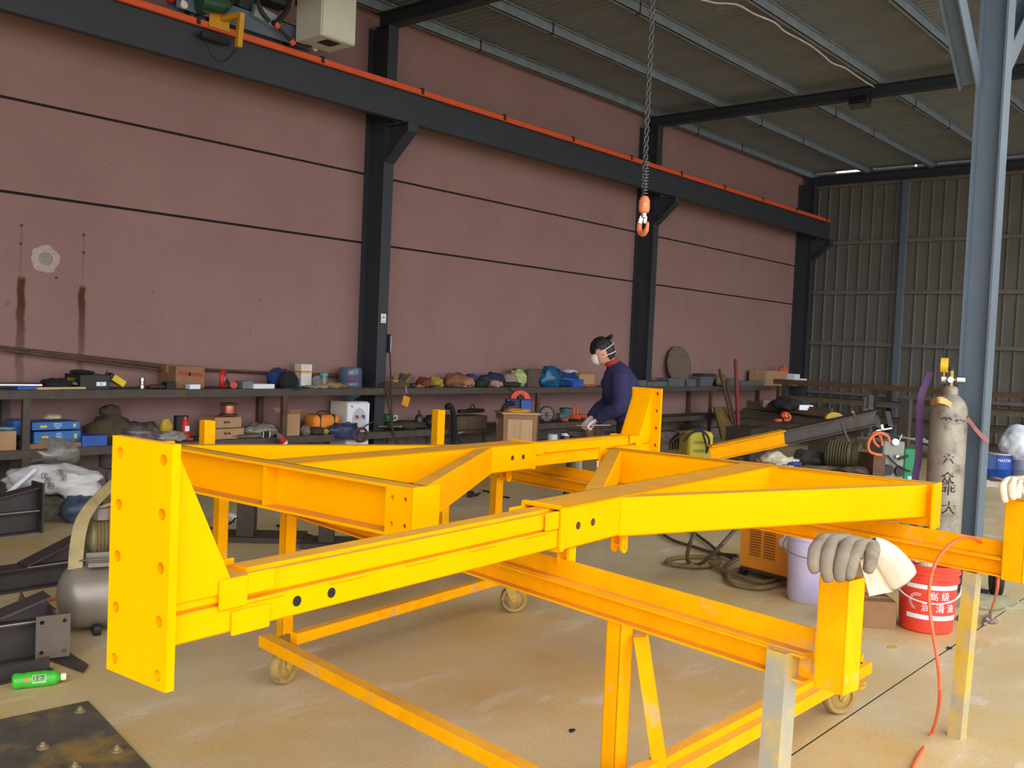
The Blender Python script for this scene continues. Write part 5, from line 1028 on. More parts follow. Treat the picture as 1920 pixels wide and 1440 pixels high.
# lower shelf right of the cabinet
t = thing('grinding_disc', 'round metal fan disc standing on the lower shelf right of the cabinet', 'disc', (sx(1027), SF + .08, Z2)); c_ = Vector((sx(1027, SF + .08), SF + .08, Z2 + .12))
q = B(); q.lathe([(.0, -.02), (.10, -.02), (.115, -.01), (.115, .01), (.10, .02), (.095, .012), (.03, .015), (.02, .03), (0, .03)], c_, 28, (-.5, -.86, 0)); q.build('disc_body', M('disc_metal', (92, 84, 80), .4, .5), t, smooth=True)
for k in range(10):
    a = 2 * PI * k / 10; e1_ = Vector((.86, -.5, 0)); p = c_ + (e1_ * math.cos(a) + Vector((0, 0, 1)) * math.sin(a)) * .065 + Vector((-.5, -.86, 0)) * .018; q = B(); q.bar(p - (e1_ * math.cos(a) + Vector((0, 0, 1)) * math.sin(a)) * .03, p + (e1_ * math.cos(a) + Vector((0, 0, 1)) * math.sin(a)) * .03, .006, .004, up=(-.5, -.86, 0)); q.build('blade', M('disc_light', (170, 150, 130), .4, .5), t)
t = thing('bench_vice', 'blue green cast pump head on the lower shelf beside the worker', 'machine part', (sx(1060), SF + .08, Z2)); c_ = Vector((sx(1060, SF + .08), SF + .08, Z2))
TEALC = M('teal_cast', (66, 110, 108), .5, var=.2, sc=12)
q = B(); q.lathe([(.04, .0), (.05, .05), (.07, .13), (.085, .16), (.085, .185), (0, .185)], c_ + Vector((.03, 0, 0)), 20); q.build('cone_body', TEALC, t, smooth=True); q = B(); q.b2(c_ + Vector((-.13, -.05, .05)), c_ + Vector((.01, .05, .13)), .015); q.build('side_block', TEALC, t); q = B(); q.cyl(c_ + Vector((.03, 0, .185)), c_ + Vector((.03, 0, .2)), .09, n=20); q.build('flange', M('dark_teal', (40, 56, 56), .5), t)
ORD = M('orange_tool', (206, 88, 50), .5, var=.2)
for i, (px, dy, lb) in enumerate(((1082, .1, 'orange power drill with upright grip beside the blue green pump head'), (1096, .16, 'orange grinder lying behind the worker\'s glove'), (1062, .02, 'orange hand tool in front of the blue green pump head'))):
    t = thing('power_tool', lb, 'power tool', (sx(px, SF + dy), SF + dy, Z2)); c_ = Vector((sx(px, SF + dy), SF + dy, Z2 + .05 - (.02 if i == 2 else 0))); k_ = .6 if i == 2 else 1
    q = B(); q.cyl(c_ - Vector((.13, .02, -.02)) * k_, c_ + Vector((.10, .02, 0)) * k_, .034 * k_, .042 * k_, n=14); q.build('tool_body', ORD, t, smooth=True); q = B(); q.cyl(c_ + Vector((.10, .02, 0)) * k_, c_ + Vector((.15, .03, 0)) * k_, .026 * k_, n=10); q.build('tool_nose', BLACK, t)
    if i == 0: q = B(); q.tube([c_ + Vector((-.06, 0, .03)), c_ + Vector((-.05, 0, .15)), c_ + Vector((.02, 0, .17)), c_ + Vector((.03, 0, .03))], .016, 8); q.build('grip', ORD, t)
# under the lower shelf, on low boxes
tall('can_body', .075, .19, [(0, 0), (1, 0), (1, .95), (.92, 1), (0, 1)], M('white_can', (224, 226, 238), .4), 'paint_can', 'white cylindrical can below the lower shelf right of the cabinet', 'can', px=1040, z=.18, y=SF - .02)
tall('can_body', .075, .20, [(0, 0), (1, 0), (1, .97), (.94, 1), (0, 1)], M('black_can', (60, 60, 62), .4), 'paint_can', 'dark cylindrical can with a pale label below the lower shelf', 'can', px=1065, z=.18, y=SF - .02, parts=(('pale_label', [(1.012, .78), (1.012, .98), (1.01, .98), (1.01, .78)], WINK),))
q = B(); q.b2((sx(1015), SF - .12, 0), (sx(1100), SF + .3, .178)); single(q, 'timber_block', CARDD, 'low brown timber block under the white and dark cans', 'block', (sx(1050), SF, 0))

# ================================================================== LEFT FOREGROUND
BRK = M('raw_dark_bracket', (72, 64, 64), .5, .4, var=.3, sc=6, c2=(92, 76, 62), thr=.6, sc2=4)
WELD = M('bright_weld', (170, 166, 164), .35, .6, var=.2)
def bracket(tip, label, h, gh, ln, plate_w, plate_h, gl, yaw=.0):
    """I-beam stub along local -x from its end plate at the origin, sloped haunch on its top flange"""
    t = thing('beam_bracket', label, 'steel bracket', tip, yaw)
    q = B(); ibeam(q, (-ln, 0, h / 2), (0, 0, h / 2), .14, h, .012, .01); q.build('beam_stub', BRK, t, world=False)
    q = B(); q.prism([(-.0, -.005, h), (-.0, -.005, h + gh), (-gl, -.005, h)], (0, .010, 0)); q.bar((0, 0, h + gh), (-gl, 0, h + .002), .13, .012, up=(0, 0, 1)); q.build('haunch', BRK, t, world=False)
    q = B(); q.holed((0, -plate_w / 2, -.0), (0, 1, 0), (0, 0, 1), (1, 0, 0), plate_w, plate_h, .016, [(.03, plate_h - .04, .011), (plate_w - .03, plate_h - .04, .011), (.03, .05, .011), (plate_w - .03, .05, .011)], 12); q.build('end_plate', BRK, t, world=False)
    q = B(); q.bar((-gl, -.075, h + .001), (-.01, -.075, h + .001), .006, .006); q.build('weld_seam', WELD, t, world=False)
    return t
p = atz(78, 1000, 0); bracket(p + Vector((0, .1, 0)), 'dark steel beam bracket with end plate farthest of three at the left', .17, .17, 1.6, .20, .375, .9)
p = atz(150, 1092, 0); bracket(p + Vector((.1, .06, 0)), 'dark steel beam bracket behind the belt guard, middle of three', .14, .17, 1.8, .2, .32, .42)
t = bracket(atz(100, 1236, 0) + Vector((0, .08, .0)), 'dark steel beam bracket nearest of three with square plate facing out', .19, .10, 1.2, .20, .24, .3, yaw=-.15)
q = B(); q.prism([atz(86, 1236, .004), atz(156, 1262, .004), atz(165, 1250, .004), atz(130, 1228, .004)], (0, 0, .012)); single(q, 'triangle_plate', BRK, 'flat dark triangular plate lying before the nearest bracket', 'steel plate', atz(130, 1245, 0))
q = B(); q.bar(atz(-60, 1290, .012), atz(92, 1252, .012), .08, .008); q.bar(atz(-60, 1280, .04), atz(92, 1243, .04), .01, .06); single(q, 'angle_bar', BRK, 'dark angle bar lying behind the green bottle', 'angle bar', atz(20, 1290, 0))
q = B(); pa, pb, pt_ = atd(66, 1238, 4.42), atd(131, 1222, 4.50), atd(66, 1166, 4.42); ex_ = (pb - pa); ex_.z = 0; w_p = ex_.length; ex_.normalize(); pa.z = max(pa.z, .01); hgt = .20
q.holed(pa, ex_, (0, 0, 1), Vector((0, 0, 1)).cross(ex_), w_p, hgt, .014, [(.025, hgt - .03, .01), (w_p - .025, hgt - .03, .01), (.025, .03, .01), (w_p - .025, .03, .01)], 12); q.build('square_plate', M('lighter_bare_steel', (104, 92, 82), .55, .3, var=.2, sc=6), t)
c0 = atz(100, 1160, .0); q = B(); a = atd(28, 1150, 4.75); b__ = atd(62, 1152, 4.75); c_ = atd(38, 1110, 4.75); q.prism([a, b__, c_], Vector((.01, .012, 0))); b2_ = atd(100, 1150, 4.8); q.prism([atd(25, 1150, 4.75), atd(100, 1148, 4.75), atd(92, 1172, 4.7), atd(22, 1178, 4.7)], Vector((.01, .012, 0))); single(q, 'gusset_plate', BRK, 'upright dark triangular gusset plate on the nearest bracket', 'steel plate', atd(60, 1165, 4.75))
# air compressor
tc = atz(165, 1196, 0); R0 = .165; dcz = depth(tc)
cc = atd(172, 1128, dcz + .12); cc.z = max(cc.z, R0 + .02)
t = thing('air_compressor', 'dusty grey belt-driven air compressor behind the tall end plate', 'compressor', (cc.x, cc.y, 0))
AIRT = M('dusty_grey_tank', (140, 130, 118), .4, .25, var=.2, sc=4, c2=(112, 98, 78), thr=.55, sc2=3)
ax_ = Vector((.93, -.36, 0)).normalized(); rv = Vector((-ax_.y, ax_.x, 0))
prof = [(0, 0)] + [(R0 * math.sin(a), R0 * .62 * (1 - math.cos(a))) for a in [PI / 2 * k / 9 for k in range(1, 10)]] + [(R0, .55)] + [(R0 * math.cos(a), .55 + R0 * .62 * math.sin(a)) for a in [PI / 2 * k / 9 for k in range(1, 10)]]
st_ = cc - ax_ * .15 - IR * .02
q = B(); q.lathe(prof, st_, 36, tuple(ax_)); q.build('air_tank', AIRT, t, smooth=True)
q = B(); q.box(cc + ax_ * .22 + Vector((0, 0, R0 + .012)), (.5, .22, .02), (0, 0, math.atan2(ax_.y, ax_.x))); q.build('deck_plate', AIRT, t)
for s_ in (0.02, .40):
    q = B(); q.box(cc + ax_ * s_ + Vector((0, 0, -R0 + .0)) , (.04, .2, .05), (0, 0, math.atan2(ax_.y, ax_.x))); q.cyl(cc + ax_ * s_ - rv * .1 + Vector((0, 0, -cc.z + .03)) - ax_ * .015, cc + ax_ * s_ - rv * .1 + Vector((0, 0, -cc.z + .03)) + ax_ * .015, .03, n=14); q.build('foot_wheel', BLACK, t)
GUARD = M('dusty_belt_guard', (164, 148, 104), .5, .2, var=.25, sc=9, c2=(132, 118, 84), thr=.55, sc2=5)
dg = dcz + .02
gpts = [(127, 1068), (131, 1020), (140, 978), (158, 948), (180, 925), (205, 902), (240, 880)]
bands = B(); r_ = []
gp = spline([atd(x, y, dg + .0) for x, y in gpts], 4)
for i, p in enumerate(gp):
    tn = (gp[min(i + 1, len(gp) - 1)] - gp[max(i - 1, 0)]).normalized(); wv = ax_ * .068; nn = tn.cross(ax_).normalized() * .004
    ys = (0, .12, .16, .46, .50, .84, .88, 1)
    up_ = [p + wv * y_ + nn * (1.5 if k in (2, 3, 4, 5) else 1) for k, y_ in enumerate(ys)]; lo_ = [p + wv * y_ - nn for y_ in ys[::-1]]
    r_.append([bands.bm.verts.new(x_) for x_ in up_ + lo_])
for a, c_ in zip(r_, r_[1:]):
    for j in range(16): bands.bm.faces.new((a[j], a[(j + 1) % 16], c_[(j + 1) % 16], c_[j]))
bands.bm.faces.new(r_[0]); bands.bm.faces.new(r_[-1][::-1]); bands.build('belt_guard', GUARD, t, smooth=True)
mc = atd(183, 1005, dg + .16)
q = B(); q.lathe([(0, 0), (.05, 0), (.085, .03)] + [(.085 + (.012 if k % 2 else 0), .04 + .016 * (k // 2 * 1 + (k % 2) * .55)) for k in range(22)] + [(.085, .23), (.05, .26), (0, .26)], mc - ax_ * .06, 24, tuple(ax_)); q.build('motor', M('motor_dusty_yellow', (136, 122, 86), .6, .2, var=.25, sc=10), t)
q = B(); q.box(mc + ax_ * .05 + Vector((0, 0, -.10)), (.22, .16, .06), (0, 0, math.atan2(ax_.y, ax_.x))); q.build('motor_foot', AIRT, t)
q = B(); q.cyl(mc + ax_ * .02 + Vector((0, 0, .09)), mc + ax_ * .02 + Vector((0, 0, .15)), .05, n=14); q.build('pump_head', AIRT, t)
q = B(); q.tube([mc + ax_ * .0 + Vector((0, 0, .14)), mc + ax_ * .06 + Vector((0, 0, .165)), mc + ax_ * .14 + Vector((0, 0, .15))], .012, 8); q.build('delivery_pipe', GUARD, t)
q = B(); q.tube([st_ + ax_ * .10 + Vector((0, 0, R0 + .025)) - rv * .05, st_ + ax_ * .2 + Vector((0, 0, R0 + .03)) - rv * .06, st_ + ax_ * .35 + Vector((0, 0, R0 + .02)) - rv * .06], .006, 6); q.build('thin_pipe', CHROME, t)
# green tea bottle
b0, b1 = atz(22, 1278, .034), atz(124, 1268, .03); d_ = (b1 - b0).normalized(); L_ = (b1 - b0).length
t = thing('tea_bottle', 'green drink bottle with white cap lying on the floor at the left', 'bottle', (b0 + b1) / 2 - Vector((0, 0, .03)))
GRB = M('green_label', (64, 176, 52), .3, var=.12, sc=10)
q = B(); q.lathe([(0, 0), (.024, 0), (.033, .008), (.034, L_ * .12), (.030, L_ * .2), (.0335, L_ * .28), (.0335, L_ * .62), (.030, L_ * .70), (.032, L_ * .76), (.026, L_ * .84), (.014, L_ * .88), (.013, L_ * .92), (0, L_ * .92)], b0, 26, tuple(d_)); q.build('bottle_body', GRB, t, smooth=True)
q = B(); q.lathe([(0, L_ * .90), (.0155, L_ * .90), (.0155, L_ * .995), (0, L_ * .995)], b0, 18, tuple(d_)); q.build('cap', M('cream_cap', (228, 232, 190), .4), t)
sd_ = (O - (b0 + b1) / 2).normalized(); sd_ = (sd_ - d_ * sd_.dot(d_)).normalized(); upb = sd_.cross(d_)
if upb.z < 0: upb = -upb
q = B(); rr_ = []
for k in range(9):
    a = -.55 + 1.1 * k / 8; n_ = sd_ * math.cos(a) + upb * math.sin(a); rr_.append([q.bm.verts.new(b0 + d_ * L_ * u_ + n_ * .0342) for u_ in (.36, .62)])
for a, c_ in zip(rr_, rr_[1:]): q.bm.faces.new((a[0], a[1], c_[1], c_[0]))
q.build('label_panel', M('pale_green_label', (150, 214, 130), .4), t)
for k, ch in enumerate('绿茶'): text(ch, .028, INK, t, plane_mtx(b0 + d_ * L_ * (.43 + .12 * k) + sd_ * .0345, d_, upb))
q = B(); q.cyl(b0 + d_ * L_ * .26 + sd_ * .030, b0 + d_ * L_ * .26 + sd_ * .0338, .009, n=12); q.build('orange_emblem', ORANGE, t)
# bolted steel floor plate
FPL = M('stained_floor_plate', (96, 92, 82), .55, .3, var=.4, sc=5, c2=(150, 122, 66), thr=.5, sc2=2.4)
t = thing('floor_plate', 'stained dark steel plate bolted to the floor in the bottom left corner', 'steel plate', atz(100, 1400, 0))
c_ = [atz(165, 1319, .0), atz(320, 1485, .0)]; e_ = (c_[0] - atz(0, 1354, 0)).normalized()
q = B(); q.prism([c_[0], c_[1], c_[1] - e_ * 1.6, c_[0] - e_ * 1.6], (0, 0, .012)); q.build('plate', FPL, t)
for px, py in ((150, 1334), (219, 1408), (140, 1440), (80, 1402)):
    p = atz(px, py, .012); q = B(); q.cyl(p, p + Vector((0, 0, .004)), .022, n=16); q.cyl(p, p + Vector((0, 0, .016)), .012, n=6); q.cyl(p, p + Vector((0, 0, .022)), .006, n=8); q.build('anchor_bolt', M('dusty_bolt', (150, 130, 92), .6, .3), t)
# sacks and rubbish by the wall at the left
BAGW = M('white_woven_sack', (208, 206, 204), .7, var=.16, sc=6, bump=.3)
p = atd(95, 905, 7.9)
t = thing('woven_sack', 'white woven sack with faded black Chinese print slumped at the left', 'sack', (p.x, p.y, p.z - .2))
q = B(); q.blob(p + Vector((0, 0, .02)), (.72, .42, .26), 31, .22, 1.8, 4, rot=-.7); q.blob(p + IR * .25 + Vector((0, 0, -.06)), (.34, .3, .2), 12, .25, 2, 3); q.build('sack_body', BAGW, t, smooth='all')
for ch, px, py in (('优', 83, 893), ('质', 89, 902), ('粉', 95, 912), ('净', 112, 887), ('重', 119, 897)): text(ch, .062, M('faded_ink', (92, 90, 92), .8), t, plane_mtx(atd(px, py, 7.66), IR + Vector((0, 0, -.1)), Vector((0, 0, 1)) + IR * .3))
q = B(); q.blob(Vector((p.x, p.y, p.z - .25)), (.9, .5, .3), 14, .3, 2, 3, rot=-.7); single(q, 'rubbish_heap', DUST, 'heap of dusty rubbish under the white woven sack', 'rubbish', (p.x, p.y, 0), smooth='all')
q = B(); q.cyl(atd(3, 935, 7.4), atd(65, 881, 7.7), .019, n=12); single(q, 'plastic_pipe', WHITE, 'white plastic pipe leaning on the sack at the left edge', 'pipe', atd(3, 935, 7.4))
p = atz(108, 961, 0); p2 = atd(108, 952, depth(p) + .1); t = carton(Vector((p2.x, p2.y, 0)), (.24, .2, .12), -.4, M('striped_blue_card', (46, 118, 168), .5), 'blue striped carton on the floor below the white sack', tape=False)
for k in range(4): q = B(); q.box((-.06 + .05 * k, -.101, .06), (.012, .002, .085), (0, .4, 0)); q.build('white_stripe', WINK, t, world=False)
q = B(); q.blob(atd(100, 850, 8.35), (.5, .3, .28), 17, .4, 2.4, 3); single(q, 'plastic_bag', M('grey_clear_film', (130, 124, 116), .2, var=.4, sc=14), 'grey clear plastic bag hanging under the shelf at the left', 'bag', atd(100, 862, 8.35), smooth='all')
q = B(); q.blob(atz(150, 955, .1), (.34, .24, .24), 23, .3, 2, 3); single(q, 'rubbish_bag', M('dark_blue_bits', (60, 74, 96), .5, var=.5, sc=12), 'dark blue and white rubbish behind the belt guard', 'rubbish', atz(150, 958, 0), smooth='all')

# ================================================================== UNDER THE FRAMES
p = atz(432, 977, 0); t = thing('power_strip', 'white power strip with a plugged cable on the floor under the far frame', 'power strip', p)
q = B(); q.box(p + Vector((0, .06, .03)), (.15, .07, .06), (0, 0, -.7), .006); q.build('strip_body', M('dirty_white', (190, 184, 174), .5), t)
q = B(); q.cyl(p + Vector((-.0, .0, .05)), p + Vector((.0, -.07, .035)), .022, n=10); q.build('plug', WHITE, t); q = B(); q.tube([p + Vector((0, -.07, .035)), p + Vector((-.1, -.15, .015)), atz(400, 990, .012), atz(330, 996, .012)], .009, 6); q.build('cable', BLACK, t)
FOOT = M('dark_stand_steel', (72, 60, 50), .7, .2, var=.3, sc=8)
for i, (px, py, w_, lb) in enumerate(((462, 1000, .13, 'dark steel floor post left under the far frame'), (612, 1012, .11, 'dark steel floor post right under the far frame'))):
    p = atz(px, py, .05); p.z = 0; t = thing('floor_post', lb, 'post', p); q = B(); ibeam(q, p + Vector((0, 0, .04)), p + Vector((0, 0, .42)), w_, w_, .01, .01, up=(.7, .7, 0)); q.build('post', FOOT, t)
    q = B(); q.box(p + Vector((.12, -.06, .02)), (.62, .32, .04), (0, 0, -.75)); q.build('base_plate', FOOT, t)
for pts, lb in (([(905, 920), (918, 922), (935, 930), (955, 933)], 'thin dark cable on the floor behind the far pulley lug'), ([(885, 928), (897, 926), (900, 924)], 'short dark cable by the small black plug'), ([(520, 985), (600, 1010), (700, 1040)], 'dark cable on the floor below the far crosshead')):
    q = B(); q.tube([atz(*p, .012) for p in pts], .01, 6, 3); single(q, 'floor_cable', BLACK, lb, 'cable', atz(*pts[0], 0))
p = atz(882, 932, 0); q = B(); q.box(p + Vector((0, 0, .03)), (.08, .06, .06), (0, 0, .5), .01); q.cyl(p + Vector((0, -.03, .03)), p + Vector((.03, -.08, .03)), .015, n=8); single(q, 'plug', BLACK, 'small black plug on the floor by the far yellow leg', 'plug', p)
p = atz(1085, 885, 0); q = B(); q.box(p + Vector((0, 0, .15)), (.06, .06, .30), None, .004); single(q, 'pale_post', M('pale_grey_tin', (190, 186, 180), .5), 'pale short post standing behind the far inner beam', 'post', p)
for i, (a, b_) in enumerate((((1124, 862), (1134, 884)), ((1121, 864), (1131, 874)))):
    q = B(); pb_ = atd(*b_, 8.1); pb_.z = 0; q.cyl(atd(*a, 8.2), pb_, .012, n=8); single(q, 'white_stick', WHITE, ('longer white stick under the far beam', 'shorter white stick under the far beam')[i], 'stick', atd(*b_, 8.1))

# ================================================================== RIGHT BACKGROUND: stock rack, welders, leaning steel
t = thing('stock_rack', 'dark steel rack of long bars along the corrugated end wall', 'rack', (17.0, 5.5, 0))
for i, y in enumerate((7.7, 6.05, 4.9, 3.4)):
    for x in (16.6, 17.3):
        q = B(); q.b2((x - .04, y - .04, 0), (x + .04, y + .04, 1.12)); q.build('rack_post', RUST, t)
    for z in (.22, .52, .80):
        q = B(); q.b2((16.55, y - .035, z - .03), (17.35, y + .035, z)); q.build('rack_arm', RUST, t)
for x, z in ((16.6, 1.12), (17.3, 1.10)): q = B(); q.b2((x - .06, 2.6, z - .03), (x + .06, 7.9, z + .06)); q.build('top_beam', RUSTB, t)
BARS = [M('stock_bar%d' % i, c_, .6, .3, var=.3, sc=6) for i, c_ in enumerate(((86, 74, 64), (70, 62, 58), (110, 96, 82), (92, 78, 58)))]
i = 0
for z in (.22, .52, .80):
    for k in range(7):
        x = 16.62 + k * .095; y0 = 3.0 + R_.uniform(-.5, .3); y1 = 7.9 + R_.uniform(-.5, .2); q = B()
        if k % 3 == 0: ibeam(q, (x, y0, z + .045), (x, y1, z + .045), .07, .085, .01, .008)
        elif k % 3 == 1: q.bar((x, y0, z + .03), (x, y1, z + .03), .06, .055)
        else: q.cyl((x, y0, z + .032), (x, y1, z + .032), .032, n=10)
        single(q, 'stock_bar', BARS[i % 4], 'long dark steel stock bar lying in the rack at the end wall', 'steel bar', (x, y0, z), 'stock bars in the end wall rack'); i += 1
# lower pile of flat stock before the rack
for k, (a, b_, z, wd) in enumerate((((1395, 775), (1558, 800), .40, .16), ((1420, 768), (1600, 785), .55, .12), ((1400, 790), (1540, 812), .30, .18), ((1402, 760), (1560, 776), .62, .08))):
    p0 = atd(*a, 14.6); p1 = atd(*b_, 13.6); q = B(); q.bar(p0, p1, wd, .09); q.bar(p0 + Vector((0, 0, .06)), p1 + Vector((0, 0, .06)), wd * .7, .03); single(q, 'steel_channel', BARS[k % 4], ('lowest wide dark channel left of the rack', 'upper dark channel with the orange tool beside it', 'wide dark channel just above the slanted beam', 'topmost dark channel below the white boxes')[k], 'steel channel', p0)
for k, (a, h_) in enumerate((((1400, 800), .5), ((1555, 815), .45))):
    p = atd(*a, 14.0); q = B(); q.b2((p.x - .25, p.y - .2, 0), (p.x + .25, p.y + .2, max(.2, p.z - .0))); single(q, 'timber_block', RUST, ('dark trestle block under the left ends of the channels', 'dark trestle block under the right ends of the channels')[k], 'trestle', (p.x, p.y, 0))
p = atd(1474, 758, 14.0); q = B(); q.blob(p, (.44, .34, .20), 41, .3, 2, 3, rot=-.8); single(q, 'black_bag', BCLOTH, 'black bag lying on the dark channels', 'bag', p - Vector((0, 0, .09)), smooth='all')
p = atd(1509, 764, 13.9); q = B(); q.box(p, (.20, .14, .075), (0, 0, -.85), .004); single(q, 'white_carton', WHITE, 'small white box beside the black bag', 'box', p - Vector((0, 0, .04)))
p = atd(1507, 756, 13.95); q = B(); q.blob(p, (.12, .1, .06), 43, .3, 2, 2); single(q, 'blue_rag', BLUEF, 'blue rag on the small white box', 'rag', p - Vector((0, 0, .03)))
p = atd(1440, 757, 14.4); q = B(); q.box(p, (.22, .16, .10), (0, 0, -.7)); single(q, 'pale_carton', M('pale_pink_card', (150, 128, 128), .7), 'pale box behind the black bag', 'box', p - Vector((0, 0, .05)))
t = thing('chain_block', 'orange red chain tool lying on the dark channels', 'tool', atd(1465, 785, 13.6)); 
q = B(); q.blob(atd(1472, 778, 13.9), (.16, .12, .10), 45, .35, 2, 3); q.build('tool_body', ORD, t, smooth='all'); q = B(); q.tube([atd(1478, 776, 13.55), atd(1482, 782, 13.55), atd(1478, 788, 13.55), atd(1470, 787, 13.55)], .018, 8); q.build('hook', ORD, t); q = B(); q.blob(atd(1459, 788, 13.55), (.16, .1, .05), 47, .3, 2, 3); q.build('chain_heap', ORD, t, smooth='all')
# slanted beam, its low end sprayed yellow
q0, q1, q2_ = atd(1331, 850, 9.6), atd(1470, 820, 9.9), atd(1642, 782, 10.3)
t = thing('slanted_beam', 'long I-beam propped at a slant, its lower half sprayed yellow', 'steel beam', (q0.x, q0.y, 0)); 
dd_ = (q2_ - q0).normalized()
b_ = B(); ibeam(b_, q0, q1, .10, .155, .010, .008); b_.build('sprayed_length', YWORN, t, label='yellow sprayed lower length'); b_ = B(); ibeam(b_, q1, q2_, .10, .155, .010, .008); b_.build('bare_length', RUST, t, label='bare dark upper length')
for k, f_ in enumerate((.12, .9)):
    p = q0.lerp(q2_, f_); q = B(); q.b2((p.x - .05, p.y - .22, 0), (p.x + .05, p.y + .22, .05)); q.b2((p.x - .03, p.y - .03, .05), (p.x + .03, p.y + .03, p.z - .078)); q.b2((p.x - .04, p.y - .12, p.z - .11), (p.x + .04, p.y + .12, p.z - .08)); single(q, 'trestle', RUST, ('low dark trestle under the yellow end of the slanted beam', 'dark trestle under the bare end of the slanted beam')[k], 'trestle', (p.x, p.y, 0))
q = B(); a = PI; c_ = atd(1566, 786, 10.5); q.prism([c_ + IR * .10 * math.cos(PI * k / 10) + Vector((0, 0, .075 * math.sin(PI * k / 10))) for k in range(11)], Vector((.01, .02, 0))); single(q, 'half_disc', YGALV, 'yellow dusted half-round plate behind the slanted beam', 'plate', c_)
for k, (a, b_) in enumerate((((1576, 790), (1612, 882)), ((1603, 784), (1599, 772)))):
    q = B(); q.cyl(atd(*a, 9.9), atd(*b_, 9.4), .013, n=8); single(q, 'steel_rod', M('grey_rod', (130, 122, 118), .5, .4), ('thin grey rod leaning under the slanted beam', 'short bent rod above the slanted beam')[k], 'rod', atd(*b_, 9.4))
# poles and a plank leaning at the shelf
for (a, b_, r, mt, nm, lb) in (((1379, 674), (1386, 832), .033, M('red_brown_pole', (140, 52, 50), .6, var=.15), 'pole', 'tall red pole leaning at the shelf end'), ((1349, 692), (1384, 830), .025, RUSTB, 'pole', 'brown pole leaning left of the red one'), ((1361, 712), (1388, 830), .022, RUSTB, 'pole', 'second shorter brown pole between the red and the first brown pole')):
    q = B(); p1 = aty(*b_, 7.75); p1.z = .0; p0 = aty(a[0], a[1], 8.2); q.cyl(p0, p1, r, n=12); single(q, nm, mt, lb, 'pole', p1)
t = thing('leaning_board', 'yellow stained board leaning before the shelf by the poles', 'board', aty(1370, 825, 7.7)); q = B(); a, b_, c_, d__ = aty(1340, 763, 8.1), aty(1366, 763, 8.1), aty(1381, 826, 7.7), aty(1355, 824, 7.7); q.prism([a, b_, c_, d__], Vector((.02, .05, 0))); q.build('board', M('stained_board', (120, 96, 50), .7, var=.3, sc=5, c2=(190, 140, 30), thr=.58, sc2=2), t)
# yellow welder by the wall
p = atd(1304, 838, 11.2); t = thing('arc_welder', 'old yellow arc welder with black cables before the shelf', 'welding machine', (p.x, p.y, 0)); rz = -.75
q = B(); topz = atd(1304, 806, 11.2).z; q.box((p.x, p.y, topz / 2 + .03), (.30, .42, topz - .06), (0, 0, rz), .05, 3); q.build('case', M('dull_yellow_case', (206, 188, 52), .5, var=.12, sc=4), t)
for k in range(4): q = B(); q.cyl((p.x + .11 * (-1) ** k, p.y + (.15 if k > 1 else -.15), .03), (p.x + .11 * (-1) ** k + .02, p.y + (.15 if k > 1 else -.15), .03), .03, n=10); q.build('wheel', BLACK, t)
for k in range(2): q = B(); cf = Vector((p.x, p.y, 0)) + TC * .22; q.box(cf + Vector((0, 0, topz * (.82 - .14 * k))) , (.14, .004, .03), (0, 0, math.atan2(IR.y, IR.x))); q.build('faded_label', M('faded_green_print', (150, 150, 60), .6), t)
for k, pts in enumerate(([(1282, 828), (1296, 812), (1310, 808), (1322, 812), (1330, 826), (1326, 846)], [(1254, 838), (1262, 826), (1276, 816), (1284, 812)], [(1318, 812), (1324, 834), (1325, 850)])): q = B(); q.tube([atd(x, y, 10.9) for x, y in pts], .013, 8, 3); q.build('cable', BLACK, t, smooth=True)
q = B(); q.blob(atd(1300, 803, 11.3), (.36, .3, .08), 51, .4, 2.4, 3); q.build('cable_heap', BLACK, t, smooth='all')
q = B()
for k in range(6): q.tube([atd(1256 + 5 * k, 842, 11.6), atd(1258 + 5 * k, 826 - k, 11.5), atd(1274 + 3 * k, 812 - k, 11.4), atd(1288 + 2 * k, 808, 11.3)], .012, 6, 2)
o = single(q, 'cable_bundle', BLACK, 'bundle of black cables left of the old yellow welder', 'cable', atd(1262, 842, 11.6)); o['kind'] = 'stuff'
# low dark table with rags and motor under the slanted beam
ta = atd(1420, 872, 8.9); tb = atd(1640, 880, 8.4); q = B()
t = thing('low_bench', 'low dark cluttered bench under the slanted beam', 'bench', ((ta.x + tb.x) / 2, (ta.y + tb.y) / 2, 0)); zt_ = .56
u_ = (tb - ta); u_.z = 0; Lb = u_.length; u_.normalize(); v_ = Vector((-u_.y, u_.x, 0)); cb = (ta + tb) / 2; cb.z = 0
rmb = Matrix((u_, v_, Vector((0, 0, 1)))).transposed()
for k in range(3): q = B(); q.box(cb + v_ * (.02 + .2 * k) + Vector((0, 0, zt_ - .015)), (Lb * 1.06, .19, .03), rmb); q.build('top_board', RUST, t)
for a_ in (-1, 1):
    for b_ in (0, 1): q = B(); q.box(cb + u_ * a_ * Lb * .48 + v_ * (.45 * b_ - .03) + Vector((0, 0, zt_ / 2 - .02)), (.05, .05, zt_ - .04), rmb); q.build('leg', RUST, t)
def onb(f, dv, z=0): return cb + u_ * (f - .5) * Lb + v_ * dv + Vector((0, 0, zt_ + z))
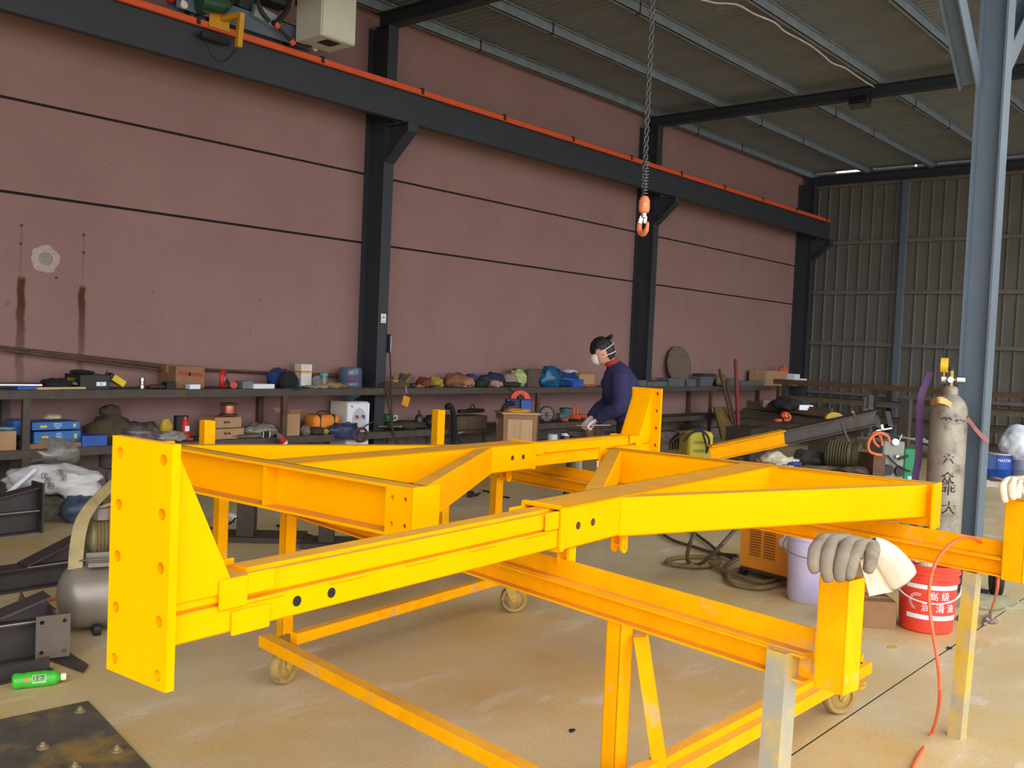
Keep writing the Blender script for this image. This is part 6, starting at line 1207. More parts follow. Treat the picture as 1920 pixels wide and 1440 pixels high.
for i, (f, dv, d_, c_, nm, lb, ct_) in enumerate(((.12, .12, (.26, .2, .14), (206, 190, 160), 'work_glove', 'pale beige cloth glove heap on the low bench', 'glove'), (.22, .10, (.28, .16, .10), (226, 214, 192), 'rag', 'white rag beside the beige glove heap', 'rag'), (.03, .1, (.14, .12, .07), (220, 150, 60), 'rag', 'orange rag at the left end of the low bench', 'rag'), (.33, -.02, (.14, .1, .08), (52, 70, 150), 'rag', 'blue and white rag at the front of the low bench', 'rag'), (.50, .02, (.4, .16, .05), (104, 92, 64), 'rag', 'olive rag spread along the low bench', 'rag'), (.86, .06, (.3, .2, .08), (96, 78, 68), 'rag', 'brown rag heap at the right end of the low bench', 'rag'), (.40, .3, (.3, .26, .18), (58, 52, 48), 'scrap_heap', 'dark scrap heap at the back of the low bench', 'scrap'), (.3, -.04, (.1, .1, .05), (230, 230, 236), 'paper_scrap', 'white paper scrap on the blue rag', 'paper'))):
    q = B(); q.blob(onb(f, dv, d_[2] * .4), d_, 60 + i, .4, 2.2, 3, .4, rot=-.7); single(q, nm, M('bench%d' % i, c_, .9, var=.3, sc=14, bump=.3), lb, ct_, onb(f, dv), smooth='all')
t = thing('electric_motor', 'dusty yellow green motor with fan cover on the low bench', 'motor', onb(.72, .22)); c_ = onb(.70, .24, .14); MG = M('olive_motor', (78, 70, 40), .6, .1, var=.35, sc=10)
q = B(); q.lathe([(0, 0), (.10, 0), (.125, .02)] + [(.125 + (.012 if k % 2 else 0), .03 + .012 * k) for k in range(16)] + [(.12, .24), (.13, .25), (.13, .30), (.10, .32), (0, .32)], c_ - u_ * .16, 24, tuple(u_)); q.build('motor_body', MG, t); q = B(); q.cyl(c_ + u_ * .16, c_ + u_ * .21, .08, .06, n=18); q.build('end_cover', M('bright_olive', (120, 114, 54), .5), t); q = B(); q.box(c_ + Vector((0, 0, -.12)), (.26, .22, .05), rmb); q.build('foot', MG, t)
# grey and green wire-feed machine
p = atd(1684, 872, 8.6); t = thing('wire_feeder', 'grey and green wire-feed machine with two round sockets on its face', 'welding machine', (p.x, p.y, 0)); fz = math.atan2(IR.y, IR.x) + .25; rf = Matrix.Rotation(fz, 3, 'Z'); ex_ = rf @ Vector((1, 0, 0)); ey_ = rf @ Vector((0, 1, 0)); topz = atd(1684, 828, 8.6).z
c_ = Vector((p.x, p.y, 0)) + ey_ * .2 + ex_ * .0
q = B(); q.box(c_ + ex_ * -.055 + Vector((0, 0, topz / 2)), (.22, .42, topz), rf, .01); q.build('grey_case', M('machine_grey', (130, 132, 122), .5, var=.15), t)
q = B(); q.box(c_ + ex_ * .12 + Vector((0, 0, topz / 2 - .03)), (.14, .44, topz - .06), rf, .008); q.build('green_case', M('machine_green', (14, 118, 76), .5, var=.08), t, label='green side case')
ff = c_ - ey_ * .212
for (a_, z_, r_) in ((-.115, topz - .25, .048), (.0, topz - .26, .048)): q = B(); q.cyl(ff + ex_ * a_ + Vector((0, 0, z_)), ff + ex_ * a_ - ey_ * .025 + Vector((0, 0, z_)), r_, n=20); q.build('round_socket', BLACK, t)
q = B(); q.cyl(ff + ex_ * -.04 + Vector((0, 0, topz - .13)), ff + ex_ * -.04 - ey_ * .03 + Vector((0, 0, topz - .13)), .016, n=12); q.build('knob', CHROME, t); q = B(); q.tube([ff + ex_ * -.04 - ey_ * .03 + Vector((0, 0, topz - .15)), ff + ex_ * .02 - ey_ * .04 + Vector((0, 0, topz - .13)), ff + ex_ * .06 - ey_ * .03 + Vector((0, 0, topz - .12))], .012, 8); q.build('handle', BLACK, t)
q = B(); q.tube([c_ + ex_ * -.14 - ey_ * .15 + Vector((0, 0, topz)), c_ + ex_ * -.10 - ey_ * .15 + Vector((0, 0, topz + .05)), c_ + ex_ * .02 - ey_ * .15 + Vector((0, 0, topz + .04)), c_ + ex_ * .04 - ey_ * .15 + Vector((0, 0, topz))], .014, 8); q.build('carry_handle', BLACK, t)
q = B(); q.box(c_ + ex_ * .13 - ey_ * .2215 + Vector((0, 0, topz - .33)), (.08, .003, .05), rf); q.build('label_sticker', M('pale_blue_label', (170, 200, 214), .5), t)
q = B(); q.tube([ff + ex_ * -.13 - ey_ * .01 + Vector((0, 0, topz - .12)), ff + ex_ * -.05 - ey_ * .03 + Vector((0, 0, topz - .2)), ff + ex_ * .1 - ey_ * .03 + Vector((0, 0, topz - .26))], .008, 6); q.build('cable', BLACK, t)
for k in range(4): q = B(); q.bar(c_ + ex_ * (-.02) + ey_ * (.05 + .0 * k) + Vector((0, 0, topz + .02 + .014 * k)), c_ + ex_ * .42 - ey_ * (.05 * k) + Vector((0, 0, topz + .012 - .012 * k)), .02, .012); single(q, 'grey_strip', M('grey_green_strip', (110, 116, 108), .5, .2), 'thin grey strip lying on the wire-feed machine', 'strip', c_ + Vector((0, 0, topz + .02)), 'grey strips on the wire-feed machine')
t = thing('air_hose', 'coiled bright orange hose on the wire-feed machine', 'hose', atd(1640, 850, 8.5)); q = B(); q.tube([atd(*p, 8.4) for p in ((1668, 828), (1664, 818), (1650, 812), (1636, 818), (1628, 832), (1630, 846), (1642, 852), (1654, 853))], .013, 8, 4); q.build('hose', ORANGE, t, smooth=True); q = B(); q.tube([atd(*p, 8.45) for p in ((1654, 836), (1652, 822), (1642, 811), (1636, 816), (1640, 830), (1648, 838))], .011, 8, 4); q.build('hose', ORANGE, t, smooth=True)
p = atd(1679, 829, 8.55); q = B(); q.lathe([(0, -.006), (.032, -.006), (.032, .006), (0, .006)], p, 20, tuple(TC + Vector((0, 0, .4)))); q.cyl(p + IR * .025, p + IR * .055 + Vector((0, 0, .07)), .005, n=6); single(q, 'dial_gauge', M('white_dial', (214, 218, 232), .4), 'small white dial with a red stem on the wire-feed machine', 'dial', p)
t = thing('cutting_torch', 'chrome valve cross above the orange hose coil', 'valve', atd(1655, 806, 8.8)); q = B(); q.cyl(atd(1643, 808, 8.8), atd(1672, 803, 8.8), .011, n=8); q.build('cross_pipe', CHROME, t); q = B(); q.cyl(atd(1654, 806, 8.8), atd(1652, 796, 8.8), .018, n=10); q.build('valve_body', CHROME, t)
for k, (a, b_) in enumerate((((1643, 780), (1648, 800)), ((1664, 772), (1670, 798)), ((1630, 812), (1637, 848)), ((1634, 742), (1632, 765)), ((1625, 745), (1623, 768)))):
    q = B(); q.bar(atd(*a, 10.0), atd(*b_, 9.6), .045, .012); single(q, 'flat_bar', M('grey_flat', (120, 116, 110), .5, .3), ('left one of two grey flat bars above the orange hose', 'right one of two grey flat bars above the orange hose', 'grey flat bar inside the orange hose coil', 'right grey hook bar on the rack post', 'left grey hook bar on the rack post')[k], 'flat bar', atd(*b_, 9.6))
for k, (px, w_, z0, z1) in enumerate(((1625, .09, .0, 1.0), (1697, .10, .0, .9))):
    p = atd(px, 800, 11.0); q = B(); q.b2((p.x - w_ / 2, p.y - w_ / 2, 0), (p.x + w_ / 2, p.y + w_ / 2, atd(px, 742 if k == 0 else 748, 11).z)); single(q, 'steel_post', RUST, ('dark upright post behind the orange hose coil', 'brown upright post left of the violet sling')[k], 'post', (p.x, p.y, 0))
q = B(); p = atd(1636, 862, 8.5); q.box(p - Vector((0, 0, .25)), (.12, .2, .62), rf); single(q, 'rusty_box_section', RUSTB, 'red brown steel section left of the grey machine', 'steel section', (p.x, p.y, 0))
# pails and a white sack behind the right column
t = thing('pallet', 'pale pallet under the blue and grey pails', 'pallet', atz(1880, 914, 0)); p = atz(1886, 914, 0) + Vector((.35, .12, 0))
for k in range(4): q = B(); q.box(p + Vector((.0, 0, .085)) + IR * (-.45 + .3 * k), (.9, .1, .02), (0, 0, math.atan2(TC.y, TC.x))); q.build('pallet_board', M('pale_wood', (176, 166, 150), .8, var=.2), t)
for k in range(2): q = B(); q.box(p + TC * (.35 - .7 * k) + Vector((0, 0, .038)), (1.1, .08, .07), (0, 0, math.atan2(IR.y, IR.x))); q.build('pallet_bearer', M('pale_wood'), t)
for k, (px, c_, nm, lb) in enumerate(((1870, (28, 74, 160), 'pail', 'blue metal pail with white lettering behind the right column'), (1916, (128, 134, 152), 'pail', 'grey blue pail at the right edge beside the blue one'), (1846, (26, 58, 120), 'pail', 'dark blue pail mostly hidden behind the right column'))):
    d_ = depth(p) + .1 - .0 * k; b_ = atd(px, 905, d_); b_.z = .096; t = thing(nm, lb, 'pail', b_); h_ = .30; q = B(); q.lathe([(0, 0), (.155, 0), (.16, .01), (.165, .10), (.169, .105), (.165, .11), (.168, h_ - .02), (.175, h_ - .015), (.175, h_), (0, h_)], b_, 30); q.build('pail_body', M('pail%d' % k, c_, .35, .1, var=.1), t, smooth=True)
    if k == 0: text('MASTER', .05, WINK, t, plane_mtx(b_ + TC * .1675 + Vector((0, 0, .225)), IR, (0, 0, 1)), bendr=.168); q = B(); q.lathe([(.17, h_), (.176, h_), (.176, h_ + .012), (0, h_ + .012)], b_, 30); q.build('lid', M('pail_lid', (206, 196, 190), .5), t)
p = atd(1912, 832, depth(p) + .1); q = B(); q.blob(p, (.62, .5, .50), 70, .16, 1.8, 4); single(q, 'white_sack', M('white_sack', (218, 224, 236), .6, var=.12, sc=5, bump=.3), 'big white sack on the pails at the right edge', 'sack', p - Vector((0, 0, .25)), smooth='all')

# ================================================================== CRANE: end carriage, control box, chain and hook
EC = aty(470, 70, 8.16)
xa, xb = aty(330, 45, 8.1).x, aty(597, 112, 8.1).x
t = thing('crane_end_carriage', 'grey crane end carriage with red buffers riding the orange railed beam', 'crane', ((xa + xb) / 2, 8.16, 4.43))
q = B(); q.b2((xa, 8.10, 4.47), (xb, 8.112, 4.66)); q.b2((xa, 8.248, 4.47), (xb, 8.26, 4.66)); q.b2((xa, 8.10, 4.65), (xb, 8.26, 4.66)); q.build('carriage_frame', STEELP, t)
for x in (xa + .25, xb - .25): q = B(); q.lathe([(0, -.05), (.09, -.05), (.09, -.038), (.075, -.036), (.075, .036), (.09, .038), (.09, .05), (0, .05)], (x, 8.2, 4.505), 24, (0, 1, 0)); q.build('wheel', STEELD, t, smooth=True)
for x, s_ in ((xa, -1), (xb, 1)): q = B(); q.cyl((x, 8.18, 4.57), (x + s_ * .07, 8.18, 4.57), .055, .045, n=18); q.build('buffer', RED, t, label='red rubber buffer')
for x, s_ in ((xa + .06, 1), (xb - .06, -1)): q = B(); q.cyl((x, 8.095, 4.50), (x, 8.07, 4.50), .035, n=12); q.b2((x - .02, 8.08, 4.50), (x + .0, 8.095, 4.6)); q.build('limit_switch', CREAM, t)
gm = aty(396, 15, 8.0); q = B(); q.cyl(gm - Vector((.12, 0, -.04)), gm + Vector((.10, 0, .06)), .085, n=18); q.cyl(gm + Vector((.1, 0, .06)), gm + Vector((.16, 0, .08)), .06, n=14); q.cyl(gm + Vector((-.05, .0, 0)), gm + Vector((-.05, .14, .0)), .06, n=14); q.build('drive_motor', M('crane_green', (30, 74, 50), .5, var=.2), t, label='green drive motor')
a, b_ = aty(452, 25, 7.86), aty(447, 88, 7.86); q = B(); q.bar(a, b_, .05, .05, up=(1, 0, 0)); q.bar(a + Vector((0, 0, -.02)), (a.x - .05, 8.1, a.z - .02), .05, .05); q.b2((a.x - .18, 8.092, a.z - .12), (a.x + .03, 8.1, a.z + .02)); q.build('collector_arm', M('crane_yellow', (206, 150, 30), .5, var=.1), t, label='yellow collector arm')
q = B(); c_ = aty(402, 72, 8.08); q.b2(c_ - Vector((.14, .03, .03)), c_ + Vector((.16, .03, .03)), .01); q.build('current_collector', BLACK, t)
q = B(); q.tube([aty(*p, 7.95) for p in ((388, 78), (394, 98), (405, 112), (418, 115), (430, 108), (443, 92))], .009, 6, 3); q.build('cable', BLACK, t, smooth=True)
for pts, r in (([(440, -10), (432, 8), (418, 22)], .022), ([(545, -12), (538, 18), (524, 38), (512, 44)], .026), ([(516, 46), (530, 60), (548, 78), (560, 86), (580, 86), (600, 72)], .018), ([(480, -10), (490, 20), (505, 40)], .02)):
    q = B(); q.tube([aty(*p, 8.0) for p in pts], r, 8, 4); q.build('cable', BLACK, t, smooth=True)
for p in ((519, 47), (548, 79)): q = B(); c_ = aty(*p, 8.0); q.cyl(c_ - Vector((.02, 0, -.015)), c_ + Vector((.02, 0, -.015)), .03, n=10); q.build('cable_gland', ORD, t)
q = B(); q.b2((aty(440, 10, 8.2).x, 8.12, 4.66), (aty(468, 10, 8.2).x, 8.24, 5.0)); q.build('girder_bracket', STEELD, t)
q = B(); c_ = aty(495, 30, 8.06); q.box(c_, (.24, .06, .12), (0, .2, 0)); q.build('terminal_box', M('pale_terminal', (140, 150, 160), .5), t)
q = B(); q.b2((aty(465, 5, 8.1).x, 8.0, 4.78), (aty(535, 5, 8.1).x, 8.2, 4.95)); q.build('gear_case', STEELD, t)
cx0, cx1 = aty(583, 60, 7.75).x, aty(640, 70, 7.9).x; zb_ = aty(612, 78, 7.75).z
t = thing('control_cabinet', 'pale crane control cabinet hanging above the conductor rail', 'control box', ((cx0 + cx1) / 2, 7.8, zb_))
q = B(); q.b2((cx0 + .02, 7.62, zb_), (cx1 - .05, 8.02, zb_ + .75), .006); q.build('cabinet_body', M('pale_cabinet', (206, 206, 190), .5, var=.06), t)
q = B(); q.b2((cx0 + .03, 7.607, zb_ + .008), (cx1 - .06, 7.618, zb_ + .74), .003); q.build('cabinet_door', M('pale_cabinet'), t)
q = B(); q.b2(((cx0 + cx1) / 2 - .1, 7.68, zb_ - .006), ((cx0 + cx1) / 2 + .06, 7.84, zb_ + .0)); q.build('cable_entry', BLACK, t)
q = B(); q.b2((cx0 + .1, 7.95, zb_ + .4), (cx1 - .1, 8.16, zb_ + .46)); q.build('mounting_arm', STEELD, t)
# hanging chain block
HD = 6.1; hp_ = atd(1208, 385, HD); top = Vector((hp_.x, hp_.y, 4.75))
t = thing('chain_hoist_hook', 'orange hoist hook with silver latch hanging on a long dark chain', 'hook', hp_)
CH = M('dark_oiled_chain', (96, 92, 96), .35, .7, var=.2)
lk = B(); z = hp_.z + .10; k = 0
Lk = .042
def link_mesh(n=10):
    q = B(); pts = [Vector((.0065 * math.cos(a), 0, .016 * math.sin(a) + (.004 if math.sin(a) > 0 else -.004))) for a in [2 * PI * j / n for j in range(n)]]
    q.tube(pts + [pts[0]], .003, 5, 1); return q
for off_, sgn in ((.0, 1), (-.017, 1)):
    z = hp_.z + .10 + .02 * (off_ != 0); k = 0
    while z < 4.75:
        if k == 0 and off_ == 0: q = link_mesh(); o = q.build('chain_link', CH, t, world=False, smooth='all'); L0 = o
        else: o = L0.copy(); C.objects.link(o)
        o.location = (off_ * IR.x, off_ * IR.y, z - hp_.z); o.rotation_euler = (0, 0, PI / 2 * (k % 2) + .4); z += .029; k += 1
q = B(); q.tube([hp_ + Vector((.019 * math.cos(k * .9), .019 * math.sin(k * .9), .06 + k * .0028)) for k in range(78)], .0035, 5, 1); q.build('chain_spring', M('dark_spring', (120, 118, 124), .3, .7), t, smooth='all')
HO = M('hook_orange', (222, 122, 78), .45, var=.12, sc=10)
q = B(); q.lathe([(0, .055), (.022, .055), (.034, .03), (.036, -.02), (.030, -.045), (.02, -.05), (0, -.05)], hp_, 18); q.build('hook_block', HO, t, smooth=True)
q = B(); q.cyl(hp_ + TC * .034, hp_ + TC * .039, .012, n=10); q.build('block_bolt', BRASS, t)
q = B(); q.cyl(hp_ - Vector((0, 0, .048)), hp_ - Vector((0, 0, .075)), .018, n=12); q.bar(hp_ - Vector((0, 0, .07)) - IR * .012, hp_ - Vector((0, 0, .115)) - IR * .022 + TC * .01, .022, .006, up=tuple(TC)); q.bar(hp_ - Vector((0, 0, .07)) + IR * .012, hp_ - Vector((0, 0, .112)) + IR * .010, .018, .006, up=tuple(TC)); q.build('latch', CHROME, t, label='silver latch')
hd = (IR * .45 + TC * .9).normalized(); hk = []
for j in range(15):
    a = PI * .5 - j * (PI * 1.62 / 14); hk.append(hp_ + hd * (-.045 * math.cos(a) * 1.0) + Vector((0, 0, -.128 + .052 * math.sin(a))))
q = B(); q.tube([hp_ - Vector((0, 0, .06))] + hk, [.014, .015, .016, .018, .018, .016, .012, .008], 10, 2); q.build('hook_body', HO, t, smooth='all')
# crane girder carrying the hoist
t = thing('crane_girder', 'yellow crane bridge girder above the frame, out of view', 'crane', (hp_.x, 5.1, 4.9)); q = B(); ibeam(q, (hp_.x, 2.0, 4.95), (hp_.x, 8.15, 4.95), .2, .34, .014, .01); q.build('girder', M('crane_yellow'), t)
q = B(); q.b2((hp_.x - .2, hp_.y - .2, 4.62), (hp_.x + .2, hp_.y + .2, 4.78), .02); q.build('hoist_body', M('crane_yellow'), t)
# lamp and wiring on the rafter
p = atx(1612, 192, 13.1); t = thing('rafter_lamp', 'small black floodlight hanging under the far rafter', 'lamp', p); q = B(); q.box(p, (.16, .26, .10), (0, .5, 0), .01); q.build('lamp_housing', BLACK, t); q = B(); q.bar(p + Vector((0, -.15, 0)), p + Vector((.02, -.15, .16)), .02, .01); q.bar(p + Vector((0, .15, 0)), p + Vector((.02, .15, .16)), .02, .01); q.build('lamp_yoke', BLACK, t); q = B(); q.box(p + Vector((-.06, 0, -.06)), (.1, .24, .01), (0, .5, 0)); q.build('lamp_glass', M('dark_glass', (70, 70, 72), .1), t)
WIRE = M('white_wire', (206, 196, 200), .5)
q = B(); q.tube([atz(x, y, 5.31) for x, y in ((1200, -60), (1318, 0), (1380, 8), (1412, 25), (1452, 42), (1470, 58), (1500, 74), (1524, 88), (1545, 105), (1560, 118), (1584, 127), (1600, 138), (1625, 155), (1640, 166), (1622, 180), (1613, 184))], .010, 6, 3); o = single(q, 'roof_wire', WIRE, 'white wire sagging along the roof purlin to the floodlight', 'wire', atz(1640, 166, 5.31), smooth=True)

# ================================================================== THE WORKER
PO = atd(1166, 900, 9.0); PO.z = 0
fw = Vector((-.6527, .7573, 0)).normalized(); pang = math.atan2(fw.y, fw.x)
PM = Matrix.LocRotScale(PO, Euler((0, 0, pang)), None)
SKIN = M('skin', (206, 150, 118), .55, var=.08, sc=10); HAIR = M('black_hair', (20, 17, 17), .6, var=.4, sc=40)
def remesh(bm_obj, vox, name, mat, parent, sub_smooth=6, local=True):
    me = bpy.data.meshes.new(name); bmesh.ops.recalc_face_normals(bm_obj.bm, faces=bm_obj.bm.faces); bm_obj.bm.to_mesh(me); bm_obj.bm.free()
    o = bpy.data.objects.new(name, me); C.objects.link(o)
    r = o.modifiers.new('r', 'REMESH'); r.mode = 'VOXEL'; r.voxel_size = vox
    s = o.modifiers.new('s', 'SMOOTH'); s.iterations = sub_smooth; s.factor = .5
    bpy.context.view_layer.update()
    m2 = bpy.data.meshes.new_from_object(o.evaluated_get(bpy.context.evaluated_depsgraph_get()))
    o.modifiers.clear(); o.data = m2; m2.name = name; m2.materials.clear(); m2.materials.append(mat)
    m2.polygons.foreach_set('use_smooth', [True] * len(m2.polygons))
    if parent is not None: o.parent = parent
    return o
def loft(q, rings, n=20):
    """rings: (centre x, y, z, half depth, half width, pitch)"""
    rr = []
    for (x, y, z, a, b_, p) in rings:
        rr.append([q.bm.verts.new((x + a * math.cos(2 * PI * k / n) * math.cos(p), y + b_ * math.sin(2 * PI * k / n), z - a * math.cos(2 * PI * k / n) * math.sin(p))) for k in range(n)])
    for a, b_ in zip(rr, rr[1:]):
        for k in range(n): q.bm.faces.new((a[k], a[(k + 1) % n], b_[(k + 1) % n], b_[k]))
    q.bm.faces.new(rr[0][::-1]); q.bm.faces.new(rr[-1])
def limb(q, pts, rad, n=12):
    pts = [Vector(p) for p in pts]; sp = spline(pts, 5); rs = [rad[min(int(i / 5), len(rad) - 1)] * (1 - (i / 5) % 1) + rad[min(int(i / 5) + 1, len(rad) - 1)] * ((i / 5) % 1) for i in range(len(sp))]
    prev = None; rings = []
    for i, p in enumerate(sp):
        t = (sp[min(i + 1, len(sp) - 1)] - sp[max(i - 1, 0)]).normalized()
        a = t.orthogonal().normalized() if prev is None else (prev - t * prev.dot(t)).normalized(); prev = a; b_ = t.cross(a)
        rings.append([q.bm.verts.new(p + (a * math.cos(2 * PI * k / n) + b_ * math.sin(2 * PI * k / n)) * rs[i]) for k in range(n)])
    for a, b_ in zip(rings, rings[1:]):
        for k in range(n): q.bm.faces.new((a[k], a[(k + 1) % n], b_[(k + 1) % n], b_[k]))
    q.bm.faces.new(rings[0][::-1]); q.bm.faces.new(rings[-1])
HC = Vector((.235, 0, 1.545)); HT = Matrix.Rotation(.34, 3, 'Y')      # the head bows forward
def hd_(x, y, z): return HC + HT @ Vector((x, y, z))
SH = {1: (.085, .165, 1.345), -1: (.105, -.165, 1.345)}; EL = {1: (.075, .235, 1.075), -1: (.13, -.21, 1.09)}; WR = {1: (.265, .12, .925), -1: (.315, -.01, .93)}
q = B()
loft(q, [(-.05, 0, .84, .10, .15, 0), (-.04, 0, .95, .10, .145, 0), (-.02, 0, 1.06, .095, .13, .05), (.015, 0, 1.2, .105, .15, .15), (.06, 0, 1.33, .10, .165, .25), (.10, 0, 1.40, .07, .11, .35), (.13, 0, 1.435, .055, .058, .4), (.185, 0, 1.49, .05, .052, .4)])
for s_ in (1, -1):
    limb(q, [SH[s_], EL[s_], WR[s_]], [.052, .042, .03]); limb(q, [(-.05, .085 * s_, .88), (.0, .095 * s_, .48), (-.055, .10 * s_, .07)], [.085, .058, .04])
    limb(q, [(-.06, .10 * s_, .05), (.04, .105 * s_, .04), (.12, .11 * s_, .03)], [.045, .042, .03])
g = bmesh.ops.create_icosphere(q.bm, subdivisions=4, radius=1)
for v in g['verts']:
    x, y, z = v.co; jaw = max(0, -z); v.co = hd_(x * .092 * (1 - .12 * jaw) + .012 * jaw, y * .074 * (1 - .30 * jaw ** 1.5), z * .118)
for (x, y, z, a) in ((.098, 0, -.012, .013), (.094, 0, .0, .010), (.088, 0, .02, .009), (.078, 0, -.095, .018)):
    g = bmesh.ops.create_icosphere(q.bm, subdivisions=2, radius=a)
    for v in g['verts']: v.co = hd_(x, y, z) + v.co
for s_ in (1, -1):
    g = bmesh.ops.create_icosphere(q.bm, subdivisions=2, radius=1)
    for v in g['verts']: v.co = hd_(-.008 + v.co.x * .018, s_ * .074 + v.co.y * .009, -.012 + v.co.z * .032)
per = remesh(q, .0095, 'person', SKIN, None, 4)
per.location = PO; per.rotation_euler = (0, 0, pang); tag(per, 'person in navy work jacket and white dust mask bending over tools with gloved hands', 'person')
NAVYJ = M('navy_work_jacket', (38, 37, 78), .85, var=.22, sc=10, bump=.4); TROU = M('dark_brown_trousers', (46, 40, 38), .9, var=.25, sc=10, bump=.3)
q = B()
loft(q, [(-.055, 0, .905, .150, .20, 0), (-.055, 0, .96, .158, .205, 0), (-.015, 0, 1.06, .168, .20, .05), (.035, 0, 1.18, .178, .205, .12), (.075, 0, 1.29, .168, .215, .2), (.095, 0, 1.375, .12, .175, .3), (.12, 0, 1.43, .075, .095, .4), (.135, 0, 1.45, .065, .07, .4)])
for s_ in (1, -1): limb(q, [SH[s_], EL[s_], Vector(EL[s_]).lerp(Vector(WR[s_]), .55), WR[s_]], [.092, .076, .066, .052])
for k, (x, y, z, r) in enumerate(((.10, .25, 1.13, .03), (.06, .235, 1.04, .032), (.17, .19, 1.0, .026), (-.15, .06, 1.1, .03), (-.13, -.02, 1.22, .028), (.09, .1, 1.02, .03))):
    g = bmesh.ops.create_icosphere(q.bm, subdivisions=2, radius=r)
    for v in g['verts']: v.co = Vector((x, y, z)) + v.co
for v in q.bm.verts: v.co += Vector((1, .6, .3)) * .012 * mnoise.noise(v.co * 14)
remesh(q, .012, 'jacket', NAVYJ, per, 2)
q = B(); loft(q, [(-.05, 0, .80, .125, .165, 0), (-.05, 0, .90, .125, .165, 0), (-.05, 0, .97, .12, .16, 0)])
for s_ in (1, -1): limb(q, [(-.05, .085 * s_, .86), (.005, .095 * s_, .48), (-.055, .10 * s_, .10), (-.055, .10 * s_, .07)], [.112, .085, .072, .075])
remesh(q, .014, 'trousers', TROU, per, 3)
for s_ in (1, -1):
    q = B(); limb(q, [(-.10, .10 * s_, .05), (-.03, .105 * s_, .055), (.06, .11 * s_, .045), (.13, .112 * s_, .035)], [.045, .052, .050, .036])
    for v in q.bm.verts: v.co.z = max(v.co.z, .0)
    remesh(q, .01, 'shoe', BLACK, per, 3)
q = B(); loft(q, [(.115, 0, 1.415, .075, .085, .4), (.135, 0, 1.445, .072, .078, .4), (.155, 0, 1.468, .064, .068, .42), (.158, 0, 1.47, .056, .06, .42)]); remesh(q, .008, 'collar', M('red_collar', (156, 48, 50), .85, var=.15, sc=16), per, 2)
# hair: a cap of tufts, fringe low on the brow, cropped above the nape
q = B(); g = bmesh.ops.create_icosphere(q.bm, subdivisions=5, radius=1); kill = []
for v in list(g['verts']):
    x, y, z = v.co
    keep = (z > .22) or (x < .22 and z > -.28) or (x < -.30 and z > -.72)
    if x > .30 and z > .12 and abs(y) < .8: keep = True
    if abs(y) > .75 and abs(x + .05) < .25 and z < .12: keep = False
    k = 1 + .05 * mnoise.noise(v.co * 7) + .04 * abs(mnoise.noise(Vector((x * 26, y * 26, z * 5))))
    v.co = hd_(x * .113 * k, y * .094 * k, z * .138 * k + .006)
    if not keep: kill.append(v)
bmesh.ops.delete(q.bm, geom=kill, context='VERTS')
for k in range(16):
    a = R_.uniform(-1, 1); p = hd_(-.085 + .02 * R_.random(), .03 * a, .085 + .03 * R_.random()); q.cyl(p, p + Vector((-.035 - .02 * R_.random(), .02 * a, .022 + .025 * R_.random())), .006, .001, 5)
for k in range(18):
    a = -1 + 2 * k / 17; p = hd_(.093 * math.cos(a * .8), .072 * math.sin(a * .95), .045); q.cyl(p, p + HT @ Vector((.012, 0, -.035)), .012, .002, 6)
o = q.build('hair', HAIR, per, world=False, smooth='all'); md = o.modifiers.new('s', 'SOLIDIFY'); md.thickness = .012; md.offset = -1
MASK = M('white_mask', (226, 214, 208), .8, var=.06)
q = B(); g = bmesh.ops.create_uvsphere(q.bm, u_segments=24, v_segments=14, radius=1); kill = [v for v in g['verts'] if v.co.x < -.05]
bmesh.ops.delete(q.bm, geom=kill, context='VERTS')
for v in q.bm.verts: x, y, z = v.co; v.co = hd_(.068 + x * .058, y * .060 * (1 - .2 * x), -.045 + z * .060)
o = q.build('dust_mask', MASK, per, world=False, smooth='all'); md = o.modifiers.new('s', 'SOLIDIFY'); md.thickness = .003
for zz, zb2 in ((.045, -.02), (-.035, -.06)):
    q = B(); pts = []
    for k in range(21):
        a = -PI * .70 + 2 * PI * .70 * k / 20; u_ = abs(a) / (PI * .70); pts.append(hd_(-.120 * math.cos(a) * (1.0 if abs(a) < PI / 2 else .68), .098 * math.sin(a), zz * (1 - u_) + zb2 * u_ + .012))
    q.tube(pts, .0038, 6, 2); q.build('mask_strap', WHITE, per, world=False, smooth='all')
for s_ in (1, -1):
    q = B(); g = bmesh.ops.create_icosphere(q.bm, subdivisions=2, radius=.011)
    for v in g['verts']: v.co = hd_(.082, s_ * .031, .012) + v.co
    q.build('eye', M('eye_dark', (40, 30, 28), .3), per, world=False, smooth='all')
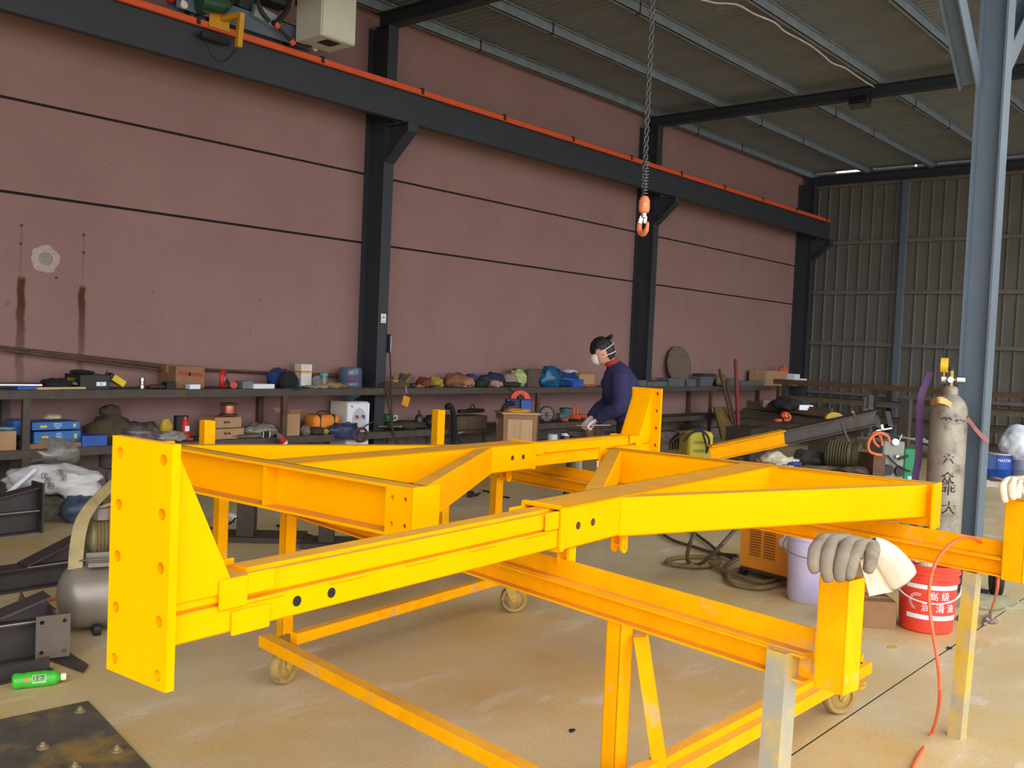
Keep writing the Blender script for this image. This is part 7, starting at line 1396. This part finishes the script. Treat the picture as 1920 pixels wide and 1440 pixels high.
# gloved hands, fingers closed on a white rod
GLV = M('white_knit_glove', (214, 198, 192), .95, var=.12, sc=30, bump=.3)
PMi = PM
for s_, dirx in ((1, Vector((.62, -.12, -.42)).normalized()), (-1, Vector((.5, .2, -.5)).normalized())):
    w_ = Vector(WR[s_]); fwd = dirx; side = Vector((0, 0, 1)).cross(fwd).normalized(); up_ = fwd.cross(side).normalized()
    nodes = [w_ - fwd * .03, w_ + fwd * .025, w_ + fwd * .065]; edges = [(0, 1), (1, 2)]; rad = [(.030, .024), (.038, .022), (.042, .020)]
    for f_, (off, ln) in enumerate(((-.032, .9), (-.011, 1.05), (.011, 1.0), (.032, .82))):
        n0 = len(nodes); b0 = w_ + fwd * .085 + side * off
        nodes += [b0, b0 + (fwd * .030 - up_ * .012) * ln, b0 + (fwd * .030 - up_ * .042) * ln, b0 + (fwd * .004 - up_ * .052) * ln]; rad += [.0115, .0105, .010, .0085]; edges += [(2, n0), (n0, n0 + 1), (n0 + 1, n0 + 2), (n0 + 2, n0 + 3)]
    n0 = len(nodes); b0 = w_ + fwd * .03 - side * .040 * s_ * -1 * -1
    nodes += [b0 - up_ * .008, b0 + fwd * .035 - up_ * .03, b0 + fwd * .055 - up_ * .045 + side * .012 * s_]; rad += [.0135, .0115, .0095]; edges += [(1, n0), (n0, n0 + 1), (n0 + 1, n0 + 2)]
    wn = [PM @ p for p in nodes]; chain_skin('glove', GLV, wn, edges, rad, per)
a = PM @ (Vector(WR[1]) + Vector((.14, .02, -.075))); t = thing('steel_rod', 'bright rod gripped in the worker\'s white glove', 'tool', a)
q = B(); q.cyl(PM @ (Vector(WR[1]) + Vector((-.12, .03, -.045))), PM @ (Vector(WR[1]) + Vector((.19, .0, -.065))), .007, n=10); q.build('rod_body', CHROME, t); q = B(); q.cyl(PM @ (Vector(WR[1]) + Vector((.15, .003, -.063))), PM @ (Vector(WR[1]) + Vector((.19, .0, -.065))), .011, n=10); q.build('rod_tip', BRASS, t)
# what he works at: a rough trestle with hanging rags
for k, (px, c_, lb) in enumerate(((1108, (150, 120, 100), 'pale brown rag hanging from the trestle below the worker\'s gloves'), (1122, (120, 100, 86), 'dark brown rag hanging from the trestle beside the worker\'s leg'))):
    p = atd(px, 808, 9.3); q = B(); q.blob(p, (.12, .1, .16), 80 + k, .35, 2, 3); single(q, 'rag', M('hang%d' % k, c_, .9, var=.4, sc=14), lb, 'rag', p - Vector((0, 0, .07)), smooth='all')
p = atd(1112, 815, 9.5); t = thing('work_trestle', 'rough dark work trestle under the worker\'s gloves', 'trestle', (p.x, p.y, 0)); q = B(); q.box((p.x, p.y, .74), (.50, .26, .04), (0, 0, -.86)); q.build('trestle_top', RUST, t)
for sx_, sy_ in ((-.2, -.1), (.2, -.1), (-.2, .1), (.2, .1)): d_ = Matrix.Rotation(-.86, 3, 'Z') @ Vector((sx_, sy_, 0)); q = B(); q.bar(Vector((p.x, p.y, .73)) + d_, Vector((p.x, p.y, 0)) + d_ * 1.25, .035, .035); q.build('trestle_leg', RUST, t)

# fittings become sub-parts of the part they are fixed to
SUB = {'outrigger_frame': {'sleeve_collar': 'sleeve', 'lug': 'sleeve', 'lug_pin': 'sleeve', 'wear_strip': 'inner_beam_upper', 'wear_pad': 'inner_beam_lower', 'weld_run': 'inner_beam_lower', 'gusset': 'end_plate', 'gusset_cover': 'end_plate', 'stiffener': 'crosshead', 'end_cap': 'crosshead', 'bolting_plate': 'crosshead'},
       'water_dispenser': {'tap_recess': 'front_panel', 'drip_tray': 'front_panel', 'tap': 'front_panel', 'red_emblem': 'front_panel'}, 'wooden_cabinet': {'door_board': 'carcass', 'trim_board': 'carcass', 'paper_label': 'carcass'},
       'gas_cylinder': {'gauge': 'regulator', 'gauge_stem': 'regulator', 'valve_wheel': 'valve', 'lettering': 'cylinder_body'}, 'bucket': {'lettering': 'bucket_body', 'white_band': 'bucket_body', 'printed_arc': 'bucket_body'}, 'inverter_welder': {'louvre_slot': 'cabinet', 'printed_mark': 'cabinet'},
       'wire_feeder': {'round_socket': 'grey_case', 'knob': 'grey_case', 'handle': 'grey_case', 'label_sticker': 'green_case'}, 'crane_end_carriage': {'cable_gland': 'carriage_frame', 'limit_switch': 'carriage_frame'}, 'air_compressor': {'motor_foot': 'motor', 'foot_wheel': 'air_tank'}, 'person': {'mask_strap': 'dust_mask'},
       'flange_disc': {'bolt_hole': 'disc_plate'}, 'floor_plate': {'anchor_bolt': 'plate'}, 'tool_bag': {'strap': 'bag_body', 'handle': 'bag_body'}, 'warning_sign': {'sign_triangle': 'sign_plate', 'lightning_mark': 'sign_plate', 'lettering': 'sign_plate'}, 'gas_cylinder_cart': {'spoke_gap': 'rim', 'hub': 'rim'}}
for o in [o for o in C.objects if o.parent is None]:
    mp = SUB.get(o.name.split('.')[0])
    if not mp: continue
    kids = {}
    for c_ in o.children: kids.setdefault(c_.name.split('.')[0], []).append(c_)
    for a, b_ in mp.items():
        for c_ in kids.get(a, []):
            if b_ in kids: c_.parent = kids[b_][0]
